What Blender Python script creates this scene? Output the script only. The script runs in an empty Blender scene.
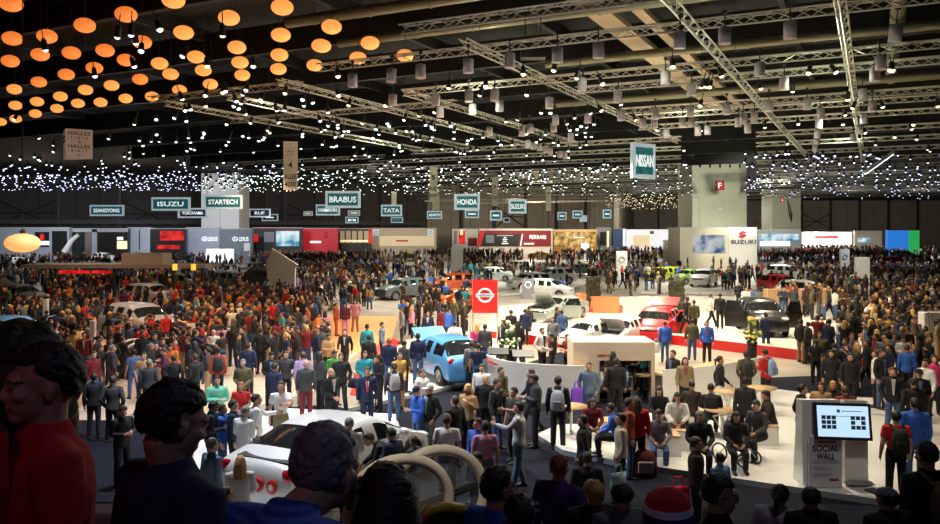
import bpy, bmesh, math, random
from mathutils import Vector, Matrix, noise
R = random.Random(11)
SC = bpy.context.scene
C = SC.collection
PI = math.pi
CAM_H, F, YH, CX = 5.4, 800.0, 232.0, 470.0

def gp(px, py, z=0.0):
    d = (CAM_H - z) * F / (py - YH)
    return Vector(((px - CX) * d / F, d, z))
def at(px, py, d):
    return Vector(((px - CX) * d / F, d, CAM_H - (py - YH) * d / F))
def pz(px, py, z):            # point on the horizontal plane z (above or below eye height)
    d = (CAM_H - z) * F / (py - YH)
    return Vector(((px - CX) * d / F, d, z))

# ---------------------------------------------------------------- materials
def srgb(h):
    h = h.lstrip('#')
    c = [int(h[i:i+2], 16) / 255 for i in (0, 2, 4)]
    return tuple(x / 12.92 if x <= .04045 else ((x + .055) / 1.055) ** 2.4 for x in c)
MATS = {}
def mat(name, col=None, rough=.6, metal=0., emit=None, es=0., coat=0., objcol=False, alpha=1., noise_amt=0., nscale=8., trans=0., bump=0.):
    if name in MATS: return MATS[name]
    m = bpy.data.materials.new(name); m.use_nodes = True
    nt = m.node_tree; b = nt.nodes['Principled BSDF']
    if isinstance(col, str): col = srgb(col)
    if col is not None: b.inputs['Base Color'].default_value = (*col, 1)
    b.inputs['Roughness'].default_value = rough
    b.inputs['Metallic'].default_value = metal
    b.inputs['Coat Weight'].default_value = coat
    b.inputs['Alpha'].default_value = alpha
    b.inputs['Transmission Weight'].default_value = trans
    src = None
    if objcol:
        oi = nt.nodes.new('ShaderNodeObjectInfo'); src = oi.outputs['Color']
    if noise_amt:
        tc = nt.nodes.new('ShaderNodeTexCoord')
        n = nt.nodes.new('ShaderNodeTexNoise'); n.inputs['Scale'].default_value = nscale; n.inputs['Detail'].default_value = 4
        nt.links.new(tc.outputs['Object'], n.inputs['Vector'])
        mr = nt.nodes.new('ShaderNodeMapRange'); mr.inputs[3].default_value = 1 - noise_amt; mr.inputs[4].default_value = 1 + noise_amt
        nt.links.new(n.outputs['Fac'], mr.inputs[0])
        mx = nt.nodes.new('ShaderNodeVectorMath'); mx.operation = 'MULTIPLY'
        if src: nt.links.new(src, mx.inputs[0])
        else: mx.inputs[0].default_value = col
        nt.links.new(mr.outputs[0], mx.inputs[1]); src = mx.outputs[0]
        if bump:
            bp = nt.nodes.new('ShaderNodeBump'); bp.inputs['Strength'].default_value = bump; bp.inputs['Distance'].default_value = .02
            nt.links.new(n.outputs['Fac'], bp.inputs['Height']); nt.links.new(bp.outputs[0], b.inputs['Normal'])
    if src: nt.links.new(src, b.inputs['Base Color'])
    if emit is not None:
        if isinstance(emit, str): emit = srgb(emit)
        b.inputs['Emission Color'].default_value = (*emit, 1); b.inputs['Emission Strength'].default_value = es
    MATS[name] = m
    return m
M_cloth = mat('cloth', rough=.9, objcol=True, noise_amt=.18, nscale=9, bump=.25)
M_skin = mat('skin', rough=.55, objcol=True)
M_hair = mat('hair', rough=.55, objcol=True, noise_amt=.35, nscale=60, bump=.5)
M_eye = mat('eye', (.02, .015, .012), .2)
M_eyew = mat('eye_white', (.7, .68, .64), .3)
M_lip = mat('lip', (.32, .1, .08), .5)
M_brow = mat('brow', (.035, .022, .015), .7)
M_shoe = mat('shoe', (.02, .018, .018), .5)
M_paint = mat('car_paint', rough=.28, metal=.15, coat=.8, objcol=True)
M_glass = mat('tinted_glass', (.012, .014, .016), .06, coat=.3, alpha=.9)
M_clear = mat('clear_glass', (.9, .95, .95), .03, trans=1.)
M_tyre = mat('tyre_rubber', (.012, .012, .012), .75)
M_rim = mat('alloy', (.55, .56, .58), .3, metal=.9)
M_black = mat('black_plastic', (.012, .012, .013), .4)
M_lamp = mat('headlamp_glass', (.75, .78, .8), .08, coat=1.)
M_tail = mat('tail_lamp', (.45, .01, .012), .12, coat=1.)
M_white = mat('white_gloss', (.78, .77, .74), .25, coat=.3)
M_wmatt = mat('white_matt', (.74, .73, .70), .6)
M_alu = mat('aluminium', (.62, .62, .58), .38, metal=.75)
M_dark = mat('dark_steel', (.03, .03, .032), .6)
M_grey = mat('grey_paint', (.28, .29, .32), .5)
M_lgrey = mat('light_grey_paint', (.5, .51, .54), .5)
M_red = mat('red_gloss', (.62, .012, .012), .3, coat=.3)
M_wood = mat('pale_wood', (.52, .34, .17), .5, noise_amt=.2, nscale=5)
M_teal = mat('teal_sign', srgb('#1c6a72'), .4, emit=srgb('#1c6a72'), es=.38)  # emission stands in for spotlight falling on the sign face
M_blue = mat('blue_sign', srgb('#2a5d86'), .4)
M_frame = mat('sign_frame', srgb('#b9ccd3'), .45, emit=srgb('#b9ccd3'), es=.48)  # frame glow imitates being lit by the hall spots
M_wtext = mat('white_lettering', (.86, .88, .88), .5, emit=(.9, .95, .95), es=.85)  # letters glow in place of spotlight on them
M_ktext = mat('black_lettering', (.012, .012, .014), .5)
M_rtext = mat('red_lettering', (.6, .01, .015), .5)
M_banner = mat('cream_banner', (.66, .64, .5), .7)

# ---------------------------------------------------------------- mesh builder
class MB:
    def __init__(s): s.v = []; s.f = []; s.m = []
    def add(s, vs, fs, m=0):
        o = len(s.v); s.v.extend(tuple(p) for p in vs)
        for q in fs: s.f.append(tuple(i + o for i in q)); s.m.append(m)
    def box(s, c, d, rz=0., m=0, rx=0., ry=0.):
        x, y, z = (k / 2 for k in d)
        rot = Matrix.Rotation(rz, 3, 'Z') @ Matrix.Rotation(ry, 3, 'Y') @ Matrix.Rotation(rx, 3, 'X')
        c = Vector(c)
        vs = [c + rot @ Vector((a * x, b * y, e * z)) for a in (-1, 1) for b in (-1, 1) for e in (-1, 1)]
        s.add(vs, [(0, 1, 3, 2), (4, 6, 7, 5), (0, 4, 5, 1), (2, 3, 7, 6), (0, 2, 6, 4), (1, 5, 7, 3)], m); return s
    def prism(s, poly, z0, z1, m=0, ms=None):
        n = len(poly)
        a = sum(poly[i][0] * poly[(i + 1) % n][1] - poly[(i + 1) % n][0] * poly[i][1] for i in range(n))
        if a < 0: poly = poly[::-1]
        vs = [(p[0], p[1], z0) for p in poly] + [(p[0], p[1], z1) for p in poly]
        s.add(vs, [tuple(range(n - 1, -1, -1)), tuple(range(n, 2 * n))], m)
        s.add(vs, [(i, (i + 1) % n, n + (i + 1) % n, n + i) for i in range(n)], m if ms is None else ms); return s
    def slab(s, outline, t, M, m=0):     # outline in local xz plane, thickness t along y, placed by matrix M
        n = len(outline)
        a = sum(outline[i][0] * outline[(i + 1) % n][1] - outline[(i + 1) % n][0] * outline[i][1] for i in range(n))
        if a < 0: outline = outline[::-1]
        vs = [M @ Vector((p[0], -t / 2, p[1])) for p in outline] + [M @ Vector((p[0], t / 2, p[1])) for p in outline]
        s.add(vs, [tuple(range(n)), tuple(range(2 * n - 1, n - 1, -1))] + [((i + 1) % n, i, n + i, n + (i + 1) % n) for i in range(n)], m); return s
    def tube(s, pts, rad, n=8, m=0, cap=True, flat=None):
        pts = [Vector(p) for p in pts]; k = len(pts)
        if not isinstance(rad, (list, tuple)): rad = [rad] * k
        tans = [(pts[min(i + 1, k - 1)] - pts[max(i - 1, 0)]).normalized() for i in range(k)]
        ref = Vector((0, 0, 1)) if abs(tans[0].z) < .9 else Vector((1, 0, 0))
        x = tans[0].cross(ref).normalized()
        vs = []; fs = []
        for i in range(k):
            t = tans[i]; x = (x - t * x.dot(t)).normalized(); y = t.cross(x)
            r = rad[i]
            rx, ry = r if isinstance(r, (list, tuple)) else (r, r)
            for j in range(n):
                a = 2 * PI * j / n
                vs.append(pts[i] + x * (rx * math.cos(a)) + y * (ry * math.sin(a)))
        for i in range(k - 1):
            for j in range(n):
                j2 = (j + 1) % n
                fs.append((i * n + j, i * n + j2, (i + 1) * n + j2, (i + 1) * n + j))
        if cap:
            fs.append(tuple(range(n - 1, -1, -1))); fs.append(tuple((k - 1) * n + j for j in range(n)))
        s.add(vs, fs, m); return s
    def rings(s, rs, n=14, m=0):         # rs: (centre, xaxis, yaxis) ellipses, capped
        vs = []; fs = []; k = len(rs)
        for c, ax, ay in rs:
            for j in range(n):
                a = 2 * PI * j / n
                vs.append(Vector(c) + Vector(ax) * math.cos(a) + Vector(ay) * math.sin(a))
        for i in range(k - 1):
            for j in range(n):
                j2 = (j + 1) % n; fs.append((i * n + j, i * n + j2, (i + 1) * n + j2, (i + 1) * n + j))
        fs.append(tuple(range(n - 1, -1, -1))); fs.append(tuple((k - 1) * n + j for j in range(n)))
        s.add(vs, fs, m); return s
    def ell(s, c, r, M=None, nu=12, nv=8, m=0):
        c = Vector(c); vs = []; fs = []
        M = M or Matrix.Identity(3)
        vs.append(c + M @ Vector((0, 0, r[2])))
        for i in range(1, nv):
            th = PI * i / nv
            for j in range(nu):
                a = 2 * PI * j / nu
                vs.append(c + M @ Vector((r[0] * math.sin(th) * math.cos(a), r[1] * math.sin(th) * math.sin(a), r[2] * math.cos(th))))
        vs.append(c + M @ Vector((0, 0, -r[2])))
        for j in range(nu): fs.append((0, 1 + j, 1 + (j + 1) % nu))
        for i in range(nv - 2):
            for j in range(nu):
                a = 1 + i * nu + j; b = 1 + i * nu + (j + 1) % nu
                fs.append((a, a + nu, b + nu, b))
        l = len(vs) - 1
        for j in range(nu): fs.append((l, l - nu + (j + 1) % nu, l - nu + j))
        s.add(vs, fs, m); return s
    def lathe(s, prof, n=20, M=None, m=0, cap=True):   # prof (r,z) bottom to top about z, placed by 4x4 matrix
        M = M or Matrix.Identity(4); vs = []; fs = []; k = len(prof)
        for r, z in prof:
            for j in range(n):
                a = 2 * PI * j / n; vs.append(M @ Vector((r * math.cos(a), r * math.sin(a), z)))
        for i in range(k - 1):
            for j in range(n):
                j2 = (j + 1) % n; fs.append((i * n + j, i * n + j2, (i + 1) * n + j2, (i + 1) * n + j))
        if cap and prof[0][0] > 1e-4: fs.append(tuple(range(n - 1, -1, -1)))
        if cap and prof[-1][0] > 1e-4: fs.append(tuple((k - 1) * n + j for j in range(n)))
        s.add(vs, fs, m); return s
    def mesh(s, name, mats, smooth=False):
        me = bpy.data.meshes.new(name); me.from_pydata(s.v, [], s.f)
        for q in (mats if isinstance(mats, (list, tuple)) else [mats]): me.materials.append(q)
        me.polygons.foreach_set('material_index', s.m)
        if smooth: me.polygons.foreach_set('use_smooth', [True] * len(s.f))
        me.update(); return me
    def build(s, name, mats, parent=None, smooth=False, loc=None, rz=0., bevel=0.):
        o = link(name, s.mesh(name, mats, smooth), parent, loc, rz)
        if bevel:
            b = o.modifiers.new('bevel', 'BEVEL'); b.width = bevel; b.segments = 2; b.limit_method = 'ANGLE'
        return o
def link(name, data, parent=None, loc=None, rz=0., color=None):
    o = bpy.data.objects.new(name, data); C.objects.link(o)
    if parent: o.parent = parent
    if loc is not None: o.location = loc
    if rz: o.rotation_euler.z = rz
    if color is not None: o.color = (*color, 1)
    return o
def tag(o, label=None, cat=None, group=None, kind=None):
    if label: o['label'] = label
    if cat: o['category'] = cat
    if group: o['group'] = group
    if kind: o['kind'] = kind
    return o
def thing(name, label, cat, loc=(0, 0, 0), rz=0., group=None):
    return tag(link(name, None, None, loc, rz), label, cat, group)
def struct(o): o['kind'] = 'structure'; return o
def baked(mb, mats, mods, smooth=True, name='m'):
    """evaluate modifiers once; return the plain mesh"""
    me = mb.mesh(name, mats) if isinstance(mb, MB) else mb
    o = bpy.data.objects.new('tmp', me); C.objects.link(o)
    for kind, kw in mods:
        md = o.modifiers.new(kind, kind)
        for k, v in kw.items(): setattr(md, k, v)
    dg = bpy.context.evaluated_depsgraph_get(); dg.update()
    out = bpy.data.meshes.new_from_object(o.evaluated_get(dg))
    bpy.data.objects.remove(o); bpy.data.meshes.remove(me)
    out.name = name
    if smooth: out.polygons.foreach_set('use_smooth', [True] * len(out.polygons))
    if not out.materials:
        for q in (mats if isinstance(mats, (list, tuple)) else [mats]): out.materials.append(q)
    return out
TCACHE = {}
def text_mesh(body, m, extrude=.01):
    key = (body, m.name, extrude)
    if key in TCACHE: return TCACHE[key]
    cu = bpy.data.curves.new('t', 'FONT'); cu.body = body; cu.align_x = 'CENTER'; cu.align_y = 'CENTER'
    cu.size = 1.; cu.extrude = extrude; cu.resolution_u = 3; cu.offset = .012
    o = bpy.data.objects.new('t', cu); C.objects.link(o)
    dg = bpy.context.evaluated_depsgraph_get(); dg.update()
    me = bpy.data.meshes.new_from_object(o.evaluated_get(dg)); me.materials.clear(); me.materials.append(m)
    bpy.data.objects.remove(o); bpy.data.curves.remove(cu)
    xs = [v.co.x for v in me.vertices]; zs = [v.co.y for v in me.vertices]
    cx = (max(xs) + min(xs)) / 2; cy = (max(zs) + min(zs)) / 2
    for v in me.vertices: v.co.x -= cx; v.co.y -= cy
    TCACHE[key] = (me, max(xs) - min(xs), max(zs) - min(zs)); return TCACHE[key]
def text(body, parent, loc, width, height, m=M_wtext, rz=0., name='lettering'):
    """lettering in the parent's xz plane, read from -y, fitted into width x height"""
    me, w, h = text_mesh(body, m)
    o = link(name, me, parent, loc)
    o.rotation_euler = (PI / 2, 0, rz)
    s = min(width / w, height / h * 1.0) if height else width / w
    o.scale = (width / w, height / h, 1) if height else (s, s, 1)
    return o
# ================================================================ SETTING
UX, UY = .893, -.450          # hall axis u (truss direction), v runs down the hall
VX, VY = .450, .893
def hall(s, t, z=0.): return Vector((t * UX + s * VX, t * UY + s * VY, z))
UANG = math.atan2(UY, UX); VANG = math.atan2(VY, VX)

def surf_mat(name, c1, c2, scale, rough, r2=None, joint=None):
    m = bpy.data.materials.new(name); m.use_nodes = True
    nt = m.node_tree; b = nt.nodes['Principled BSDF']; b.inputs['Roughness'].default_value = rough
    tc = nt.nodes.new('ShaderNodeTexCoord'); n = nt.nodes.new('ShaderNodeTexNoise')
    n.inputs['Scale'].default_value = scale; n.inputs['Detail'].default_value = 6
    nt.links.new(tc.outputs['Object'], n.inputs['Vector'])
    cr = nt.nodes.new('ShaderNodeValToRGB'); cr.color_ramp.elements[0].position = .35; cr.color_ramp.elements[1].position = .65
    cr.color_ramp.elements[0].color = (*c1, 1); cr.color_ramp.elements[1].color = (*c2, 1)
    nt.links.new(n.outputs['Fac'], cr.inputs['Fac']); out = cr.outputs['Color']
    if joint:
        bk = nt.nodes.new('ShaderNodeTexBrick'); bk.offset = 0; bk.inputs['Scale'].default_value = joint
        bk.inputs['Mortar Size'].default_value = .012; bk.inputs['Brick Width'].default_value = 1; bk.inputs['Row Height'].default_value = 1
        bk.inputs['Mortar'].default_value = (.35, .35, .35, 1); bk.inputs['Color1'].default_value = bk.inputs['Color2'].default_value = (1, 1, 1, 1)
        nt.links.new(tc.outputs['Object'], bk.inputs['Vector'])
        mx = nt.nodes.new('ShaderNodeVectorMath'); mx.operation = 'MULTIPLY'
        nt.links.new(out, mx.inputs[0]); nt.links.new(bk.outputs['Color'], mx.inputs[1]); out = mx.outputs[0]
    nt.links.new(out, b.inputs['Base Color'])
    return m
M_floor = surf_mat('carpet_dark', (.008, .009, .016), (.014, .015, .024), 6, .95); M_floor.node_tree.nodes['Principled BSDF'].inputs['Specular IOR Level'].default_value = .08
M_floorfar = surf_mat('hall_floor', (.20, .17, .14), (.30, .26, .21), .5, .5)
M_beige = surf_mat('beige_floor', (.5, .40, .31), (.56, .46, .37), 2, .35, joint=.5)
M_orange = surf_mat('peach_floor', (.66, .33, .12), (.72, .37, .14), 2, .4)
M_stage = surf_mat('stage_white', (.66, .62, .55), (.72, .69, .62), 2, .22, joint=.4)
M_wallD = surf_mat('wall_panels_dark', (.035, .03, .027), (.05, .042, .036), .6, .8, joint=.22)
M_wallL = surf_mat('wall_panels_grey', (.21, .19, .15), (.26, .235, .19), .4, .7, joint=.2)
M_roof = surf_mat('roof_deck', (.004, .004, .0035), (.008, .0075, .006), .3, .8, joint=.3)
M_pillar = surf_mat('pillar_concrete', (.50, .53, .40), (.56, .58, .45), .7, .6)
M_stair = surf_mat('stair_concrete', (.10, .09, .085), (.13, .12, .11), 3, .8)

def poly_px(pts, z=0.): return [tuple(gp(x, y, z)[:2]) for x, y in pts]

A, B, Cc, D = (-112, 165), (41, 228), (62, 310), (215, 305)
E, G, Hh, I = (190, 70), (40, -4), (-60, -4), (-150, 150)
outline = [A, B, Cc, D, E, G, Hh, I]
HZ = 17.5
fl = MB(); fl.prism(outline, -.3, 0); struct(fl.build('floor', M_floorfar))
ce = MB(); ce.prism(outline, HZ, HZ + .3); struct(ce.build('ceiling', M_roof))
def wall(name, p, q, m, cols=0, brace=()):
    w = MB(); p = Vector((*p, 0)); q = Vector((*q, 0)); dv = q - p; L = dv.length; a = math.atan2(dv.y, dv.x); c = (p + q) / 2
    nrm = Vector((-math.sin(a), math.cos(a), 0))
    w.box((c.x + nrm.x * .2, c.y + nrm.y * .2, HZ / 2), (L, .4, HZ), a)
    o = struct(w.build(name, m))
    if cols:
        for i in range(1, cols):
            k = MB(); k.box((0, 0, HZ / 2), (.7, .7, HZ)); pp = p + dv * (i / cols) - nrm * .4
            struct(k.build('trim_%d' % (len([x for x in bpy.data.objects if x.name.startswith('trim_')]) + 1), M_dark, loc=pp, rz=a))
            if i in brace:
                k = MB(); st = dv / cols
                k.bar = None
                a0 = p + dv * (i / cols) - nrm * .5
                k.tube([a0 + Vector((0, 0, 6.5)), a0 + st + Vector((0, 0, 12.5))], .14, 4); k.tube([a0 + Vector((0, 0, 12.5)), a0 + st + Vector((0, 0, 6.5))], .14, 4)
                k.tube([a0 + Vector((0, 0, 9.5)), a0 + st + Vector((0, 0, 9.5))], .12, 4)
                struct(k.build('trim_%d' % (len([x for x in bpy.data.objects if x.name.startswith('trim_')]) + 1), M_dark))
    return o
Amid = (A[0] + (B[0] - A[0]) * .66, A[1] + (B[1] - A[1]) * .66)
wall('wall_left', A, Amid, M_wallD, 9, (0, 1, 3, 6))
wall('wall_middle', Amid, B, M_wallL, 6, (2,))
wall('wall_recess', B, Cc, M_wallL)
wall('wall_far', Cc, D, M_wallL, 14, (3, 6))
wall('wall_right', D, E, M_wallD); wall('wall_right_near', E, G, M_wallD); wall('wall_back', G, Hh, M_wallD)
wall('wall_left_near', Hh, I, M_wallD); wall('wall_left_end', I, A, M_wallD)
# horizontal rail and dark soffit along the left wall
t = MB(); dv = Vector((B[0] - A[0], B[1] - A[1], 0)); ang = math.atan2(dv.y, dv.x); n_ = Vector((-math.sin(ang), math.cos(ang), 0))
c = Vector((*A, 0)) + dv * .33 - n_ * 1.4
t.box((c.x, c.y, 7.6), (dv.length * .64, 1.6, 1.0), ang); struct(t.build('trim_soffit', M_dark))

# floor areas (thin coverings laid on the hall floor)
def area(name, pts, m, z0, z1, mside=None):
    p = MB(); p.prism([tuple(gp(x, y, z1)[:2]) for x, y in pts], z0, z1, 0, 1)
    o = struct(p.build(name, [m, mside or m])); return [Vector((*gp(x, y, z1)[:2], 0)) for x, y in pts], z1
STAGES = []
area('floor_carpet', [(-200, 560), (-200, 420), (120, 420), (330, 404), (350, 410), (472, 379), (500, 372), (560, 352), (700, 380), (860, 374), (940, 380), (1150, 400), (1150, 560)], M_floor, 0, .012)
area('floor_beige', [(20, 420), (90, 345), (140, 328), (330, 312), (352, 330), (360, 350), (318, 390), (200, 420)], M_beige, 0, .016)
area('floor_peach', [(312, 316), (398, 316), (392, 338), (362, 352), (300, 352)], M_orange, 0, .022)
area('floor_runner', [(392, 338), (400, 341), (362, 396), (350, 394), (362, 352)], M_red, 0, .03)
STAGES.append(area('floor_stage_blue', [(345, 409), (364, 398), (404, 340), (470, 326), (520, 340), (512, 366), (474, 381)], M_stage, 0, .12))
STAGES.append(area('floor_stage_coupe', [(158, 480), (205, 436), (285, 408), (396, 414), (412, 470), (366, 560), (160, 560)], M_white, 0, .12))
STAGES.append(area('floor_stage_main', [(478, 330), (500, 306), (640, 296), (800, 296), (858, 318), (864, 357), (655, 333), (560, 338)], M_stage, 0, .45, M_red))
STAGES.append(area('floor_platform_lounge', [(536, 434), (560, 424), (600, 424), (690, 404), (770, 388), (830, 396), (930, 400), (1010, 420), (1010, 516), (940, 508), (844, 494), (769, 483), (619, 461), (563, 450)], M_white, 0, .14, M_grey))
STAGES.append(area('floor_stage_far_left', [(300, 300), (330, 268), (560, 262), (640, 266), (560, 290), (470, 297)], M_stage, 0, .12))
STAGES.append(area('floor_stage_far_right', [(640, 292), (655, 268), (800, 268), (850, 290), (800, 294)], M_stage, 0, .12))
STAGES.append(area('floor_stage_far_mid', [(380, 259), (480, 253), (620, 254), (640, 261), (500, 262)], M_stage, 0, .12))
area('floor_aisle_right', [(800, 300), (860, 286), (940, 290), (1010, 330), (1010, 400), (880, 392), (872, 330)], M_beige, 0, .012)
def inside(p, poly):
    r = False; n = len(poly)
    for i in range(n):
        a, b = poly[i], poly[(i + 1) % n]
        if (a.y > p[1]) != (b.y > p[1]) and p[0] < (b.x - a.x) * (p[1] - a.y) / (b.y - a.y) + a.x: r = not r
    return r
# ---------------- viewing balcony and stairs
def stair_z(x, d):
    if x < -.62: return 3.35 if d < 3.2 else 0
    if d < 1.9: return 3.4
    if d < 4.4: return 3.4 - (d - 1.9) * .52
    if d < 6.5: return 2.1
    return max(0, 2.1 - (d - 6.5) * .5)
b = MB(); b.box((-3.6, -.3, 3.2), (6., 7., .3)); b.box((4.7, -1., 3.25), (10.6, 5.8, .3)); struct(b.build('floor_balcony', M_stair))
k = 0; d = 1.9
st = MB()
while d < 10.7:
    z = stair_z(1, d + .15)
    if z > 0: st.box((5.05 if d > 7.4 else 4.7, d + .15, z / 2), (8.3 if d > 7.4 else 10.4, .3, z))
    d += .3
struct(st.build('floor_stairs', M_stair))
r = thing('balcony_railing', 'pale grey flat-topped railing along the balcony edge at lower left', 'railing', (-2.2, 3.1, 3.35))
q = MB(); q.box((0, 0, .95), (3.1, .12, .06)); q.build('top_rail', mat('rail_grey', (.34, .31, .28), .5), r, bevel=.01)
for i in range(4):
    q = MB(); q.box((-1.45 + i * .96, 0, .46), (.05, .05, .92)); q.build('post', M_dark, r)
q = MB(); q.box((0, 0, .5), (2.9, .015, .75)); q.build('infill_panel', M_grey, r)

# ---------------- roof steel, ducts, beams
def roof_bar(name, label, cat, s0, t0, s1, t1, z, w, h, m):
    p, q = hall(s0, t0, z), hall(s1, t1, z); k = MB(); c = (p + q) / 2; L = (q - p).length
    k.box((0, 0, 0), (L, w, h)); return tag(k.build(name, m, loc=c, rz=math.atan2((q - p).y, (q - p).x)), label, cat)
def ordn(i): return ['first', 'second', 'third', 'fourth', 'fifth', 'sixth', 'seventh', 'eighth', 'ninth', 'tenth', 'eleventh', 'twelfth', 'thirteenth', 'fourteenth', 'fifteenth', 'sixteenth', 'seventeenth', 'eighteenth', 'nineteenth', 'twentieth'][i]
M_beam = mat('beam_steel', (.01, .01, .008), .6); M_plank = mat('plank_beige', (.40, .31, .20), .6); M_duct = mat('duct_metal', (.2, .2, .13), .45, metal=.5)
for i, s in enumerate([18, 26, 35, 44, 54, 65, 77, 90, 105, 122]):
    o = roof_bar('trim_roof_beam', None, None, s, -75 - s * .2, s, 40, 16.2, .35, 1.6, M_beam); struct(o); o.name = 'trim_%d' % (100 + i)
for i, tt in enumerate([-70, -58, -46, -35, -24, -16, -4, 6, 15, 26]):
    o = roof_bar('trim_roof', None, None, 14, tt, 135, tt, 16.9, .3, .7, M_beam); struct(o); o.name = 'trim_%d' % (120 + i)
for i, (tt, w) in enumerate([(-11, 1.1), (-9.3, .5)]):
    o = roof_bar('trim_x', None, None, 16, tt, 66, tt, 15.3, w, .25, M_plank); struct(o); o.name = 'trim_%d' % (140 + i)
for i, (s0, t0, s1, t1, rr, z) in enumerate([(33, -24, 33, 22, .22, 14.9), (41, -16, 41, 22, .22, 14.6), (53, -20, 53, 24, .25, 14.4), (24, 1, 58, 1, .32, 15.2), (24, 4.2, 58, 4.2, .32, 15.2), (29, -24, 29, -6, .25, 15.)]):
    p, q2 = hall(s0, t0, z), hall(s1, t1, z); k = MB(); L = (q2 - p).length
    k.tube([(-L / 2, 0, 0), (L / 2, 0, 0)], rr, 14)
    for j in range(int(L / 3)):
        k.tube([(-L / 2 + j * 3 + 1.5, 0, 0), (-L / 2 + j * 3 + 1.58, 0, 0)], rr + .04, 14)
    tag(k.build('ventilation_duct', M_duct, loc=(p + q2) / 2, rz=math.atan2((q2 - p).y, (q2 - p).x), smooth=False),
        ['round metal duct crossing under the roof, second nearest across the hall', 'round metal duct crossing under the roof in mid hall', 'round metal duct crossing under the roof, farthest across the hall',
         'round duct running down the hall, left one of the pair', 'round duct running down the hall, right one of the pair', 'short round duct crossing top centre of the ceiling'][i], 'duct', 'round roof ducts')
# ---------------- trusses
M_truss = mat('truss_alu', (.60, .60, .52), .45, metal=.35)
def truss(p, q, label, group, h=.33, step=.55, thick=.03):
    p = Vector(p); q = Vector(q); L = (q - p).length; rz = math.atan2((q - p).y, (q - p).x)
    o = thing('lighting_truss', label, 'truss', (p + q) / 2, rz, group)
    offs = [(0, 0), (-h / 2, h * .87), (h / 2, h * .87)]
    for y, z in offs:
        k = MB(); k.tube([(-L / 2, y, z), (L / 2, y, z)], thick, 5); k.build('chord', M_truss, o)
    k = MB(); nst = max(2, int(L / step)); st = L / nst
    for a in range(3):
        (y0, z0), (y1, z1) = offs[a], offs[(a + 1) % 3]
        for i in range(nst):
            if i % 2: y0, z0, y1, z1 = y1, z1, y0, z0
            x0 = -L / 2 + i * st; k.tube([(x0, y0, z0), (x0 + st, y1, z1)] if not i % 2 else [(x0, y0, z0), (x0 + st, y1, z1)], thick * .55, 4, cap=False)
            if i % 2: y0, z0, y1, z1 = y1, z1, y0, z0
    k.build('lacing', M_truss, o)
    for i in range(2):
        k = MB(); x = (-.3 + .6 * i) * L; k.tube([(x, 0, h * .87), (x, 0, 16.9 - p.z)], .012, 4); k.build('hanger', M_dark, o)
    return o
TZ = 12.2
US = [(23.5, -14.5, 2), (27.4, -21, 17), (34.2, -21, 17), (37.4, -13, 17), (45, -13, 20), (47.7, -13, 20), (52.7, -14, 22), (60, -36, 24), (67, -45, 24), (75, -52, 26), (84, -60, 26), (94, -62, 26), (104, -64, 26), (116, -70, 30), (128, -76, 34), (142, -84, 38), (156, -90, 40), (172, -90, 44)]
for i, (s, t0, t1) in enumerate(US):
    for a_, b_, sd in ([(t0, t1, '')] if s < 58 or s > 135 else [(t0, -.212 * s, ', left of the massive pillar'), (-.124 * s, t1, ', right of the massive pillar')]):
        truss(hall(s, a_, TZ), hall(s, b_, TZ), 'light metal truss crossing the hall, %s from the balcony%s' % (ordn(i), sd), 'trusses across the hall', step=.5 if s < 56 else .9, thick=.034 if s < 56 else .045)
VS = [(-34, 31, 60, 'left-hand'), (-29.6, 31, 60, 'second from left'), (-24.5, 29, 60, 'third from left'), (-20.8, 34, 60, 'fourth from left'), (-13.4, 26, 62, 'near the centre'), (-5.5, 23, 94, 'right of centre'), (-.9, 23.5, 94, 'second from right'), (8, 45, 94, 'far right')]
for i, (tt, s0, s1, w) in enumerate(VS):
    truss(hall(s0, tt, TZ - .02), hall(s1, tt, TZ - .02), 'light metal truss running down the hall, %s' % w, 'trusses down the hall', step=.55, thick=.034)
for i, (s0, t0, s1, t1, lab) in enumerate([(30, -34, 30, -24, 'short light truss below the orange lanterns, nearer one'), (38, -36, 38, -20, 'short light truss below the orange lanterns, farther one'),
        (62, -62, 62, -40, 'far light truss above the triangular white hall sign, nearer one'), (70, -68, 70, -44, 'far light truss above the triangular white hall sign, middle one'), (80, -75, 80, -48, 'far light truss above the triangular white hall sign, farthest one')]):
    truss(hall(s0, t0, TZ), hall(s1, t1, TZ), lab, 'short trusses at the left')

# ---------------- orange lanterns
LAN = [(32,10),(36,112),(30,178),(42,260),(45,307),(46,346),(2,355),(137,106),(117,159),(113,239),(108,296),(103,331),(247,74),(208,154),(193,217),(176,281),(166,316),(367,42),(306,147),(275,198),(249,262),(227,301),(414,123),(367,175),(325,249),(293,298),(505,0),(535,95),(465,185),(408,231),(366,287),(571,166),(497,216),(443,281),(667,52),(690,138),(592,205),(523,262),(699,182),(706,219),(613,245),(822,21),(818,102),(814,160),(811,201),(934,133),(917,190)]
LAN = [(x * .3433, y * .3433) for x, y in LAN] + [(331.6, 26.8), (322, 46), (370, 43), (358, 58), (405, 55.6)]
def lantern_mat(name, e, s):
    m = mat(name, (.8, .5, .2), .6, emit=e, es=s); return m
M_lan = lantern_mat('lantern_orange', (1., .22, .035), .85); M_lan2 = lantern_mat('lantern_amber', (1., .36, .075), .95)
lan_me = MB(); lan_me.ell((0, 0, 0), (.41, .41, .29), nu=20, nv=12); lan_me = lan_me.mesh('shade', M_lan, True)
lan_me2 = lan_me.copy(); lan_me2.materials.clear(); lan_me2.materials.append(M_lan2)
cap_me = MB(); cap_me.lathe([(.06, .27), (.05, .36), (.012, .37), (.012, 3.8)], 8); cap_me = cap_me.mesh('cap', M_dark)
bands = sorted(LAN, key=lambda p: p[1]); NB = 6
names = ['topmost', 'second', 'third', 'fourth', 'fifth', 'lowest']
per = math.ceil(len(bands) / NB)
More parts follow.
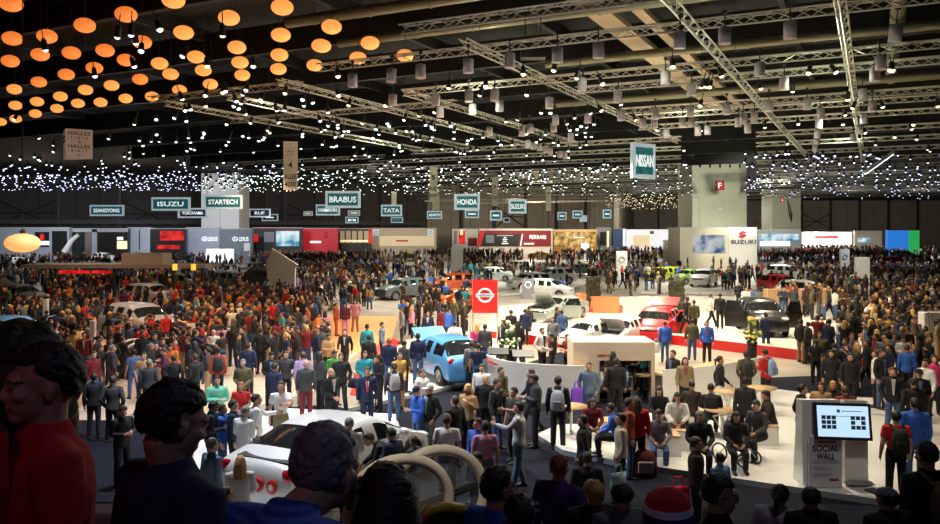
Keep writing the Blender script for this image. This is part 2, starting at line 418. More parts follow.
for b_ in range(NB):
    row = sorted(bands[b_ * per:(b_ + 1) * per])
    for j, (px, py) in enumerate(row):
        o = thing('paper_lantern', 'glowing orange oval lantern, %s from left in the %s row under the roof' % (ordn(j), names[b_]), 'lantern', pz(px, py, 13.7), 0, 'orange lanterns under the roof')
        link('shade', lan_me2 if px > 150 or py > 85 else lan_me, o); link('cap', cap_me, o)
o = thing('paper_lantern', 'large low amber oval lantern hanging alone at far left above the crowd', 'lantern', at(22.5, 243, 21), 0)
me = MB(); me.ell((0, 0, 0), (.43, .43, .25), nu=24, nv=14); me.build('shade', lantern_mat('lantern_low', (1., .46, .13), 1.0), o, True)
k = MB(); k.lathe([(.07, .23), (.07, .33), (.012, .36), (.012, 7.)], 8); k.build('cap', M_dark, o)

# ---------------- grey cylinder lamps
CYL = [(238,221),(322,209),(461,193),(582,177),(721,161),(840,147),(124,235),(242,292),(367,292),(379,327),(463,280),(473,319),(538,278),(552,309),(523,384),(697,301),(793,247),(897,283),(641,375),(710,372),(715,350),(809,345),(905,337),(618,385),(760,400),(635,420),(652,426),(668,430),(685,436),(700,442),(728,450),(743,455)]
CYL = [(310 + x * .3433, y * .3433) for x, y in CYL]
CY3 = [(174,118),(305,105),(496,88),(805,97),(407,203),(133,227),(478,244),(208,262),(758,184),(742,218),(311,319),(434,309),(545,304),(707,277),(735,311),(711,347),(103,333),(206,325),(100,360),(182,357),(209,357),(67,360),(135,390),(227,383),(255,380),(345,357),(391,342),(360,345),(372,375),(695,378),(679,402),(584,330),(580,360),(575,390),(573,410),(568,432)]
CYL += [(620 + x * .3433, y * .3433) for x, y in CY3]
M_cyl = mat('cylinder_grey', (.50, .47, .52), .5); M_warm = mat('lamp_glow', (1, .8, .5), .5, emit=(1, .78, .45), es=3)
cb = MB(); cb.lathe([(.17, -.5), (.19, -.5), (.19, 0), (.10, .04)], 16); cb = cb.mesh('housing', M_cyl, True)
cl = MB(); cl.lathe([(.168, -.46), (.168, -.45)], 12); cl = cl.mesh('lens', M_warm)
cy = MB(); cy.tube([(0, 0, .03), (0, 0, .5)], .025, 6); cy.box((0, 0, .5), (.12, .12, .1)); cy = cy.mesh('clamp', M_dark)
rowsC = sorted(CYL, key=lambda p: p[1]); NBC = 8; per = math.ceil(len(rowsC) / NBC)
nmC = ['topmost', 'second', 'third', 'fourth', 'fifth', 'sixth', 'seventh', 'lowest']
CYLW = []
for b_ in range(NBC):
    for j, (px, py) in enumerate(sorted(rowsC[b_ * per:(b_ + 1) * per])):
        p = pz(px, py, 11.45); p.z = 11.7; CYLW.append(p)
        o = thing('cylinder_lamp', 'grey cylinder lamp hanging from a truss, %s from left in the %s row' % (ordn(j), nmC[b_]), 'lamp', p, R.uniform(-.5, .5), 'grey cylinder lamps')
        o.rotation_euler.x = R.uniform(-.12, .12)
        link('housing', cb, o); link('lens', cl, o); link('clamp', cy, o)

# ---------------- small spotlights
def spot_mesh(name, e, s, r=.115):
    k = MB(); k.lathe([(r * .9, -.30), (r, -.30), (r * .8, .02), (r * .3, .1)], 8, m=0)
    k.lathe([(r * .88, -.305), (r * .88, -.302)], 8, m=1)
    k.tube([(0, 0, .08), (0, 0, .45)], .02, 4, m=0)
    k.ell((0, 0, -.30), (r * .8, r * .8, r * .62), nu=8, nv=5, m=1)
    return k
GLOW = {'cold white': mat('glow_cold', (1, 1, 1), .5, emit=(.62, .66, 1.), es=3.2), 'white': mat('glow_white', (1, 1, 1), .5, emit=(.86, 1., .93), es=3.2), 'warm white': mat('glow_warm', (1, 1, 1), .5, emit=(1, .8, .48), es=3)}
SPM = {k: spot_mesh(k, None, None) for k in GLOW}
SPME = {k: SPM[k].mesh('spotlight', [M_black, GLOW[k]], False) for k in GLOW}
spots = []
def rect(x0, y0, x1, y1, n, col, z=11.9):
    for _ in range(n):
        px, py = R.uniform(x0, x1), R.uniform(y0, y1); p = pz(px, py, z)
        spots.append((p, px, py, col))
rect(0, 172, 200, 189, 300, 'cold white'); rect(0, 160, 330, 176, 120, 'cold white'); rect(200, 172, 330, 190, 200, 'white'); rect(330, 165, 600, 193, 300, 'white')
rect(0, 130, 330, 162, 45, 'white'); rect(130, 92, 330, 140, 34, 'white'); rect(10, 20, 260, 90, 11, 'cold white'); rect(330, 118, 600, 168, 110, 'white')
rect(330, 60, 640, 120, 28, 'warm white'); rect(605, 192, 692, 208, 190, 'warm white'); rect(600, 160, 692, 194, 70, 'white'); rect(745, 150, 940, 178, 110, 'cold white'); rect(745, 175, 940, 198, 150, 'cold white')
rect(640, 60, 940, 150, 34, 'warm white'); rect(10, 20, 330, 130, 12, 'warm white')
spots.sort(key=lambda q: q[0].y)
def spot_place(px, py):
    h_ = 'left' if px < 200 else 'left of centre' if px < 400 else 'in the centre' if px < 600 else 'right of centre' if px < 760 else 'right'
    v_ = 'high above' if py < 60 else 'above' if py < 110 else 'level with' if py < 150 else 'just over'
    return h_, v_
regs = [('among the orange lanterns', lambda x, y: x < 400 and y < 125), ('on the truss grid left of the tall cream banner', lambda x, y: x < 290), ('on the truss grid above the row of teal signs', lambda x, y: x < 600), ('around the tall pale service pillar', lambda x, y: x < 760), ('on the truss grid at far right', lambda x, y: True)]
for i, (p, px, py, col) in enumerate(spots[:300]):
    rg = next(n for n, f in regs if f(px, py))
    o = link('spotlight', SPME[col], None, p); o.rotation_euler = (R.uniform(-.5, .3), R.uniform(-.4, .4), 0)
    tag(o, 'small %s spotlight %s' % (col, rg), 'spotlight', 'small %s spotlights %s' % (col, rg))
far = MB(); keys = list(GLOW)
for p, px, py, col in spots[300:]:
    s_ = SPM[col]; far.add([(v[0] + p.x, v[1] + p.y, v[2] + p.z) for v in s_.v], s_.f, 0)
    far.m[-len(s_.f):] = [0 if m_ == 0 else 1 + keys.index(col) for m_ in s_.m]
tag(far.build('spotlights', [M_black] + [GLOW[k] for k in keys]), 'dense rows of tiny lit spotlights on the farthest trusses', 'spotlights', None, 'stuff')
# ================================================================ HANGING SIGNS
M_bluet = mat('sign_lightblue', srgb('#4d9ab5'), .4); M_navy = mat('sign_navy', srgb('#22406a'), .4)
def hang_sign(px, py, w, h, d, body, face, label, rz=0., fr=.16, group='hanging stand signs'):
    W, H_ = w * d / F, h * d / F; p = at(px, py, d)
    o = thing('hanging_sign', label, 'sign', p, rz, group)
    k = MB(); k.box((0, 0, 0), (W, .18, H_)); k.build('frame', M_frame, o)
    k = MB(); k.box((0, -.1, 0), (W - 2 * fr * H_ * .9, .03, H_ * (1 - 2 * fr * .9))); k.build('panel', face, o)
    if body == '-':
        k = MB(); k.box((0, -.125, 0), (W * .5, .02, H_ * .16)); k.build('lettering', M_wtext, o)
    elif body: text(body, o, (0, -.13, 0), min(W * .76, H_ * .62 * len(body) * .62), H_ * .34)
    for s_ in (-1, 1):
        k = MB(); k.tube([(s_ * W * .42, 0, H_ / 2), (s_ * W * .42, 0, 12.2 - p.z)], .015, 4); k.build('wire', M_dark, o)
    return o
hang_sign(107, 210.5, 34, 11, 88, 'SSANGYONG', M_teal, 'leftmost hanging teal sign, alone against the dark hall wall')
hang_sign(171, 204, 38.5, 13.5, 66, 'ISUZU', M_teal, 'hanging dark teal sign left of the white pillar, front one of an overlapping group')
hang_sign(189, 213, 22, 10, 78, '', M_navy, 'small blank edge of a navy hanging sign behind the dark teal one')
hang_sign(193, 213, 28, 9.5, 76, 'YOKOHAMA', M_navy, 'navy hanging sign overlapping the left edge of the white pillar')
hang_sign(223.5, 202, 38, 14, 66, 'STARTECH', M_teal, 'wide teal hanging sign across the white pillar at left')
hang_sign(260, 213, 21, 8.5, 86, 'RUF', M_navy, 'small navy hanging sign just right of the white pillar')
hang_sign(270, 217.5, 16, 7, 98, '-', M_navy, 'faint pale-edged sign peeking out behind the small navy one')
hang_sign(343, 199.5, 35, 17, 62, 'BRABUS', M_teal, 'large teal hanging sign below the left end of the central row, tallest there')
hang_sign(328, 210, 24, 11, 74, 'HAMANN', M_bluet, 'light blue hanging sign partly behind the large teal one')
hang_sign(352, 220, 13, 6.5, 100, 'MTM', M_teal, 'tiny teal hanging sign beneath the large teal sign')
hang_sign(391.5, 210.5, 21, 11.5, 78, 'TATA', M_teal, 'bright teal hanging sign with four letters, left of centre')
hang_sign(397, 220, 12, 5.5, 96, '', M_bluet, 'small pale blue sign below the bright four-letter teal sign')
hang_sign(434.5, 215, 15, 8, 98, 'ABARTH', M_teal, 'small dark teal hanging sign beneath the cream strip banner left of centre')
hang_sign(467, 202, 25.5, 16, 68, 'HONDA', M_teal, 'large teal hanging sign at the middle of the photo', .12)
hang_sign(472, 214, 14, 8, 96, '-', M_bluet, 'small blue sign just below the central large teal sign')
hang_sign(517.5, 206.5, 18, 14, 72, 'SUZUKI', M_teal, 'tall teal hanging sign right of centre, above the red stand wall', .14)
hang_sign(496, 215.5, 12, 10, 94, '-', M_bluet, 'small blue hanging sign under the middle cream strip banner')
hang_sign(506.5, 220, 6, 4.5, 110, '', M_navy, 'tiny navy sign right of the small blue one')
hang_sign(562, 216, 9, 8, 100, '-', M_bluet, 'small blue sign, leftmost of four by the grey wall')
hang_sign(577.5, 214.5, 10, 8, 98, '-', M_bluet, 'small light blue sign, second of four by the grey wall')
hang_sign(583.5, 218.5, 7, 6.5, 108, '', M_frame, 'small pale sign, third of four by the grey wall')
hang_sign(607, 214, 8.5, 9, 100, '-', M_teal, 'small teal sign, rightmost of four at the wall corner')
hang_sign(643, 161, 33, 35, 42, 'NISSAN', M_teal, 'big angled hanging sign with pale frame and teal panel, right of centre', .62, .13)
# cream strip banners
def strip(px, y0, y1, w, d, lines, label, rz=0.):
    p = at(px, (y0 + y1) / 2, d); W = w * d / F; H_ = (y1 - y0) * d / F
    o = thing('hanging_banner', label, 'banner', p, rz, 'cream strip banners')
    k = MB(); k.box((0, 0, 0), (W, .08, H_)); k.build('cloth_panel', M_banner, o)
    k = MB(); k.box((0, 0, H_ / 2), (W * 1.05, .12, .06)); k.build('top_bar', M_alu, o)
    for s_ in (-1, 1):
        k = MB(); k.tube([(s_ * W * .4, 0, H_ / 2), (s_ * W * .4, 0, 12.2 - p.z)], .012, 4); k.build('wire', M_dark, o)
    for body, fz, fw, fh in lines: text(body, o, (0, -.06, H_ * fz), W * fw, H_ * fh, M_ktext)
strip(290.5, 142, 190, 14, 52, [('HALLES', .30, .5, .03), ('6 / 5 / 4', .24, .5, .03), ('4', .02, .28, .14), ('ALLEE', -.22, .82, .10), ('4200', -.38, .82, .10)], 'tall cream banner hanging left of centre, nearest of the strips', .12)
strip(433.5, 167, 202, 8, 72, [('5', .2, .4, .14), ('ALLEE', -.12, .8, .1), ('5200', -.3, .8, .09)], 'cream strip banner left of the central teal sign')
strip(436, 195, 210, 7, 100, [], 'short cream strip banner hanging behind a taller one left of centre')
strip(495, 178, 206, 6, 84, [('6', .2, .4, .14), ('ALLEE', -.2, .8, .1)], 'cream strip banner between the central teal sign and the tall teal sign')
strip(548.5, 187, 211, 5, 92, [('7', .2, .4, .14)], 'thin cream strip banner in front of the wall bracing')
strip(394, 192, 205, 5, 90, [], 'thin cream strip banner above the four-letter teal sign')
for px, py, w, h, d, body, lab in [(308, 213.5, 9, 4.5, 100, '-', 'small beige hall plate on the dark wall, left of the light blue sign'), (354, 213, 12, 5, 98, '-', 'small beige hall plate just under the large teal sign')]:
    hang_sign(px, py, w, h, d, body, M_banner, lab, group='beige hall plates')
# two-sided hall box
p = at(78, 145, 58); o = thing('hall_sign_box', 'two-sided pale pink hall direction box hanging at upper left', 'sign', p, .55)
Wb = 1.75
k = MB(); k.prism([(-Wb / 2, -Wb / 2), (Wb / 2, -Wb / 2), (-Wb / 2, Wb / 2)], -1.05, 1.05); k.build('body', mat('box_pink', (.70, .52, .46), .6, emit=(.7, .5, .42), es=.12), o)
for z_, b_, h_ in [(.75, 'HALLES', .26), (.42, '1 / 2 / 3', .2), (.12, '<', .16), (-.18, 'HALLES', .26), (-.5, '5 / 6 / 7', .2), (-.8, '>', .16)]:
    text(b_, o, (.0, -Wb / 2 - .02, z_), Wb * (.82 if 'H' in b_ else .6 if '/' in b_ else .12), h_, M_ktext)
for z_, b_, h_ in [(.5, 'HALLES', .2), (.2, '5 / 6 / 7', .16), (-.5, '^', .3)]:
    tt = text(b_, o, (-Wb / 2 - .02, 0, z_), Wb * (.7 if len(b_) > 1 else .2), h_, M_ktext, -PI / 2)
for x_, y_ in [(-.6, -.6), (.6, -.75), (-.75, .6)]:
    k = MB(); k.tube([(x_, y_, 1.05), (x_, y_, 12.2 - p.z)], .015, 4); k.build('wire', M_dark, o)
# black speaker box hanging in truss
k = MB(); k.box((0, 0, 0), (.95, .6, .6)); k.tube([(-.3, 0, .3), (-.3, 0, 4.9)], .02, 4); k.tube([(.3, 0, .3), (.3, 0, 4.9)], .02, 4)
tag(k.build('speaker_box', M_black, loc=at(533, 51, 31)), 'black rectangular speaker box hung under the upper truss', 'speaker')
# tilted bright light bar at right
o = thing('light_bar', 'tilted bright white light bar hanging at the far right', 'lamp', at(879, 164, 50), 0)
k = MB(); k.box((0, 0, .1), (2.2, .3, .14), ry=-.62); k.build('housing', M_alu, o)
k = MB(); k.box((.0, 0, 0), (2.1, .24, .05), ry=-.62); k.build('tube', mat('bar_glow', (1, 1, 1), .5, emit=(.85, .92, 1), es=4), o)
for x_ in (-.7, .7):
    k = MB(); k.tube([(x_, 0, .6), (x_, 0, 3.)], .015, 4); k.build('wire', M_dark, o)

# ================================================================ SERVICE PILLARS
def pillar(px0, px1, d, z0, z1, m, label, rz=0.):
    W = (px1 - px0) * d / F; p = at((px0 + px1) / 2, 0, d); p.z = 0
    o = thing('service_pillar', label, 'pillar', p, rz)
    k = MB(); k.box((0, W / 2, (z0 + z1) / 2), (W, W, z1 - z0)); k.build('shaft', m, o, bevel=.12)
    return o, W
o, W = pillar(692, 747, 131, 0, 17.3, M_pillar, 'massive pale green service pillar bearing a red letter plate')
k = MB(); k.box((0, -.06, 11.2), (W * .74, .1, 12.)); k.build('door_panel', M_pillar, o, bevel=.03)
k = MB(); k.box((0, -.03, 11.), (W * .98, .1, .1)); k.build('seam', mat('seam', (.3, .32, .24), .7), o)
k = MB(); k.box((0, -.16, 13.0), (1.5, .1, 1.5)); f_ = k.build('letter_plate', M_red, o); text('F', o, (0, -.23, 13.0), .6, .95)
k = MB(); k.box((.0, -.2, 9.1), (.6, .25, .35)); k.build('wall_lamp', M_wmatt, o)
for i in range(5):
    k = MB(); k.lathe([(.12, -.45), (.17, -.45), (.15, 0), (.05, .1)], 10); k.build('spotlight_can', M_black, o, loc=(-W * .36 + i * W * .18, -.35, 16.4))
o, W = pillar(201, 239, 160, 0, 17.2, mat('pillar_white', (.72, .71, .68), .6), 'white service pillar behind the wide teal sign at left')
k = MB(); k.box((0, -.04, 8), (.12, .1, 12)); k.build('seam', M_lgrey, o)
o, W = pillar(772, 801, 215, 0, 17., M_pillar, 'farther greyish green pillar right of the massive one, with small plate')
k = MB(); k.box((-1.2, -.1, 14.), (1.1, .1, 1.1)); k.build('letter_plate', M_red, o); text('G', o, (-1.2, -.17, 14), .5, .7)
k = MB(); k.tube([(.2, -.3, 14), (.9, -.5, 10), (1.2, -.3, 8)], [.15, .5, .1], 8); k.build('draped_banner', M_black, o)

# ================================================================ FAR STANDS (walls that stand in front of the hall walls)
def stand(px0, px1, ytop, d, m, label, name='stand_wall', depth=1.2, cat='stand wall', rz=0., lip=True):
    d = d * 1.55
    W = (px1 - px0) * d / F; x = ((px0 + px1) / 2 - CX) * d / F; z = CAM_H - (ytop - YH) * d / F
    o = thing(name, label, cat, (x, d, 0), rz)
    k = MB(); k.box((0, depth / 2, z / 2), (W, depth, z)); k.build('panel', m, o)
    if lip: k = MB(); k.box((0, depth / 2, z + .06), (W + .1, depth + .1, .12)); k.build('top_rail', M_lgrey, o)
    o['_d'] = d; o['_x'] = x
    return o
def on(o, px0, py0, px1, py1, m, name, out=.06, th=.12):
    d = o['_d'] - out; x0, x1 = [(p_ - CX) * d / F - o['_x'] for p_ in (px0, px1)]; z0, z1 = [CAM_H - (y_ - YH) * d / F for y_ in (py1, py0)]
    k = MB(); k.box(((x0 + x1) / 2, -out + th / 2 - .02, (z0 + z1) / 2), (x1 - x0, th, z1 - z0)); return k.build(name, m, o)
def write(o, body, px0, py0, px1, py1, m=M_wtext, out=.2):
    d = o['_d'] - out; x0, x1 = [(p_ - CX) * d / F - o['_x'] for p_ in (px0, px1)]; z0, z1 = [CAM_H - (y_ - YH) * d / F for y_ in (py1, py0)]
    return text(body, o, ((x0 + x1) / 2, -out, (z0 + z1) / 2), x1 - x0, z1 - z0, m)
def ring(o, px, py, w, h, m, out=.2, bar=False):
    d = o['_d'] - out; x = (px - CX) * d / F - o['_x']; z = CAM_H - (py - YH) * d / F; rx = w * d / F / 2; rz_ = h * d / F / 2
    k = MB(); pts = [(x + rx * math.cos(2 * PI * i / 24), -out, z + rz_ * math.sin(2 * PI * i / 24)) for i in range(25)]
    k.tube(pts, min(rx, rz_) * .16, 6)
    if bar: k.tube([(x - rx * .1, -out, z + rz_ * .9), (x - rx * .4, -out, z - rz_ * .3), (x + rx * .6, -out, z - rz_ * .3)], min(rx, rz_) * .14, 6)
    return k.build('emblem', m, o)
def screen_mat(name, c1, c2, c3, scale, es):
    m = bpy.data.materials.new(name); m.use_nodes = True; nt = m.node_tree; b = nt.nodes['Principled BSDF']
    tc = nt.nodes.new('ShaderNodeTexCoord'); n = nt.nodes.new('ShaderNodeTexNoise'); n.inputs['Scale'].default_value = scale; n.inputs['Detail'].default_value = 3
    nt.links.new(tc.outputs['Object'], n.inputs['Vector']); cr = nt.nodes.new('ShaderNodeValToRGB'); e = cr.color_ramp.elements
    e[0].position = .38; e[1].position = .62; e[0].color = (*c1, 1); e[1].color = (*c3, 1); q = e.new(.5); q.color = (*c2, 1)
    nt.links.new(n.outputs['Fac'], cr.inputs['Fac']); nt.links.new(cr.outputs['Color'], b.inputs['Emission Color']); b.inputs['Emission Strength'].default_value = es
    b.inputs['Base Color'].default_value = (.02, .02, .02, 1); b.inputs['Roughness'].default_value = .2; MATS[name] = m; return m
S_blue = screen_mat('screen_blue', (.05, .25, .45), (.45, .7, .8), (.85, .95, 1), .5, .9)
S_red = screen_mat('screen_red', (.35, .0, .0), (.75, .01, .01), (.9, .03, .02), .6, .9)
S_gold = screen_mat('screen_gold', (.16, .05, .005), (.55, .28, .04), (1, .66, .18), .8, .8)
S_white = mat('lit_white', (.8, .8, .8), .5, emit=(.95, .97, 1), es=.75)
S_warm = mat('lit_warm', (.8, .7, .5), .5, emit=(1, .78, .45), es=.7)
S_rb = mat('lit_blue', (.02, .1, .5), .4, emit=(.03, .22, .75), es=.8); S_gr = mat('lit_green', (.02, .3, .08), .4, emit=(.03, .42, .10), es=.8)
M_bluegrey = mat('stand_bluegrey', (.34, .38, .44), .5); M_dgreywall = mat('stand_grey', (.15, .17, .19), .5); M_beigew = mat('stand_beige', (.55, .47, .36), .5)
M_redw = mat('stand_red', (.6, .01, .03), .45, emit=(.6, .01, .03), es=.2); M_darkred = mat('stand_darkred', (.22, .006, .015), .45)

o = stand(-8, 69, 228, 96, M_bluegrey, 'pale stand wall at far left with two dark openings')
on(o, 35, 232, 49, 247, M_black, 'dark_opening'); on(o, 51, 231, 95, 256, M_black, 'dark_opening') if 0 else on(o, 52, 231, 67, 256, M_black, 'dark_opening')
on(o, 38, 241, 49, 245, S_white, 'lit_strip', .12); on(o, 40, 234, 44, 240, S_red, 'screen', .12)
o = stand(69.5, 127.5, 229, 97, M_black, 'dark stand wall with grey corner frame, far left')
on(o, 69.5, 229, 128, 232, M_bluegrey, 'frame', .12); on(o, 92, 229, 97, 256, M_bluegrey, 'frame', .12); on(o, 85, 232, 93, 256, mat('brownish', (.16, .13, .13), .6), 'panel_inset', .1)
on(o, 117, 237, 123, 240, S_white, 'lit_strip', .14); on(o, 117, 241, 127, 249, S_warm, 'lit_strip', .14)
d = 145; k = MB(); pts = [at(64, 252, d), at(68, 246, d), at(72, 240, d), at(78, 235, d)]
k.tube([tuple(q) for q in pts], [.5, .46, .4, .3], 8); tag(k.build('curved_fin', M_wmatt), 'leaning white curved fin before the far left stand', 'stand ornament')
o = stand(128, 150, 228, 98, M_bluegrey, 'plain blue-grey stand wall, left of the wall with red screens'); on(o, 139, 230, 140, 250, M_dark, 'seam')
o = stand(150.5, 185, 229, 98, M_black, 'black stand wall carrying two glowing red screens')
q = on(o, 160, 231, 183.5, 240.5, S_red, 'screen', .1); on(o, 157, 245, 180, 249, S_red, 'screen', .1); ring(o, 165, 235, 5, 5, M_darkred, .2)
o = stand(185.5, 219.5, 228, 100, mat('stand_lightgrey', (.33, .35, .42), .5), 'light grey stand wall with a white ring emblem, below the white pillar')
ring(o, 204.5, 239, 5, 4, M_wtext, .2, True); write(o, 'LEXUS', 208, 237, 217.5, 241)
on(o, 185.5, 236, 219.5, 236.4, M_lgrey, 'seam')
o = stand(220, 252, 229, 100, M_dgreywall, 'darker grey stand wall with a white ring emblem, right of the lighter one')
ring(o, 235, 239, 5, 4, M_wtext, .2, True); write(o, 'LEXUS', 239, 237, 248.5, 241); on(o, 244, 243, 250, 251, M_wmatt, 'notice_board')
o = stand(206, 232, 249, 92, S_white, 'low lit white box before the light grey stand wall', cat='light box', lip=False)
o = stand(253, 302, 228, 106, M_black, 'black stand wall with a large pale blue screen'); on(o, 276, 231, 299, 246, S_blue, 'screen', .12); on(o, 253, 228, 302, 229, M_darkred, 'frame', .12)
on(o, 254, 234, 258, 242, S_red, 'screen', .12); on(o, 264, 232, 274, 242, mat('posters', (.2, .2, .25), .4), 'poster', .12)
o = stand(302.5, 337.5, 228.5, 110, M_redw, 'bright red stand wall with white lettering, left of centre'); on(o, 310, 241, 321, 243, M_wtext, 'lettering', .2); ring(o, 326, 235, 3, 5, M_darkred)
o = stand(338, 371, 229, 114, M_black, 'dark stand front of lit window bays, beside the bright red wall')
for i in range(5): on(o, 340 + i * 6, 231, 344.5 + i * 6, 243, mat('bay_glow', (.25, .2, .12), .5, emit=(.6, .45, .25), es=.35), 'window_bay', .12)
on(o, 340, 240, 368, 242, S_warm, 'lit_strip', .2); on(o, 369, 228, 372, 244, S_red, 'screen', .14)
o = stand(372, 436, 228.5, 118, M_beigew, 'long beige stand front with two round emblems', depth=3); on(o, 379, 236, 434, 246, mat('beige_lit', (.6, .5, .36), .5, emit=(1, .8, .5), es=.3), 'lit_recess', .1)
for x_ in (376, 430.5): on(o, x_ - 3, 229.5, x_ + 3, 235.5, M_frame, 'emblem_plate', .12); ring(o, x_, 232.5, 3, 3, M_darkred, .3)
on(o, 396, 240, 408, 241.5, M_rtext, 'lettering', .3)
o = stand(437, 452, 220, 135, M_black, 'tall black partition left of the red strip stand')
o = stand(452, 478, 229, 128, M_wmatt, 'white framed stand front with a glowing red strip'); on(o, 459, 231, 465, 244, S_red, 'screen', .1); on(o, 454, 231, 457, 244, M_grey, 'window_bay'); on(o, 468, 238, 477, 246, M_darkred, 'window_bay'); on(o, 460, 230, 463, 235, S_warm, 'lit_strip', .2)
# red slanted stand with screens
d = 122; o = stand(479, 552.5, 229, d, M_wmatt, 'big dark red stand wall with slanted ends and wide black screens', depth=1.5)
def para(o, pts, m, name, out):
    d_ = o['_d'] - out; M_ = Matrix.Translation((0, -out, 0)); k = MB()
    k.slab([((x_ - CX) * d_ / F - o['_x'], CAM_H - (y_ - YH) * d_ / F) for x_, y_ in pts], .12, M_); return k.build(name, m, o)
para(o, [(480, 230.5), (551, 230.5), (551, 246.5), (477, 246.5)], M_darkred, 'red_panel', .1)
para(o, [(480.5, 231), (485, 231), (480, 246.5), (477, 246.5)], M_redw, 'red_strip', .2)
para(o, [(484, 234), (521, 234), (518, 246.3), (482, 246.3)], M_black, 'screen', .2)
para(o, [(522, 234), (523, 234), (521, 246), (520, 246)], M_wtext, 'divider', .25)
write(o, 'FERRARI', 529.5, 235, 546, 239)
on(o, 524, 243, 534, 244.4, M_wtext, 'emblem', .25)
for i, w_ in enumerate([1.2, 2.2, 1.6, 3.2]): on(o, 505 - w_, 237 + i * 2, 505 + w_, 238 + i * 2, M_wtext, 'emblem', .3)
on(o, 486, 235, 494, 243, mat('screen_dim', (.1, .12, .13), .3, emit=(.2, .26, .26), es=.4), 'screen_inset', .26); on(o, 497, 235, 513, 236, M_lgrey, 'screen_inset', .26)
o = stand(553, 597, 230, 126, mat('stand_gold', (.5, .3, .08), .5), 'golden lit stand front right of the dark red wall'); on(o, 554, 232, 596, 247, S_gold, 'lit_recess', .1); on(o, 573, 237, 585, 238, S_warm, 'lit_strip', .2)
on(o, 581, 243, 589, 250, S_white, 'notice_board', .25)
o = stand(597.5, 611, 228, 128, mat('poster_grey', (.2, .24, .34), .5), 'narrow grey-blue poster wall edged in orange'); on(o, 600, 232, 606, 245, M_ktext, 'poster', .1); on(o, 607, 231, 609, 247, S_warm, 'frame', .1)
o = stand(613, 626, 229, 140, mat('stand_blue', (.04, .12, .32), .45), 'narrow blue stand wall with a pale stripe'); on(o, 623, 229, 625.5, 246, S_white, 'lit_strip', .1)
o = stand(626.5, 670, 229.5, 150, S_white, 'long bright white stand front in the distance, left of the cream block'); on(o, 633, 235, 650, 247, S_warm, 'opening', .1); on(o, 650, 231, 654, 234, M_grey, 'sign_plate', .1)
# cream block with red emblem
d = 76; o = stand(680, 757, 228, d, mat('suz_cream', (.66, .63, .48), .5), 'large cream stand block with a car picture and red angular emblem', depth=7)
on(o, 729, 228, 757, 268.5, M_white, 'white_panel', .15, .2)
pm = screen_mat('picture_car', (.03, .12, .4), (.62, .7, .74), (.95, .97, 1), .55, .55)
on(o, 693, 235, 725, 253, pm, 'picture', .15)
write(o, 'SUZUKI', 731, 240, 756, 243.8, M_ktext, .45)
d_ = o['_d'] - .4; cx_ = (742.5 - CX) * d_ / F - o['_x']; cz_ = CAM_H - (234.5 - YH) * d_ / F; r_ = .6
k = MB(); Mx = Matrix.Translation((0, -.42, 0))
k.slab([(cx_ - r_, cz_ + .15), (cx_ + .05, cz_ + .55), (cx_ + r_, cz_ + .25), (cx_ + .2, cz_ + .12), (cx_ + .02, cz_ + .25), (cx_ - .15, cz_ + .12), (cx_ + r_, cz_ - .2), (cx_ + r_ * .55, cz_ - .3), (cx_ - r_ * .6, cz_ + .05)], .06, Mx)
k.slab([(cx_ + r_, cz_ - .15), (cx_ - .05, cz_ - .55), (cx_ - r_, cz_ - .25), (cx_ - .2, cz_ - .12), (cx_ - .02, cz_ - .25), (cx_ + .15, cz_ - .12), (cx_ - r_ * .9, cz_ + .16), (cx_ - r_ * .5, cz_ + .0), (cx_ + r_ * .6, cz_ - .05)], .06, Mx)
k.build('emblem', M_rtext, o)
o = stand(757.5, 801, 230, 130, mat('stand_steelgrey', (.3, .34, .36), .5), 'steel-grey stand front with a wide picture strip, right of the cream block'); on(o, 759, 234, 799, 241, S_blue, 'screen', .12); on(o, 760, 241, 790, 246, S_white, 'lit_strip', .12)
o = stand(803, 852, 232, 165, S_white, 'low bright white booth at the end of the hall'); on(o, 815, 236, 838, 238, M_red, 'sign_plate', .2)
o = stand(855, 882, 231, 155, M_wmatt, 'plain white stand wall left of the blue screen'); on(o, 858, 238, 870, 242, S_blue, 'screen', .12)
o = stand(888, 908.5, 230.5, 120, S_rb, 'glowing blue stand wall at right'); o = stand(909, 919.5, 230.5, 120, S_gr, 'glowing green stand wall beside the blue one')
# dark slanted stand at right edge
d = 112; o = thing('slanted_stand', 'dark slanted stand tower with lit picture at right edge', 'stand wall', (0, 0, 0)); o['_d'] = d; o['_x'] = 0
para(o, [(928, 233), (960, 233), (960, 268), (917, 268)], mat('tower_dark', (.02, .025, .04), .4), 'panel', 0); para(o, [(936, 236), (938, 236), (932, 262), (930, 262)], S_white, 'lit_edge', .2); para(o, [(937.5, 236), (950, 236), (950, 262), (935, 262)], S_blue, 'screen', .2)
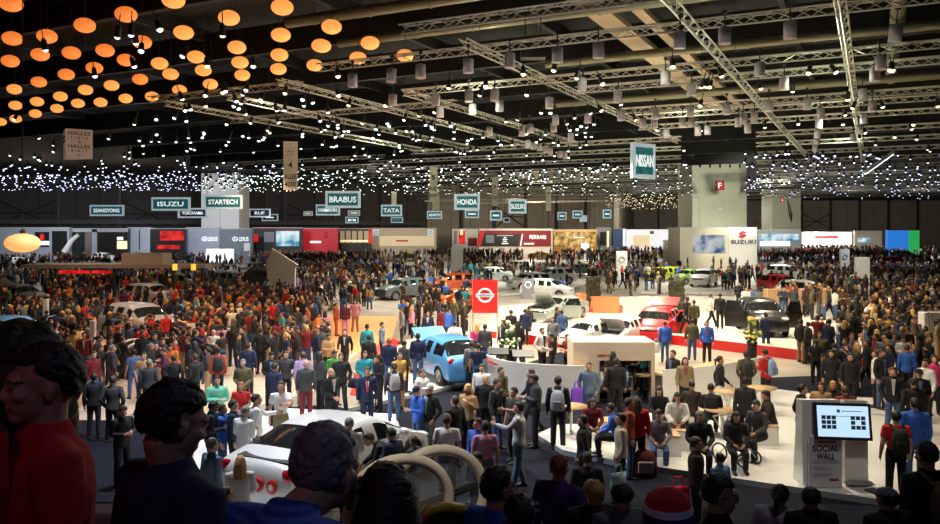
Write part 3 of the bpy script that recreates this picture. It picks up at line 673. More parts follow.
# grey block structures above stands in left
for (x0, x1, y0, d_, lab) in [(20, 205, 253, 66, 'long low pale grey stand roof stretching across the left distance'), ]:
    W_ = (x1 - x0) * d_ / F; x_ = ((x0 + x1) / 2 - CX) * d_ / F
    o = thing('stand_roof', lab, 'stand roof', (x_, d_, 0)); z_ = 2.55
    k = MB(); k.box((0, 2, z_), (W_, 4, .3)); k.build('roof_slab', mat('roof_taupe', (.30, .27, .22), .6), o)
    k = MB(); k.box((W_ * .16, 1., z_ + .62), (3.4, 2, .95)); k.build('upper_box', mat('roof_beige', (.42, .37, .29), .6), o)
    for i in range(7): k = MB(); k.box((-W_ * .48 + i * W_ * .16, .3, z_ / 2), (.18, .18, z_)); k.build('post', M_dark, o)
    for i, xx in enumerate([-.24, -.18, -.06]): k = MB(); k.box((W_ * xx, .05, 2.1), (1.6, .08, .25)); k.build('sign_strip', S_red, o)
    for xx in [.34, .44]: k = MB(); k.box((W_ * xx, -.1, 2.5), (.3, .3, .5)); k.build('lamp', mat('lamp_yellow', (.8, .5, .05), .5, emit=(1, .6, .05), es=1.), o)

# ================================================================ TOTEMS, FLAGS, WALL PANELS ON THE FLOOR
def totem(px, y0, y1, w, m, label, name='totem_sign', th=.35, z=0., emb=None, cat='totem'):
    p = gp(px, y1, z); W_ = w * p.y / F; H_ = (y1 - y0) * p.y / F
    o = thing(name, label, cat, p); k = MB(); k.box((0, 0, H_ / 2 + .03), (W_, th, H_ - .06)); k.build('panel', m, o, bevel=.02)
    k = MB(); k.box((0, 0, .03), (W_ * 1.08, th * 1.6, .06)); k.build('base_plate', M_grey, o)
    if emb:
        kk = MB(); r_ = W_ * .25; kk.tube([(r_ * math.cos(2 * PI * i / 20), -th / 2 - .02, H_ * .72 + r_ * math.sin(2 * PI * i / 20)) for i in range(21)], r_ * .18, 6); kk.build('emblem', emb, o)
    return o, W_, H_
totem(457, 247, 275, 12, M_white, 'white totem slab in the distance above the red flag')
totem(621.5, 251, 281, 11, M_white, 'white totem with a grey ring emblem left of the cream block', emb=M_grey)
totem(667, 240, 262, 8, M_white, 'slim white totem with small emblem farther back left of the cream block', emb=M_grey)
totem(844.5, 249, 276, 9, M_white, 'white totem in the aisle crowd right of the cream block', emb=M_grey)
totem(862, 257, 292, 14, M_wmatt, 'broad white totem panel in the aisle at right')
totem(528, 279, 299, 12, M_grey, 'grey panel with a white roundel behind the red flag', emb=M_wtext)
totem(774, 289, 307, 17, M_wood, 'wooden display box left of two behind the black car', th=.9, z=.45)
totem(797.5, 289, 306, 16, mat('box_tan', (.5, .4, .3), .5), 'tan display box right of two behind the black car', th=.9, z=.45)
totem(46, 299, 340, 4.5, M_white, 'slim white post behind the blue car at left', 'white_post', .2, cat='post')
totem(93, 320, 373, 5, M_white, 'slim white post left of the silver car', 'white_post', .2, cat='post')
totem(230, 328, 366, 5, M_white, 'slim white post left of the motorcycle', 'white_post', .2, cat='post')
totem(934, 312, 356, 26, M_white, 'white totem with a chrome letter emblem at right edge', th=.5)
o = bpy.data.objects[-1] if 0 else [q for q in bpy.data.objects if q.get('label', '').startswith('white totem with a chrome letter')][0]
k = MB(); P = gp(934, 356); kk = P.y / F
k.tube([(-.28, -.27, 1.9), (-.2, -.27, 1.35)], .05, 6); k.tube([(.28, -.27, 1.9), (.2, -.27, 1.35)], .05, 6); k.tube([(-.23, -.27, 1.62), (.23, -.27, 1.62)], .05, 6)
k.tube([(-.42, -.27, 2.), (.42, -.27, 2.), (.34, -.27, 1.2), (-.34, -.27, 1.2), (-.42, -.27, 2.)], .025, 6); k.build('emblem', M_rim, o)
# leaning white panel
p = gp(284, 300); o = thing('sloping_totem', 'tall white sloping display panel among the crowd left of centre', 'display', p)
k = MB(); k.slab([(-1.3, 0), (.9, 0), (.9, 2.6), (1.1, 2.8), (-.9, 4.1), (-1.3, 3.0)], .35, Matrix.Identity(4)); k.build('panel', mat('panel_pale', (.6, .54, .5), .5), o)
k = MB(); k.box((0, 0, .04), (2.4, .9, .08)); k.build('base_plate', M_grey, o)
# red square flag on two poles
p = gp(485, 346); s_ = p.y / F
o = thing('flag_sign', 'square red flag sign with a silver ring emblem held on two poles', 'sign', p)
Wf = 25 * s_; z0, z1 = [CAM_H - (y_ - YH) * s_ for y_ in (313, 280)]
k = MB(); k.box((0, 0, (z0 + z1) / 2), (Wf, .06, z1 - z0)); k.build('panel', mat('flag_red', (.68, .012, .01), .5), o)
for sx in (-1, 1):
    k = MB(); k.tube([(sx * Wf * .49, .03, .02), (sx * Wf * .49, .03, z1 + .05)], .035, 8); k.build('pole', M_alu, o)
    k = MB(); k.lathe([(.22, 0), (.22, .03), (.05, .05)], 14, Matrix.Translation((sx * Wf * .49, .03, 0))); k.build('base_plate', M_alu, o)
zc = (z0 + z1) / 2 + .06; r_ = Wf * .27
k = MB(); k.tube([(r_ * math.cos(2 * PI * i / 28), -.05, zc + r_ * .95 * math.sin(2 * PI * i / 28)) for i in range(29)], r_ * .17, 6); k.box((0, -.06, zc), (r_ * 2.7, .05, r_ * .5)); k.build('emblem', M_frame, o)
text('NISSAN', o, (0, -.09, zc), r_ * 2.2, r_ * .3, M_ktext)
# curved orange lounge wall and dark green topiary blocks
p = gp(640, 312, .45); o = thing('curved_screen_wall', 'low curved orange wall on the main stage left of the red car', 'wall', p)
k = MB(); pts = []; n_ = 18
ro, ri = 2.6, 2.45
out_ = [(-1.2 + ro * math.cos(PI * (.62 + .85 * i / n_)), 1.2 + ro * .8 * math.sin(PI * (.62 + .85 * i / n_))) for i in range(n_ + 1)]
in_ = [(-1.2 + ri * math.cos(PI * (.62 + .85 * i / n_)), 1.2 + ri * .8 * math.sin(PI * (.62 + .85 * i / n_))) for i in range(n_ + 1)]
k.prism(out_ + in_[::-1], 0, 1.0); k.build('wall_shell', mat('orange_wall', (.72, .22, .09), .4), o)
k = MB(); k.prism([(x_ * .98, y_) for x_, y_ in in_] + [(x_ * .8, y_ * .8 + .25) for x_, y_ in in_[::-1]], 0, .45); k.build('bench', M_red, o)
M_leaf = mat('topiary_leaf', (.022, .022, .01), .7, noise_amt=.5, nscale=14, bump=1.)
def topiary(px, y0, y1, w, label):
    p = gp(px, y1, .45); W_ = w * p.y / F; H_ = (y1 - y0) * p.y / F; o = thing('topiary_column', label, 'hedge', p)
    me = MB(); me.box((0, 0, H_ / 2 + .15), (W_, W_ * .6, H_ - .3))
    bm = bmesh.new(); bm.from_mesh(me.mesh('t', M_leaf)); bmesh.ops.subdivide_edges(bm, edges=bm.edges, cuts=9, use_grid_fill=True)
    for v in bm.verts: v.co += noise.noise_vector(v.co * 6) * .09 + Vector((R.uniform(-.03, .03), R.uniform(-.03, .03), R.uniform(-.03, .03)))
    m_ = bpy.data.meshes.new('foliage'); bm.to_mesh(m_); bm.free(); m_.materials.append(M_leaf); link('foliage', m_, o)
    k = MB(); k.box((0, 0, .12), (W_ * 1.1, W_ * .8, .24)); k.build('planter', M_red, o)
topiary(593, 277, 312, 13, 'tall clipped dark green hedge block on the stage, left of two')
topiary(676.5, 281, 314, 14, 'tall clipped dark green hedge block behind the red car')

# ================================================================ RECEPTION COUNTER, KIOSK, LOUNGE
def curve_pts(pts, n=8):
    out = []; P = [pts[0]] + pts + [pts[-1]]
    for i in range(1, len(P) - 2):
        for j in range(n):
            t_ = j / n; a, b, c_, d_ = [Vector(P[i + q]) for q in (-1, 0, 1, 2)]
            out.append(.5 * (2 * b + (c_ - a) * t_ + (2 * a - 5 * b + 4 * c_ - d_) * t_ ** 2 + (3 * b - a - 3 * c_ + d_) * t_ ** 3))
    out.append(Vector(pts[-1])); return out
def counter(pix, label, h=1.1, w=.55):
    c = curve_pts([gp(x, y).to_2d() for x, y in pix]); o = thing('reception_counter', label, 'counter', (c[len(c) // 2].x, c[len(c) // 2].y, 0), 0, 'reception counters')
    org = c[len(c) // 2].copy(); c = [q - org for q in c]
    nr = []
    for i in range(len(c)):
        t_ = (c[min(i + 1, len(c) - 1)] - c[max(i - 1, 0)]).normalized(); nr.append(Vector((-t_.y, t_.x)))
    o_pts[:] = [c, nr]
    def band(a, b, z0, z1, m, nm):
        k = MB(); vs = []; fs = []; n = len(c)
        for i in range(n):
            for (e, z) in ((a, z0), (b, z0), (b, z1), (a, z1)): q = c[i] + nr[i] * e; vs.append((q.x, q.y, z))
        for i in range(n - 1):
            for j in range(4): fs.append((i * 4 + j, i * 4 + (j + 1) % 4, (i + 1) * 4 + (j + 1) % 4, (i + 1) * 4 + j))
        fs += [(3, 2, 1, 0), ((n - 1) * 4, (n - 1) * 4 + 1, (n - 1) * 4 + 2, (n - 1) * 4 + 3)]
        k.add(vs, fs); return k.build(nm, m, o)
    band(0, .07, 0, h + .14, M_white, 'front_panel'); band(.07, w, h - .06, h, M_wood, 'worktop'); band(.07, w * .95, .45, .49, M_wood, 'shelf'); band(.12, w * .9, 0, .08, M_grey, 'plinth')
    band(w + .75, w + 1.35, h - .30, h - .24, M_wood, 'back_worktop'); band(w + 1.25, w + 1.33, 0, h - .30, M_white, 'back_panel')
    return o
o_pts = []
o = counter([(488, 393), (500, 398), (518, 401.5), (545, 404), (585, 406)], 'curved white reception counter left of the kiosk box')
cc, nn = o_pts
i = 4; t_ = cc[i + 1] - cc[i - 1]; text('NISSAN', o, (cc[i].x - nn[i].x * .03, cc[i].y - nn[i].y * .03, 1.08), .8, .08, M_rtext, math.atan2(t_.y, t_.x))
counter([(664, 411), (690, 408.5), (715, 405), (740, 400), (764, 394)], 'angled white reception counter right of the kiosk box')
p = gp(614, 402); s_ = p.y / F; Wk = 82 * s_; Hk = CAM_H - (342 - YH) * s_
o = thing('merchandise_kiosk', 'large beige-white kiosk box with an open clothes niche at the counter', 'kiosk', p)
M_kiosk = mat('kiosk_cream', (.66, .57, .47), .45)
k = MB(); k.box((0, .75, Hk - .3), (Wk, 1.5, .6)); k.build('header', M_kiosk, o, bevel=.01)
k = MB(); k.box((-Wk / 2 + .42, .75, (Hk - .6) / 2), (.84, 1.5, Hk - .6)); k.build('side_wall', M_kiosk, o)
k = MB(); k.box((Wk / 2 - .06, .75, (Hk - .6) / 2), (.12, 1.5, Hk - .6)); k.build('side_wall', M_kiosk, o)
k = MB(); k.box((.36, 1.44, (Hk - .6) / 2), (Wk - .95, .1, Hk - .6)); k.build('back_panel', M_lgrey, o)
for z_ in (.35, .75): k = MB(); k.box((.36, .85, z_), (Wk - .98, 1.05, .04)); k.build('shelf', M_wood, o)
k = MB(); k.tube([(-.5, .5, Hk - .8), (1.25, .5, Hk - .8)], .02, 8); k.build('clothes_rail', M_alu, o)
text('NISSAN', o, (-.32, -.015, Hk - .42), .42, .07, M_rtext); 
for i in range(6):
    o2 = thing('hanging_jacket', '%s jacket on the kiosk clothes rail, %s from left' % (['white', 'navy', 'black', 'white and blue', 'black', 'navy'][i], ordn(i)), 'jacket', p + Vector((-.3 + i * .27, .5, Hk - .82)), 1.35, 'jackets on the kiosk rail')
    k = MB(); k.rings([((0, 0, -.78), (.24, 0, 0), (0, .07, 0)), ((0, 0, -.3), (.22, 0, 0), (0, .08, 0)), ((0, 0, -.1), (.23, 0, 0), (0, .07, 0)), ((0, 0, -.03), (.08, 0, 0), (0, .05, 0))], 12)
    for sx in (-1, 1): k.tube([(sx * .19, 0, -.1), (sx * .28, 0, -.4), (sx * .29, .02, -.7)], [.065, .055, .045], 8)
    j = k.build('jacket_body', M_cloth, o2, True); j.color = (*[(.7, .7, .72), (.02, .03, .1), (.015, .015, .018), (.3, .4, .6), (.015, .015, .02), (.02, .03, .08)][i], 1)
    k = MB(); k.tube([(-.16, 0, -.06), (0, 0, 0), (.16, 0, -.06)], .008, 5); k.tube([(0, 0, 0), (0, 0, .04)], .006, 5); k.build('hanger', M_alu, o2)
# flower vases
def flowers(px, y1, h, label, z, col, col2):
    p = gp(px, y1, z); o = thing('flower_vase', label, 'flowers', p, 0, 'tall flower vases')
    k = MB(); k.lathe([(.16, 0), (.2, .05), (.19, h * .5), (.23, h * .55)], 16); k.build('vase', M_black, o, True)
    k = MB(); l = MB(); bl = []
    for i in range(26):
        a = R.uniform(0, 2 * PI); e = R.uniform(.08, .4); zz = h * .55 + R.uniform(.02, .4); q = (e * math.cos(a), e * math.sin(a), zz)
        k.tube([(0, 0, h * .5), (q[0] * .5, q[1] * .5, zz * .9), q], .008, 4, cap=False)
        l.ell((q[0] * .8, q[1] * .8, zz - .06), (.09, .03, .06), Matrix.Rotation(a, 3, 'Z'), 6, 4)
        bl.append((q, (.06, .06, .05)))
    for i in range(5):
        a = i * 1.3; q = (.1 * math.cos(a), .1 * math.sin(a), h * R.uniform(.85, 1.05)); k.tube([(0, 0, h * .5), (q[0] * .3, q[1] * .3, h * .75), q], .012, 4, cap=False); bl.append((q, (.10, .08, .09))); l.ell((q[0], q[1], q[2] - .14), (.12, .05, .07), Matrix.Rotation(a, 3, 'Z'), 6, 4)
    k.build('stems', mat('stem_green', (.05, .14, .03), .6), o); l.build('leaves', mat('leaf_green', col2, .6), o, True); 
    for q, r_ in bl: e = MB(); e.ell((0, 0, 0), r_, nu=9, nv=7); e.build('bloom', mat('bloom' + str(px), col, .6), o, True, q)
flowers(510, 379, 2.0, 'tall black vase of white flowers beside the reception counter', 0, (.7, .72, .45), (.05, .16, .04))
flowers(752, 368, 1.9, 'tall black vase of yellow-green flowers before the main stage', 0, (.72, .62, .14), (.1, .2, .04))
# display desk and lecterns near flower vase
def lectern(px, y1, label, z=0, rz=0.):
    o = thing('display_stand', label, 'display stand', gp(px, y1, z), rz, 'small display stands')
    k = MB(); k.box((0, 0, .55), (.16, .12, 1.1)); k.build('column', M_grey, o); k = MB(); k.box((0, -.05, 1.14), (.75, .5, .05), rx=.35); k.build('screen_panel', M_black, o, bevel=.01); k = MB(); k.box((0, 0, .02), (.6, .5, .04)); k.build('base_plate', M_grey, o)
lectern(523, 386, 'dark slanted display stand right of the white flower vase'); lectern(498, 383, 'dark slanted display stand left of the white flower vase')
# social screen kiosk
p = gp(835, 487, .14); s_ = p.y / F
o = thing('screen_kiosk', 'white kiosk with a tilted lit screen and a poster below it', 'kiosk', p)
def kx(x_): return (x_ - 835) * s_
Hs = (487 - 401) * s_
k = MB(); k.slab([(0, 0), (.5, 0), (.34, Hs * .98), (.05, Hs)], 38 * s_, Matrix.Translation((kx(823.5), .08, 0)) @ Matrix.Rotation(PI / 2, 4, 'Z')); k.build('left_fin', M_white, o, bevel=.01)
k = MB(); k.slab([(0, 0), (.5, 0), (.34, Hs * .97), (.05, Hs)], 22 * s_, Matrix.Translation((kx(858), .04, .0)) @ Matrix.Rotation(PI / 2 - .12, 4, 'Z')); k.build('right_fin', M_white, o, bevel=.01)
k = MB(); k.box((kx(824.5), -.03, (487 - 461) * s_), (33 * s_, .04, 51 * s_)); k.build('poster', mat('poster_lilac', (.56, .54, .62), .5), o)
text('SOCIAL', o, (kx(824.5), -.055, (487 - 447.5) * s_), 26 * s_, 6 * s_, M_ktext); text('WALL', o, (kx(824.5), -.055, (487 - 455.5) * s_), 18 * s_, 6 * s_, M_ktext)
k = MB()
k.box((kx(826), -.052, (487 - 441) * s_), (18 * s_, .01, 1.6 * s_)); k.box((kx(833), -.052, (487 - 479) * s_), (9 * s_, .01, 2.6 * s_)); k.build('printed_bar', mat('bar_crimson', (.3, .02, .04), .5), o)
k = MB()
for y_ in (460.5, 462.5, 467, 469, 473, 475): k.box((kx(824.5 - (3 if y_ > 465 else 0)), -.052, (487 - y_) * s_), ((26 if y_ < 465 else 17) * s_, .01, .7 * s_))
k.build('printed_lines', M_grey, o)
sc = thing('x', None, None); sc.name = 'screen'; sc.parent = o; del_ = [sc.pop(q) for q in list(sc.keys())]
sc.location = (kx(839.5), -.12, (487 - 420) * s_ ); sc.rotation_euler = (-.2, 0, -.14)
k = MB(); k.box((0, 0, 0), (54 * s_, .09, 36 * s_)); k.build('bezel', M_black, sc, bevel=.01)
k = MB(); k.box((0, -.05, 0), (48 * s_, .02, 30 * s_)); k.build('display', mat('display_glow', (.3, .4, .5), .3, emit=(.46, .66, .86), es=1.15), sc)
k = MB()
for bx in (-13.5, 14):
    for i in range(3):
        for j in range(3):
            if bx > 0 and i == 1 and j == 1: continue
            k.box(((bx + (i - 1) * 4.8) * s_, -.064, (-1 + (j - 1) * 4.6) * s_), (4 * s_, .008, 3.8 * s_))
k.build('picture_tiles', mat('tiles', (.06, .12, .2), .4), sc)
k = MB(); k.box((-4 * s_, -.064, 10 * s_), (3 * s_, .008, 3 * s_)); k.box((0, -.064, 10 * s_), (.5 * s_, .008, 2.5 * s_)); k.build('icon', mat('icon_teal', (.05, .4, .55), .4), sc)
k = MB(); k.box((9 * s_, -.064, 10 * s_), (18 * s_, .008, .8 * s_)); k.box((2 * s_, -.064, 5 * s_), (28 * s_, .008, .5 * s_)); k.build('printed_lines', M_lgrey, sc)
k = MB(); k.slab([(0, 0), (.6, 0), (.5, .08), (0, .08)], .1, Matrix.Translation((kx(846), .0, .05))); k.build('foot_rail', M_grey, o)
# white stool boxes, low tables
def cube_seat(px, y1, w, label, wood=True, h=.45):
    p = gp(px, y1, .14); o = thing('bench_seat', label, 'seat', p, R.uniform(-.4, .4), 'white box seats in the lounge')
    k = MB(); k.box((0, .25, h / 2), (w, .5, h)); k.build('seat_box', M_white, o, bevel=.015)
    if wood: k = MB(); k.box((0, .25, h + .02), (w * 1.02, .5, .04)); k.build('seat_pad', M_wood, o, bevel=.01)
    return o
cube_seat(658, 457, 1.1, 'white box seat under the man in grey at lounge left'); cube_seat(690, 452, 1.0, 'white box seat with wooden top, second in the lounge'); cube_seat(762, 446, .8, 'white box seat nearest the leaning person'); cube_seat(680, 428, 1.2, 'white box seat behind the seated visitors'); cube_seat(744, 441, .6, 'narrow white box seat under the reading visitor', False); cube_seat(620, 440, 1.4, 'long white box seat at the platform left end')
def low_table(px, y1, label):
    o = thing('low_table', label, 'table', gp(px, y1, .14), 0, 'round lounge tables'); k = MB(); k.lathe([(.42, .69), (.43, .72)], 24); k.build('table_top', M_wood, o, True); k = MB(); k.lathe([(.04, .02), (.04, .69)], 10); k.build('stem', M_alu, o); k = MB(); k.lathe([(.26, 0), (.26, .02), (.05, .03)], 18); k.build('foot_plate', M_alu, o)
low_table(729, 416, 'round wooden table behind the seated lounge visitors'); low_table(722, 437, 'small round table before the seated lounge visitors'); low_table(571, 433, 'round wooden table near the visitor with a grey backpack'); low_table(762, 412, 'round wooden table at the right end of the lounge')
# escalator
o = thing('escalator', 'escalator with two white arched handrails and glass sides at bottom centre', 'escalator', (-.5, 9.3, 0), 0)
M_hand = mat('handrail_white', (.74, .70, .62), .35)
def balustrade(px, py, d, rx, rz_, ext):
    pk = at(px, py, d); pk.x += .5; pk.y -= 9.3
    pts = []
    for i in range(-10, 25):
        a = PI * .5 - (i / 24) * PI * .62 if i >= 0 else PI * .5 - (i / 24) * PI * 1.1
        pts.append((pk.x + rx * math.cos(a), pk.y + .25 * math.cos(a), pk.z - rz_ + rz_ * math.sin(a)))
    e = Vector(pts[0]); pts = [(e.x - ext * .5, e.y - .05, e.z - ext * .9)] + pts
    k = MB(); k.tube(pts, (.062), 10); k.build('handrail', M_hand, o, True)
    inner = [(pk.x + (q[0] - pk.x) * .9, q[1], pk.z - rz_ + (q[2] - pk.z + rz_) * .9) for q in pts]
    k = MB(); n = len(inner); zb = min(q[2] for q in inner) - .25
    vs = [q for q in inner] + [(q[0], q[1], zb) for q in inner]; k.add(vs, [(i, i + 1, n + i + 1, n + i) for i in range(n - 1)])
    k.build('glass_panel', mat('glass_side', (.75, .85, .85), .05, alpha=.13), o)
    k = MB(); k.tube([(inner[0][0], inner[0][1], zb + .3), (inner[-1][0], inner[-1][1], zb + .52)], .05, 6); k.build('skirt_bar', M_black, o)
balustrade(399, 459.5, 8.6, .53, .5, .5); balustrade(436, 450, 9.3, .56, .56, .3)
k = MB(); k.box((-.1, -.1, .75), (1.6, 1.7, 1.5)); k.build('truss_casing', mat('casing_brown', (.10, .06, .045), .6), o)
k = MB(); pts = [at(418, 522, 5.2), at(428, 510, 5.25), at(446, 507, 5.4), at(462, 509, 5.5)]
o = thing('guard_rail', 'short bent yellow guard rail with brown panel at bottom centre', 'railing', (pts[1].x, pts[1].y, 0)); L_ = [q - o.location for q in pts]
k.tube([tuple(q) for q in L_], .04, 8); k.build('top_tube', mat('rail_yellow', (.62, .38, .03), .4), o, True)
k = MB(); vs = [tuple(q) for q in L_] + [(q.x, q.y, q.z - .8) for q in L_] ; vs2 = [(x_, y_ + .03, z_) for x_, y_, z_ in vs]; k.add(vs + vs2, [(i, i + 1, 5 + i, 4 + i) for i in range(3)] + [(8 + i + 1, 8 + i, 12 + i, 13 + i) for i in range(3)]); k.build('side_panel', mat('panel_brown', (.13, .07, .04), .6), o)
for i in (0, 3): k = MB(); q = L_[i]; k.tube([tuple(q), (q.x, q.y, stair_z(0.2, pts[i].y) )], .025, 6); k.build('post', M_dark, o)
# ================================================================ CARS
M_arch = mat('wheel_arch', (.008, .008, .008), .8)
# station rows: (fraction from rear, roof/top z, belt z, width factor)
CARS = {
 'hatch': dict(L=4.35, W=1.78, rw=.32, zb=.2, ax=(.19, .80), st=[(0, .78, .72, .78), (.015, .98, .92, .92), (.05, 1.04, .99, .96), (.14, 1.42, 1.0, .98), (.19, 1.50, .98, .99), (.34, 1.55, .96, 1), (.37, 1.55, .96, 1), (.52, 1.55, .94, 1), (.55, 1.54, .94, 1), (.63, 1.46, .93, 1), (.78, 1.03, .94, .99), (.88, .93, .89, .97), (.955, .80, .76, .92), (.99, .62, .58, .82), (1, .5, .46, .76)], rear=(2, 4), wind=(9, 10), side=[(3, 5), (6, 7), (8, 9)], tri=9),
 'suv': dict(L=4.6, W=1.86, rw=.37, zb=.27, ax=(.19, .80), st=[(0, .85, .8, .84), (.012, 1.1, 1.04, .94), (.04, 1.17, 1.1, .97), (.10, 1.60, 1.1, .98), (.15, 1.68, 1.08, .99), (.30, 1.71, 1.06, 1), (.32, 1.71, 1.06, 1), (.49, 1.71, 1.04, 1), (.52, 1.70, 1.04, 1), (.62, 1.62, 1.03, 1), (.75, 1.14, 1.05, .99), (.87, 1.06, 1.01, .98), (.955, .97, .92, .94), (.99, .78, .72, .86), (1, .6, .55, .8)], rear=(2, 4), wind=(9, 10), side=[(3, 5), (6, 7), (8, 9)], tri=9),
 'sedan': dict(L=4.75, W=1.82, rw=.33, zb=.2, ax=(.2, .80), st=[(0, .72, .66, .78), (.015, .95, .88, .92), (.05, 1.02, .97, .95), (.16, 1.05, .98, .97), (.30, 1.40, .97, .99), (.35, 1.44, .96, 1), (.42, 1.45, .95, 1), (.52, 1.45, .94, 1), (.545, 1.45, .94, 1), (.62, 1.38, .93, 1), (.75, .99, .93, .99), (.87, .9, .86, .97), (.955, .78, .74, .92), (.99, .6, .56, .83), (1, .48, .44, .76)], rear=(3, 4), wind=(9, 10), side=[(4, 5), (6, 7), (8, 9)], tri=9),
 'coupe': dict(L=4.3, W=1.86, rw=.34, zb=.16, ax=(.2, .80), st=[(0, .62, .56, .84), (.02, .88, .8, .94), (.06, .95, .88, .98), (.14, 1.0, .92, .99), (.36, 1.30, .92, 1), (.42, 1.34, .91, 1), (.46, 1.35, .9, 1), (.56, 1.34, .88, 1), (.58, 1.33, .88, 1), (.62, 1.28, .87, 1), (.78, .92, .86, .99), (.88, .82, .78, .97), (.955, .68, .64, .92), (.99, .5, .46, .83), (1, .4, .36, .76)], rear=(3, 4), wind=(9, 10), side=[(4, 6), (7, 9)], tri=9),
 'sports': dict(L=4.5, W=1.92, rw=.33, zb=.14, ax=(.19, .80), st=[(0, .6, .54, .86), (.02, .8, .74, .95), (.08, .86, .8, .99), (.2, .9, .82, 1), (.38, 1.12, .82, 1), (.44, 1.15, .8, 1), (.48, 1.16, .8, 1), (.54, 1.15, .79, 1), (.56, 1.14, .79, 1), (.60, 1.1, .78, 1), (.76, .78, .74, .99), (.88, .68, .64, .97), (.955, .55, .5, .92), (.99, .4, .36, .83), (1, .32, .28, .76)], rear=(3, 4), wind=(9, 10), side=[(4, 6), (7, 9)], tri=9),
 'pickup': dict(L=5.1, W=1.88, rw=.40, zb=.32, ax=(.2, .80), st=[(0, .9, .84, .94), (.01, 1.05, 1.0, .96), (.04, 1.08, 1.04, .97), (.36, 1.08, 1.04, .98), (.40, 1.66, 1.06, .99), (.43, 1.74, 1.06, 1), (.48, 1.75, 1.05, 1), (.56, 1.75, 1.04, 1), (.58, 1.74, 1.04, 1), (.65, 1.66, 1.03, 1), (.76, 1.14, 1.05, .99), (.87, 1.06, 1.01, .98), (.955, .98, .92, .95), (.99, .8, .74, .88), (1, .62, .56, .82)], rear=(3, 4), wind=(9, 10), side=[(4, 6), (7, 9)], tri=9),
}
CARPARTS = {}
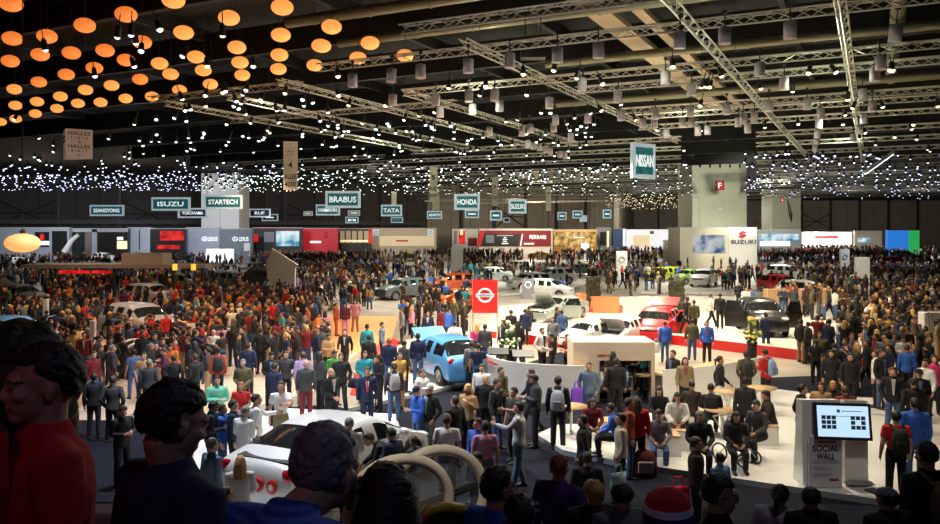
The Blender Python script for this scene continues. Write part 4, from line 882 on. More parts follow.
def car_parts(kind):
    if kind in CARPARTS: return CARPARTS[kind]
    cf = CARS[kind]; L, W, zb = cf['L'], cf['W'] / 2, cf['zb']; st = cf['st']
    NP = 9; mb = MB(); vs = []; fs = []; ms = []
    for fr, zt, zbelt, wf in st:
        w = W * wf; y = L / 2 - fr * L; hgt = zbelt - zb; zt2 = max(zt, zbelt + .035); up = zt2 - zbelt
        tum = min(.34 * up, .24)
        half = [(0, zb), (.8 * w, zb), (.96 * w, zb + .07), (w, zb + .34 * hgt), (1.0 * w, zb + .72 * hgt), (.975 * w, zbelt), (.97 * w - tum, zt2 - .045 - .03 * min(1, up * 2)), ((.97 * w - tum) * .78, zt2 - .006), (0, zt2 + .02)]
        ring_ = half + [(-x, z) for x, z in half[-2:0:-1]]
        vs += [(x, y, z) for x, z in ring_]
    n = 2 * NP - 2; k = len(st)
    glass = {}
    def gm(i, j):
        jj = j if j < NP - 1 else n - 1 - j
        side = j < NP - 1
        if jj in (6, 7):
            if cf['wind'][0] <= i < cf['wind'][1]: return 1
            if cf['rear'][0] <= i < cf['rear'][1]: return 2
        if jj == 5:
            for q, (a, b_) in enumerate(cf['side']):
                if a <= i < b_: return 3 + q * 2 + (0 if side else 1)
        return 0
    for i in range(k - 1):
        for j in range(n):
            fs.append((i * n + j, i * n + (j + 1) % n, (i + 1) * n + (j + 1) % n, (i + 1) * n + j)); ms.append(gm(i, j))
    fs.append(tuple(range(n - 1, -1, -1))); ms.append(0); fs.append(tuple((k - 1) * n + j for j in range(n))); ms.append(0)
    NM = 10
    mb.v, mb.f, mb.m = vs, fs, ms
    tmpm = [M_paint] + [mat('tmp%d' % i, (0, 0, 0)) for i in range(NM)]
    shell = baked(mb, tmpm, [('SUBSURF', dict(levels=2, render_levels=2))], name='shell')
    cut = MB()
    for fr in cf['ax']:
        y = L / 2 - fr * L
        for sx in (-1, 1):
            cut.lathe([(cf['rw'] * 1.14, -.2), (cf['rw'] * 1.14, .2)], 28, Matrix.Translation((sx * (W - .06), y, cf['rw'])) @ Matrix.Rotation(PI / 2, 4, 'Y'), 10)
    bm = bmesh.new(); bm.from_mesh(shell); bmesh.ops.recalc_face_normals(bm, faces=bm.faces); bm.to_mesh(shell); bm.free()
    co = bpy.data.objects.new('cut', cut.mesh('cut', tmpm)); C.objects.link(co)
    bm = bmesh.new(); bm.from_mesh(co.data); bmesh.ops.recalc_face_normals(bm, faces=bm.faces); bm.to_mesh(co.data); bm.free()
    full = baked(shell, tmpm, [('BOOLEAN', dict(object=co, operation='DIFFERENCE', solver='EXACT'))], name='full')
    bpy.data.objects.remove(co)
    parts = []
    def sub(name, keep, mlist, remap):
        b_ = bmesh.new(); b_.from_mesh(full); bmesh.ops.delete(b_, geom=[f_ for f_ in b_.faces if f_.material_index not in keep], context='FACES')
        if not b_.faces: b_.free(); return None
        for f_ in b_.faces: f_.material_index = remap(f_.material_index); f_.smooth = f_.material_index == 0
        m_ = bpy.data.meshes.new(name); b_.to_mesh(m_); b_.free()
        for q in mlist: m_.materials.append(q)
        return m_
    parts.append(('body_shell', sub('body_shell', {0, 10}, [M_paint, M_arch], lambda q: 1 if q == 10 else 0), None))
    for q, nm in [(1, 'windscreen'), (2, 'rear_window')] + [(3 + i, 'side_window') for i in range(2 * len(cf['side']))]:
        m_ = sub(nm, {q}, [M_glass], lambda q: 0)
        if m_: parts.append((nm, m_, None))
    rw = cf['rw']; zf = st[12][1]; zr = st[2][2]
    for sx in (-1, 1):
        k_ = MB(); k_.ell((0, 0, 0), (.20, .10, .075), Matrix.Rotation(-sx * .45, 3, 'Z') @ Matrix.Rotation(.25, 3, 'X'), 14, 8); parts.append(('headlight', k_.mesh('headlight', M_lamp, True), (sx * W * .66, -L * .475 + .06, zf - .07)))
        k_ = MB(); k_.ell((0, 0, 0), (.17, .07, .12), Matrix.Rotation(sx * .35, 3, 'Z'), 14, 8); parts.append(('tail_light', k_.mesh('tail_light', M_tail, True), (sx * W * .74, L * .485 - .06, zr - .1)))
        k_ = MB(); k_.ell((0, 0, 0), (.11, .07, .075), None, 10, 6); k_.tube([(-sx * .05, 0, -.03), (-sx * .16, 0, -.07)], .02, 5); parts.append(('door_mirror', k_.mesh('door_mirror', M_paint, True), (sx * (W + .09), L / 2 - L * .70, st[9][2] + .09)))
        for fr in ((.60, .40) if len(cf['side']) == 3 else (.56,)):
            k_ = MB(); k_.box((0, 0, 0), (.035, .17, .035)); parts.append(('door_handle', k_.mesh('door_handle', M_rim), (sx * (W * .995), L / 2 - fr * L + .12, zb + .68 * (st[7][2] - zb))))
        for fr in ((.66, .455, .27) if len(cf['side']) == 3 else (.68, .40)):
            pass
    k_ = MB(); k_.box((0, 0, 0), (W * 1.05, .06, .14)); k_.box((0, -.005, .0), (W * .4, .07, .03)); parts.append(('grille', k_.mesh('grille', M_black), (0, -L / 2 + .07, zf - .2)))
    k_ = MB(); k_.box((0, 0, 0), (W * 1.3, .06, .1)); parts.append(('lower_intake', k_.mesh('lower_intake', M_black), (0, -L / 2 + .06, zb + .1)))
    k_ = MB(); k_.box((0, 0, 0), (.5, .02, .11)); parts.append(('number_plate', k_.mesh('number_plate', M_wmatt), (0, L / 2 - .005, zb + .5)))
    k_ = MB(); k_.box((0, 0, 0), (W * 1.3, .08, .14)); parts.append(('rear_diffuser', k_.mesh('rear_diffuser', M_black), (0, L / 2 - .07, zb + .06)))
    t_ = MB(); t_.lathe([(rw * .62, -.1), (rw * .92, -.11), (rw, -.07), (rw, .07), (rw * .92, .11), (rw * .62, .1)], 26, Matrix.Rotation(PI / 2, 4, 'Y'), cap=False); t_.lathe([(.0, -.03), (rw * .64, -.03)], 20, Matrix.Rotation(PI / 2, 4, 'Y'), cap=False)
    tyre = t_.mesh('wheel', M_tyre, False)
    rm = MB()
    for s_ in range(5):
        a = s_ * 2 * PI / 5
        for da in (-.13, .13): rm.tube([(0, rw * .08 * math.cos(a), rw * .08 * math.sin(a)), (0, rw * .64 * math.cos(a + da), rw * .64 * math.sin(a + da))], rw * .07, 5)
    rm.lathe([(rw * .58, -.03), (rw * .66, -.03), (rw * .66, .03), (rw * .58, .03)], 22, Matrix.Rotation(PI / 2, 4, 'Y'), cap=False); rm.lathe([(0, -.04), (rw * .15, -.04), (rw * .15, .04), (0, .04)], 12, Matrix.Rotation(PI / 2, 4, 'Y'))
    rim = rm.mesh('rim', M_rim)
    wheels = [(sx * (W - .12), L / 2 - fr * L, rw, sx) for fr in cf['ax'] for sx in (-1, 1)]
    CARPARTS[kind] = (parts, tyre, rim, wheels); return CARPARTS[kind]
FOOT = []     # footprints kept free of people: (centre, heading, half width, half length)
def stage_z(p):
    for poly, z in STAGES:
        if inside(p, poly): return z
    return 0.
def heading(dx, dy): return math.atan2(dx, -dy)       # local -y is the front
def car(kind, px, py, hd, col, label, sc=1., bonnet=False, doors=(), tailgate=False, z=None, cat='car', group='cars on show'):
    cf = CARS[kind]
    if z is None: z = stage_z(gp(px, py)); z = stage_z(gp(px, py, z)) 
    p = gp(px, py, z); rz = heading(*hd)
    o = thing(cat, label, 'car', p, rz, group); o.scale = (sc,) * 3
    parts, tyre, rim, wheels = car_parts(kind)
    for nm, me, loc in parts:
        c = link(nm, me, o, loc); c.color = (*col, 1)
    for x, y, z_, sx in wheels:
        w = link('wheel', tyre, o, (x, y, z_)); r = link('rim', rim, w, (sx * .085, 0, 0))
    L, W, st = cf['L'], cf['W'], cf['st']
    if bonnet:
        y0 = L / 2 - .78 * L; k = MB(); k.slab([(0, 0), (.42, .05), (.85, .0), (.85, .03), (.42, .085), (0, .035)], W * .72, Matrix.Rotation(PI / 2, 4, 'Z') @ Matrix.Rotation(PI, 4, 'Z') if 0 else Matrix.Rotation(-PI / 2, 4, 'Z'))
        b_ = k.build('bonnet', M_paint, o, loc=(0, y0, st[10][1] + .02)); b_.rotation_euler = (-.72, 0, 0); b_.color = (*col, 1)
        k = MB(); k.box((0, y0 - .42, st[11][1] - .01), (W * .66, .75, .09)); k.build('engine_bay', M_black, o)
    if tailgate:
        y1 = L / 2 - .15 * L; k = MB(); k.box((0, .5, 0), (W * .74, 1.0, .06)); b_ = k.build('tailgate', M_paint, o, loc=(0, y1, st[4][1])); b_.rotation_euler = (.35, 0, 0); b_.color = (*col, 1)
    for sx in doors:
        d_ = thing('x', None, None); d_.name = 'door'; d_.parent = o
        for q in list(d_.keys()): del d_[q]
        d_.location = (sx * W / 2 * .98, L / 2 - .70 * L, 0); d_.rotation_euler = (0, 0, -sx * 1.05)
        zb, zl, zt = cf['zb'], st[8][2], st[8][1] - .06
        Mx = Matrix.Rotation(PI / 2, 4, 'Z')
        k = MB(); k.slab([(0, zb + .05), (1.05, zb + .05), (1.12, zl), (0, zl)], .09, Mx); q = k.build('door_panel', M_paint, d_); q.color = (*col, 1)
        k = MB(); k.tube([(0, 0.02, zl), (0, .38, zt - .03), (0, .95, zt), (0, 1.1, zl)], .03, 6); q = k.build('window_frame', M_paint, d_); q.color = (*col, 1)
        k = MB(); k.slab([(.05, zl), (1.08, zl), (.94, zt), (.38, zt - .03)], .015, Mx); k.build('window_pane', M_glass, d_)
    FOOT.append((p, rz, W / 2 * sc + .15, L / 2 * sc + .15))
    return o
BLUE = (.10, .36, .72); WHITE = (.78, .78, .76); SILV = (.42, .41, .44); REDC = (.62, .012, .02); BLK = (.012, .012, .014); GREYC = (.10, .12, .12); ORG = (.62, .09, .015); LIME = (.5, .62, .05); YEL = (.75, .45, .01); SGR = (.24, .29, .28)
car('hatch', 446, 377, (-.42, .9), BLUE, 'light blue hatchback with raised bonnet seen from behind, front centre', 1.0, bonnet=True)
C2 = car('coupe', 334, 485, (.5, .866), WHITE, 'white coupe with dark rear window and round red lamps at lower left', 1.1)
L_ = CARS['coupe']['L']
for x_ in (.47, .17, -.17, -.47): 
    k = MB(); k.lathe([(.115, -.05), (.115, .03), (.10, .04), (0, .045)], 20, Matrix.Rotation(-PI / 2, 4, 'X') ); q = k.build('round_lamp', M_red, C2, loc=(x_, L_ / 2 + .0 - abs(x_) * .06, .62)); k = MB(); k.lathe([(.05, 0), (.05, .014), (0, .016)], 14, Matrix.Rotation(-PI / 2, 4, 'X')); k.build('lamp_centre', M_wmatt, q, loc=(0, .043, 0))
k = MB(); k.box((0, L_ / 2 - .38, .955), (1.15, .24, .03), rx=-.06); k.build('rear_vent', M_black, C2)
car('mpv' if 0 else 'hatch', 657, 339, (-.42, -.9), REDC, 'bright red hatchback with its door open on the main stage', 1.04, doors=(1,), tailgate=True)
car('suv', 761, 332, (-.12, -1), BLK, 'black car with both front doors open at right of main stage', .98, doors=(-1, 1))
car('sedan', 558, 319, (-.62, -.8), SGR, 'silver-green sedan with bonnet and door open, middle of main stage', .95, bonnet=True, doors=(1,))
car('suv', 452, 292, (-.97, -.2), ORG, 'orange-red off-road car side-on behind the red flag')
car('suv', 403, 299, (-.75, -.66), GREYC, 'dark grey-green off-road car left of the orange-red one')
car('hatch', 458, 309, (-.9, -.4), ORG, 'orange hatchback half hidden left of the red flag', .95)
car('suv', 141, 340, (.80, -.60), SILV, 'large silver estate car at left among the crowd', 1.08)
car('hatch', 14, 350, (.8, -.6), BLUE, 'light blue car with an open door at the left edge', 1.0, doors=(-1, 1))
car('suv', 20, 308, (.9, -.4), GREYC, 'dark car with raised tailgate at far left behind the blue car', tailgate=True)
car('suv', 152, 307, (.9, -.45), SILV, 'silver car roof seen right behind the large silver estate')
car('pickup', 178, 293, (-.95, -.3), (.48, .55, .16), 'pale lime green vehicle left of the white pickup in the distance')
car('pickup', 231, 279, (-.9, -.4), WHITE, 'white double-cab pickup in the distance at left')
car('suv', 232, 289, (.95, -.3), GREYC, 'dark grey off-road car in front of the white pickup')
car('pickup', 255, 276, (.95, -.3), WHITE, 'long white vehicle right of the white pickup')
car('hatch', 664, 281, (-.85, -.5), LIME, 'lime green hatchback in the distance left of the cream block')
car('hatch', 690, 284, (-.9, -.45), (.33, .5, .12), 'duller green hatchback right of the lime one')
car('suv', 704, 286, (-.5, -.85), WHITE, 'white off-road car in the distance before the cream block')
car('hatch', 782, 292, (.5, -.85), REDC, 'red hatchback in the distance behind the display boxes')
car('suv', 786, 280, (.8, -.55), WHITE, 'white car behind the distant red hatchback')
car('suv', 896, 268, (.9, -.3), REDC, 'dark red car in the distance at right, under the blue wall')
car('suv', 906, 259, (.9, -.3), WHITE, 'white car in the distance at right, under the green wall')
car('suv', 806, 302, (.9, -.3), WHITE, 'white car half hidden at the right end of the main stage')
car('sports', 404, 258, (-.97, -.2), YEL, 'yellow sports car far away, left of the white totem')
car('sports', 541, 258.5, (.97, -.2), YEL, 'yellow sports car far away, right of the white totem', 1.15)
car('sports', 375, 255, (.97, -.2), WHITE, 'white sports car far away, left of the yellow one')
car('hatch', 530, 289, (-.9, -.4), WHITE, 'white hatchback behind the silver-green sedan, left one')
car('suv', 553, 284, (-.9, -.4), (.5, .56, .54), 'pale grey car behind the silver-green sedan')
car('hatch', 547, 297, (.9, -.4), WHITE, 'white hatchback behind the silver-green sedan, nearer one')
car('hatch', 497, 281, (.9, -.4), (.42, .5, .5), 'pale grey-green hatchback right of the orange-red car')
car('sedan', 520, 271, (.9, -.4), WHITE, 'white sedan in the far bright area, left one')
car('sedan', 585, 275, (.9, -.4), (.3, .38, .38), 'grey-green sedan in the far bright area, right one')
car('sedan', 640, 270, (.9, -.4), WHITE, 'white sedan in the distance beneath the ringed totem')
car('sedan', 300, 268, (.95, -.2), WHITE, 'white sedan in the distance right of the sloping panel')
car('suv', 105, 262, (.95, -.2), WHITE, 'white car far away at left beside the stand roof')
car('sedan', 20, 266, (.95, -.2), WHITE, 'white car far away at the left edge')
car('hatch', 592, 346, (-.8, -.6), (.7, .74, .74), 'pale car with tinted dome windows behind the kiosk box', .8)
car('hatch', 622, 344, (-.5, -.85), WHITE, 'small white car with its bonnet up behind the kiosk box', .85, bonnet=True)
car('sedan', 900, 288, (.9, -.3), (.05, .06, .09), 'dark blue car in the right aisle distance')

# motorcycle
def motorcycle(px, py, rz):
    p = gp(px, py); o = thing('motorcycle', 'dark motorcycle with yellow trim among the crowd at left', 'motorcycle', p, rz)
    for y in (-.72, .68):
        k = MB(); n = 26; k.tube([(0, .29 * math.cos(2 * PI * i / n), .29 * math.sin(2 * PI * i / n)) for i in range(n + 1)], .055, 8); w = k.build('wheel', M_tyre, o, True, (0, y, .345))
        k = MB(); k.lathe([(.21, -.02), (.24, -.02), (.24, .02), (.21, .02)], 22, Matrix.Rotation(PI / 2, 4, 'Y'), cap=False)
        for i in range(5): a = i * 2 * PI / 5; k.tube([(0, 0, 0), (0, .22 * math.cos(a), .22 * math.sin(a))], .022, 5)
        k.build('rim', M_rim, w)
    k = MB(); k.ell((0, -.12, .82), (.15, .3, .14)); q = k.build('fuel_tank', M_paint, o, True); q.color = (.6, .5, .02, 1)
    k = MB(); k.tube([(0, .1, .78), (0, .35, .8), (0, .7, .92)], [(.1, .04), (.14, .05), (.08, .04)], 10); k.build('saddle', M_black, o, True)
    k = MB(); k.box((0, -.02, .48), (.28, .42, .36)); k.tube([(0, .1, .4), (.12, .4, .32), (.14, .8, .42)], .05, 8); k.build('engine', M_grey, o, bevel=.02)
    for sx in (-1, 1): k = MB(); k.tube([(sx * .09, -.72, .345), (sx * .09, -.5, .95)], .025, 8); k.build('fork', M_rim, o)
    k = MB(); k.tube([(-.36, -.38, 1.06), (-.2, -.5, 1.02), (.2, -.5, 1.02), (.36, -.38, 1.06)], .018, 6); k.build('handlebar', M_black, o)
    k = MB(); k.ell((0, -.62, .9), (.1, .09, .11)); k.build('headlight', M_lamp, o, True)
    k = MB(); k.tube([(0, -.1, .7), (0, .1, .5), (0, .68, .345)], .035, 6); k.tube([(0, -.5, .9), (0, 0, .5)], .035, 6); k.build('frame', M_dark, o)
    FOOT.append((p, rz, .4, 1.0))
motorcycle(268, 347, 1.2)
# small open electric two-seater with white arcs
p = gp(137, 375); rz = heading(-.75, -.66)
o = thing('electric_quadricycle', 'small dark two-seat electric vehicle with lifted clear canopy and white arcs', 'vehicle', p, rz); o.scale = (.84, .84, .84)
k = MB(); k.rings([((0, 1.1, .5), (.42, 0, 0), (0, 0, .2)), ((0, .9, .55), (.52, 0, 0), (0, 0, .3)), ((0, .2, .5), (.52, 0, 0), (0, 0, .26)), ((0, -.5, .48), (.5, 0, 0), (0, 0, .25)), ((0, -1.05, .5), (.4, 0, 0), (0, 0, .18)), ((0, -1.2, .48), (.25, 0, 0), (0, 0, .1))], 18); q = k.build('body_shell', M_paint, o, True); q.color = (.02, .02, .03, 1)
for x_ in (-.62, .62):
    for y in (-.85, .8):
        k = MB(); k.lathe([(.15, -.07), (.27, -.08), (.29, 0), (.27, .08), (.15, .07)], 22, Matrix.Rotation(PI / 2, 4, 'Y')); w = k.build('wheel', M_tyre, o, False, (x_, y, .29)); k = MB(); k.lathe([(0, -.05), (.16, -.06), (.16, .06), (0, .05)], 14, Matrix.Rotation(PI / 2, 4, 'Y')); k.build('rim', M_rim, w)
for x_ in (-.5, .5):
    k = MB(); k.tube([(x_, 1.0 - .95 + 1.0 * math.cos(a) , .62 + .92 * math.sin(a)) for a in [PI * i / 16 for i in range(17)]], .055, 8); k.build('roof_arc', M_white, o, True)
k = MB(); k.ell((0, .05, .62), (.46, .9, .84), None, 18, 12); k.build('canopy', mat('canopy_glass', (.1, .1, .12), .06, alpha=.45), o, True)
for y in (-.1, .55): k = MB(); k.box((0, y, .8), (.42, .4, .1)); k.box((0, y + .22, 1.05), (.4, .1, .5), rx=-.2); k.build('seat', M_black, o, bevel=.03)
FOOT.append((p, rz, .8, 1.3))
# big off-road display tyre
p = gp(259, 298); o = thing('tractor_tyre', 'huge black knobbly display tyre behind the dark off-road car', 'tyre', p, .15)
k = MB(); n = 30; k.tube([(1.0 * math.cos(2 * PI * i / n), 0, 1.32 + 1.0 * math.sin(2 * PI * i / n)) for i in range(n + 1)], .32, 10)
for i in range(36): a = 2 * PI * i / 36; k.box((1.3 * math.cos(a), 0, 1.32 + 1.3 * math.sin(a)), (.1, .5, .12), ry=-a)
k.build('tread', M_tyre, o); k = MB(); k.lathe([(0, -.1), (.7, -.12), (.72, .1), (0, .1)], 24, Matrix.Translation((0, 0, 1.32)) @ Matrix.Rotation(PI / 2, 4, 'X')); k.build('rim', M_dark, o)
# ================================================================ PEOPLE
def POSE(**k):
    b = dict(hz=.93, sh=(0, 0, 1.435), head=(0, -.015, 1.625), pitch=0., yaw=0.,
             kn=[(-.105, -.02, .49), (.105, -.02, .49)], an=[(-.115, .0, .08), (.115, -.02, .08)],
             el=[(-.245, .03, 1.13), (.245, .03, 1.13)], wr=[(-.25, -.06, .88), (.25, -.06, .88)], lean=0.)
    b.update(k); return b
POSES = {
 'stand': POSE(),
 'shift': POSE(an=[(-.16, .03, .08), (.12, -.05, .08)], kn=[(-.14, .0, .49), (.11, -.06, .5)], el=[(-.275, .07, 1.14), (.25, .02, 1.13)], wr=[(-.20, -.10, .95), (.25, -.08, .88)]),
 'pockets': POSE(el=[(-.285, .08, 1.14), (.285, .08, 1.14)], wr=[(-.205, -.07, .93), (.205, -.07, .93)], an=[(-.15, 0, .08), (.15, -.03, .08)]),
 'cross': POSE(el=[(-.25, -.04, 1.15), (.25, -.04, 1.15)], wr=[(.06, -.215, 1.18), (-.06, -.19, 1.14)]),
 'phone': POSE(el=[(-.24, 0, 1.14), (.235, -.02, 1.14)], wr=[(-.07, -.26, 1.16), (.06, -.28, 1.19)], pitch=.4, head=(0, -.05, 1.615)),
 'photo': POSE(el=[(-.25, -.19, 1.27), (.25, -.19, 1.27)], wr=[(-.085, -.31, 1.52), (.085, -.31, 1.52)]),
 'point': POSE(el=[(-.245, .03, 1.14), (.22, -.2, 1.25)], wr=[(-.25, -.06, .89), (.1, -.44, 1.30)], an=[(-.13, .08, .08), (.12, -.12, .08)]),
 'strap': POSE(el=[(-.245, .03, 1.13), (.28, .0, 1.16)], wr=[(-.25, -.06, .88), (.14, -.15, 1.33)]),
 'walk': POSE(an=[(-.09, .34, .16), (.09, -.30, .09)], kn=[(-.09, .07, .50), (.09, -.17, .5)], el=[(-.25, -.08, 1.15), (.25, .14, 1.15)], wr=[(-.22, -.27, .97), (.25, .12, .89)], hz=.91),
 'clasp': POSE(el=[(-.25, .04, 1.14), (.25, .04, 1.14)], wr=[(-.05, -.2, .99), (.05, -.21, .98)]),
 'sit': POSE(hz=.50, sh=(0, -.06, 1.0), head=(0, -.12, 1.2), kn=[(-.13, -.44, .50), (.13, -.44, .50)], an=[(-.13, -.42, .08), (.13, -.38, .08)], el=[(-.25, -.14, .74), (.25, -.14, .74)], wr=[(-.1, -.36, .62), (.1, -.36, .62)], pitch=.35),
 'hunch': POSE(sh=(0, -.17, 1.39), head=(0, -.33, 1.52), pitch=.2, el=[(-.27, -.28, 1.14), (.27, -.28, 1.14)], wr=[(-.16, -.5, 1.1), (.16, -.5, 1.1)]),
 'lean': POSE(sh=(0, -.34, 1.30), head=(0, -.52, 1.42), pitch=.55, el=[(-.24, -.42, 1.05), (.24, -.42, 1.05)], wr=[(-.16, -.62, .9), (.16, -.62, .9)], hz=.92),
}
def skel(P):
    hz = P['hz']; hip = Vector((0, 0 if P['sh'][2] > 1.1 or hz > .7 else .06, hz)); sh = Vector(P['sh']); ax = (sh - hip); L = ax.length; up = ax.normalized(); X = Vector((1, 0, 0)); Y = up.cross(X) * -1
    return hip, sh, up, X, Y, L
def torso(mb, P, g, top=True, lo=-.14, g2=None, n=16, neck=True):
    hip, sh, up, X, Y, L = skel(P); rs = []
    prof = [(-.16, .125, .095), (-.05, .165, .12), (.1, .16, .112), (.3, .142, .100), (.5, .15, .108), (.72, .172, .118), (.9, .182, .108), (.98, .165, .095), (1.03, .125, .082), (1.09, .078, .068), (1.14, .058, .056)]
    for t, rx, ry in prof:
        if t < lo or (not neck and t > 1.1): continue
        gg = g if t < 1.0 else g * .5
        rs.append((hip + up * (t * L), X * (rx + gg), Y * (ry + gg)))
    mb.rings(rs, n)
def arm(mb, P, i, r0, r1, r2, r3, short=False, cuff=.0):
    hip, sh, up, X, Y, L = skel(P); s = -1 if i == 0 else 1
    S = sh + X * (s * .185) - up * .015; E = Vector(P['el'][i]); W = Vector(P['wr'][i])
    inn = sh + X * (s * .09)
    if short:
        mb.tube([inn, S, S.lerp(E, .35), S.lerp(E, .62)], [r0 * .9, r0 * 1.1, r0, r0 * 1.0], 10)
    else:
        W2 = W - (W - E).normalized() * cuff
        mb.tube([inn, S, S.lerp(E, .4), E.lerp(S, .08), E.lerp(W, .1), E.lerp(W2, .4), W2], [r0 * .9, r0 * 1.12, r0, r1, r1, r2, r3], 10)
def leg(mb, P, i, a, b, c, d, foot=True):
    hip, sh, up, X, Y, L = skel(P); s = -1 if i == 0 else 1
    H = hip + Vector((s * .09, 0, -.02)); K = Vector(P['kn'][i]); A = Vector(P['an'][i])
    mb.tube([hip + Vector((s * .07, 0, .07)), H, H.lerp(K, .35), K.lerp(H, .1), K.lerp(A, .1), K.lerp(A, .35), A.lerp(K, .12), A], [a * .95, a, a * .92, b, b, b * .97, c, d], 12)
def hand(mb, P, i):
    s = -1 if i == 0 else 1; E = Vector(P['el'][i]); W = Vector(P['wr'][i]); d = (W - E).normalized()
    side = Vector((0, -1, 0)); 
    if abs(d.y) > .6: side = Vector((0, 0, 1)) 
    side = (side - d * side.dot(d)).normalized(); nrm = d.cross(side) * (-s if abs(d.y) <= .6 else s)
    if abs(d.y) > .6: nrm = Vector((-s, 0, 0)); nrm = (nrm - d * nrm.dot(d)).normalized()
    else:
        nrm = Vector((-s, 0, 0)); nrm = (nrm - d * nrm.dot(d)).normalized()
    mb.tube([W - d * .01, W + d * .03, W + d * .085], [(.026, .026), (.036, .02), (.038, .016)] if 0 else [.026, .029, .026], 8)
    mb.rings([(W + d * .02, side * .032, nrm * .017), (W + d * .06, side * .042, nrm * .016), (W + d * .09, side * .040, nrm * .013)], 10)
    for k, (o, l) in enumerate([(.031, .068), (.011, .08), (-.010, .074), (-.030, .058)]):
        b = W + d * .085 + side * o; mb.tube([b - d * .02, b, b + d * (l * .5) + nrm * .008, b + d * (l * .85) + nrm * .03], [.0095, .0095, .009, .007], 6)
    b = W + d * .025 + side * .03; mb.tube([b - side * .012, b + side * .018 + d * .02 + nrm * .006, b + side * .028 + d * .055 + nrm * .018], [.013, .012, .008], 6)
def head_rot(P): return Matrix.Rotation(P['yaw'], 3, 'Z') @ Matrix.Rotation(P['pitch'], 3, 'X')
def head(mb, P, detail=True):
    H = Vector(P['head']); M = head_rot(P)
    E = lambda c, r, n=12, R_=None: mb.ell(H + M @ Vector(c), r, M @ R_ if R_ else M, n, 8)
    E((0, .018, .025), (.076, .096, .098), 16); E((0, -.03, -.03), (.062, .066, .085), 14); E((0, -.058, -.085), (.034, .034, .028))
    E((0, -.075, .02), (.052, .022, .03)); E((-.042, -.06, -.02), (.022, .025, .02)); E((.042, -.06, -.02), (.022, .025, .02))
    mb.tube([H + M @ Vector((0, -.086, .02)), H + M @ Vector((0, -.099, -.008)), H + M @ Vector((0, -.108, -.024)), H + M @ Vector((0, -.094, -.034))], [.009, .010, .0145, .011], 8)
    E((0, -.088, -.058), (.024, .013, .007)); E((0, -.085, -.068), (.021, .013, .008))
    for s in (-1, 1): E((s * .076, .012, -.012), (.009, .017, .027)); E((s * .079, .018, -.006), (.007, .014, .021))
    hip, sh, up, X, Y, L = skel(P)
    mb.tube([sh - up * .03, sh + up * .04, H + M @ Vector((0, .02, -.06)), H + M @ Vector((0, .015, 0))], [.068, .058, .055, .05], 12)
def face_mats(me, P, k=1.):
    H = Vector(P['head']); M = head_rot(P); MT = M.transposed(); hip, sh, *_ = skel(P)
    for q in (M_skin, M_eyew, M_eye, M_lip, M_brow): me.materials.append(q)
    for p in me.polygons:
        l = MT @ (Vector(p.center) - H)
        if l.y < -.05 and abs(l.x) < .06 and -.1 < l.z < .06:
            ex = abs(l.x) - .030; ez = l.z - .004
            if (ex / .0155) ** 2 + (ez / .0085) ** 2 < 1: p.material_index = 2 if ex * ex + ez * ez < .0075 ** 2 else 1
            elif abs(ex - .002) < .019 and abs(l.z - .024 + abs(ex) * .12) < .0028: p.material_index = 4
            elif abs(l.x) < .024 and abs(l.z + .063) < .0095 and l.y < -.078: p.material_index = 3
def hair_mb(P, kind, seed=3):
    rr = random.Random(seed); H = Vector(P['head']); M = head_rot(P); mb = MB()
    def keep(u):      # direction on the skull (head local, unit)
        if kind == 'bald': return False
        if u.y < -.25 and u.z < .52: return False
        if u.y < .12 and u.z < .0: return False
        return u.z > -.62
    N = 26; M2 = 16
    if kind != 'bald': mb.ell(H + M @ Vector((0, .029, .034)), (.0745, .092, .096), M, 18, 12)
    # scalp cap made of many overlapping flattened locks
    for i in range(260 if kind != 'cap' else 70):
        z = rr.uniform(-.62, 1); a = rr.uniform(0, 2 * PI); r = math.sqrt(max(0, 1 - z * z)); u = Vector((r * math.cos(a), r * math.sin(a), z))
        if not keep(u): continue
        if kind == 'cap' and z > .1: continue
        p = Vector((u.x * .078, .018 + u.y * .098, .025 + u.z * .101)); nn = Vector((u.x, u.y, u.z)).normalized()
        t = Vector((-u.x * .2, .8, -.6)); t = (t - nn * t.dot(nn)).normalized() if u.z < .9 else Vector((rr.uniform(-.3, .3), 1, 0))
        t = (t + Vector((rr.uniform(-.35, .35), rr.uniform(-.2, .2), rr.uniform(-.2, .2)))).normalized()
        b = nn.cross(t); th = rr.uniform(.006, .011)
        R_ = M @ Matrix((t, b, nn)).transposed()
        mb.ell(H + M @ (p + nn * .002), (.030, .017, th), R_, 7, 5)
    if kind in ('long', 'bob'):
        lo = -.27 if kind == 'long' else -.13
        for i in range(70):
            a = rr.uniform(-.15, PI + .15); u = Vector((math.cos(a), math.sin(a), 0))
            p0 = Vector((u.x * .078, .02 + u.y * .095, .03)); p1 = Vector((u.x * .092, .03 + u.y * .10, -.06)); p2 = Vector((u.x * .088 + rr.uniform(-.02, .02), .045 + u.y * .085 + rr.uniform(-.02, .02), lo + rr.uniform(-.03, .05)))
            mb.tube([H + M @ p0, H + M @ p1, H + M @ p2], [.017, .02, .008], 6)
    if kind == 'tail':
        mb.tube([H + M @ Vector((0, .11, .04)), H + M @ Vector((0, .16, .02)), H + M @ Vector((0, .15, -.1)), H + M @ Vector((0, .13, -.2))], [.02, .03, .028, .008], 8)
    return mb
PB = {}
def head_pose(P, yaw): 
    q = dict(P); q['yaw'] = yaw; return q
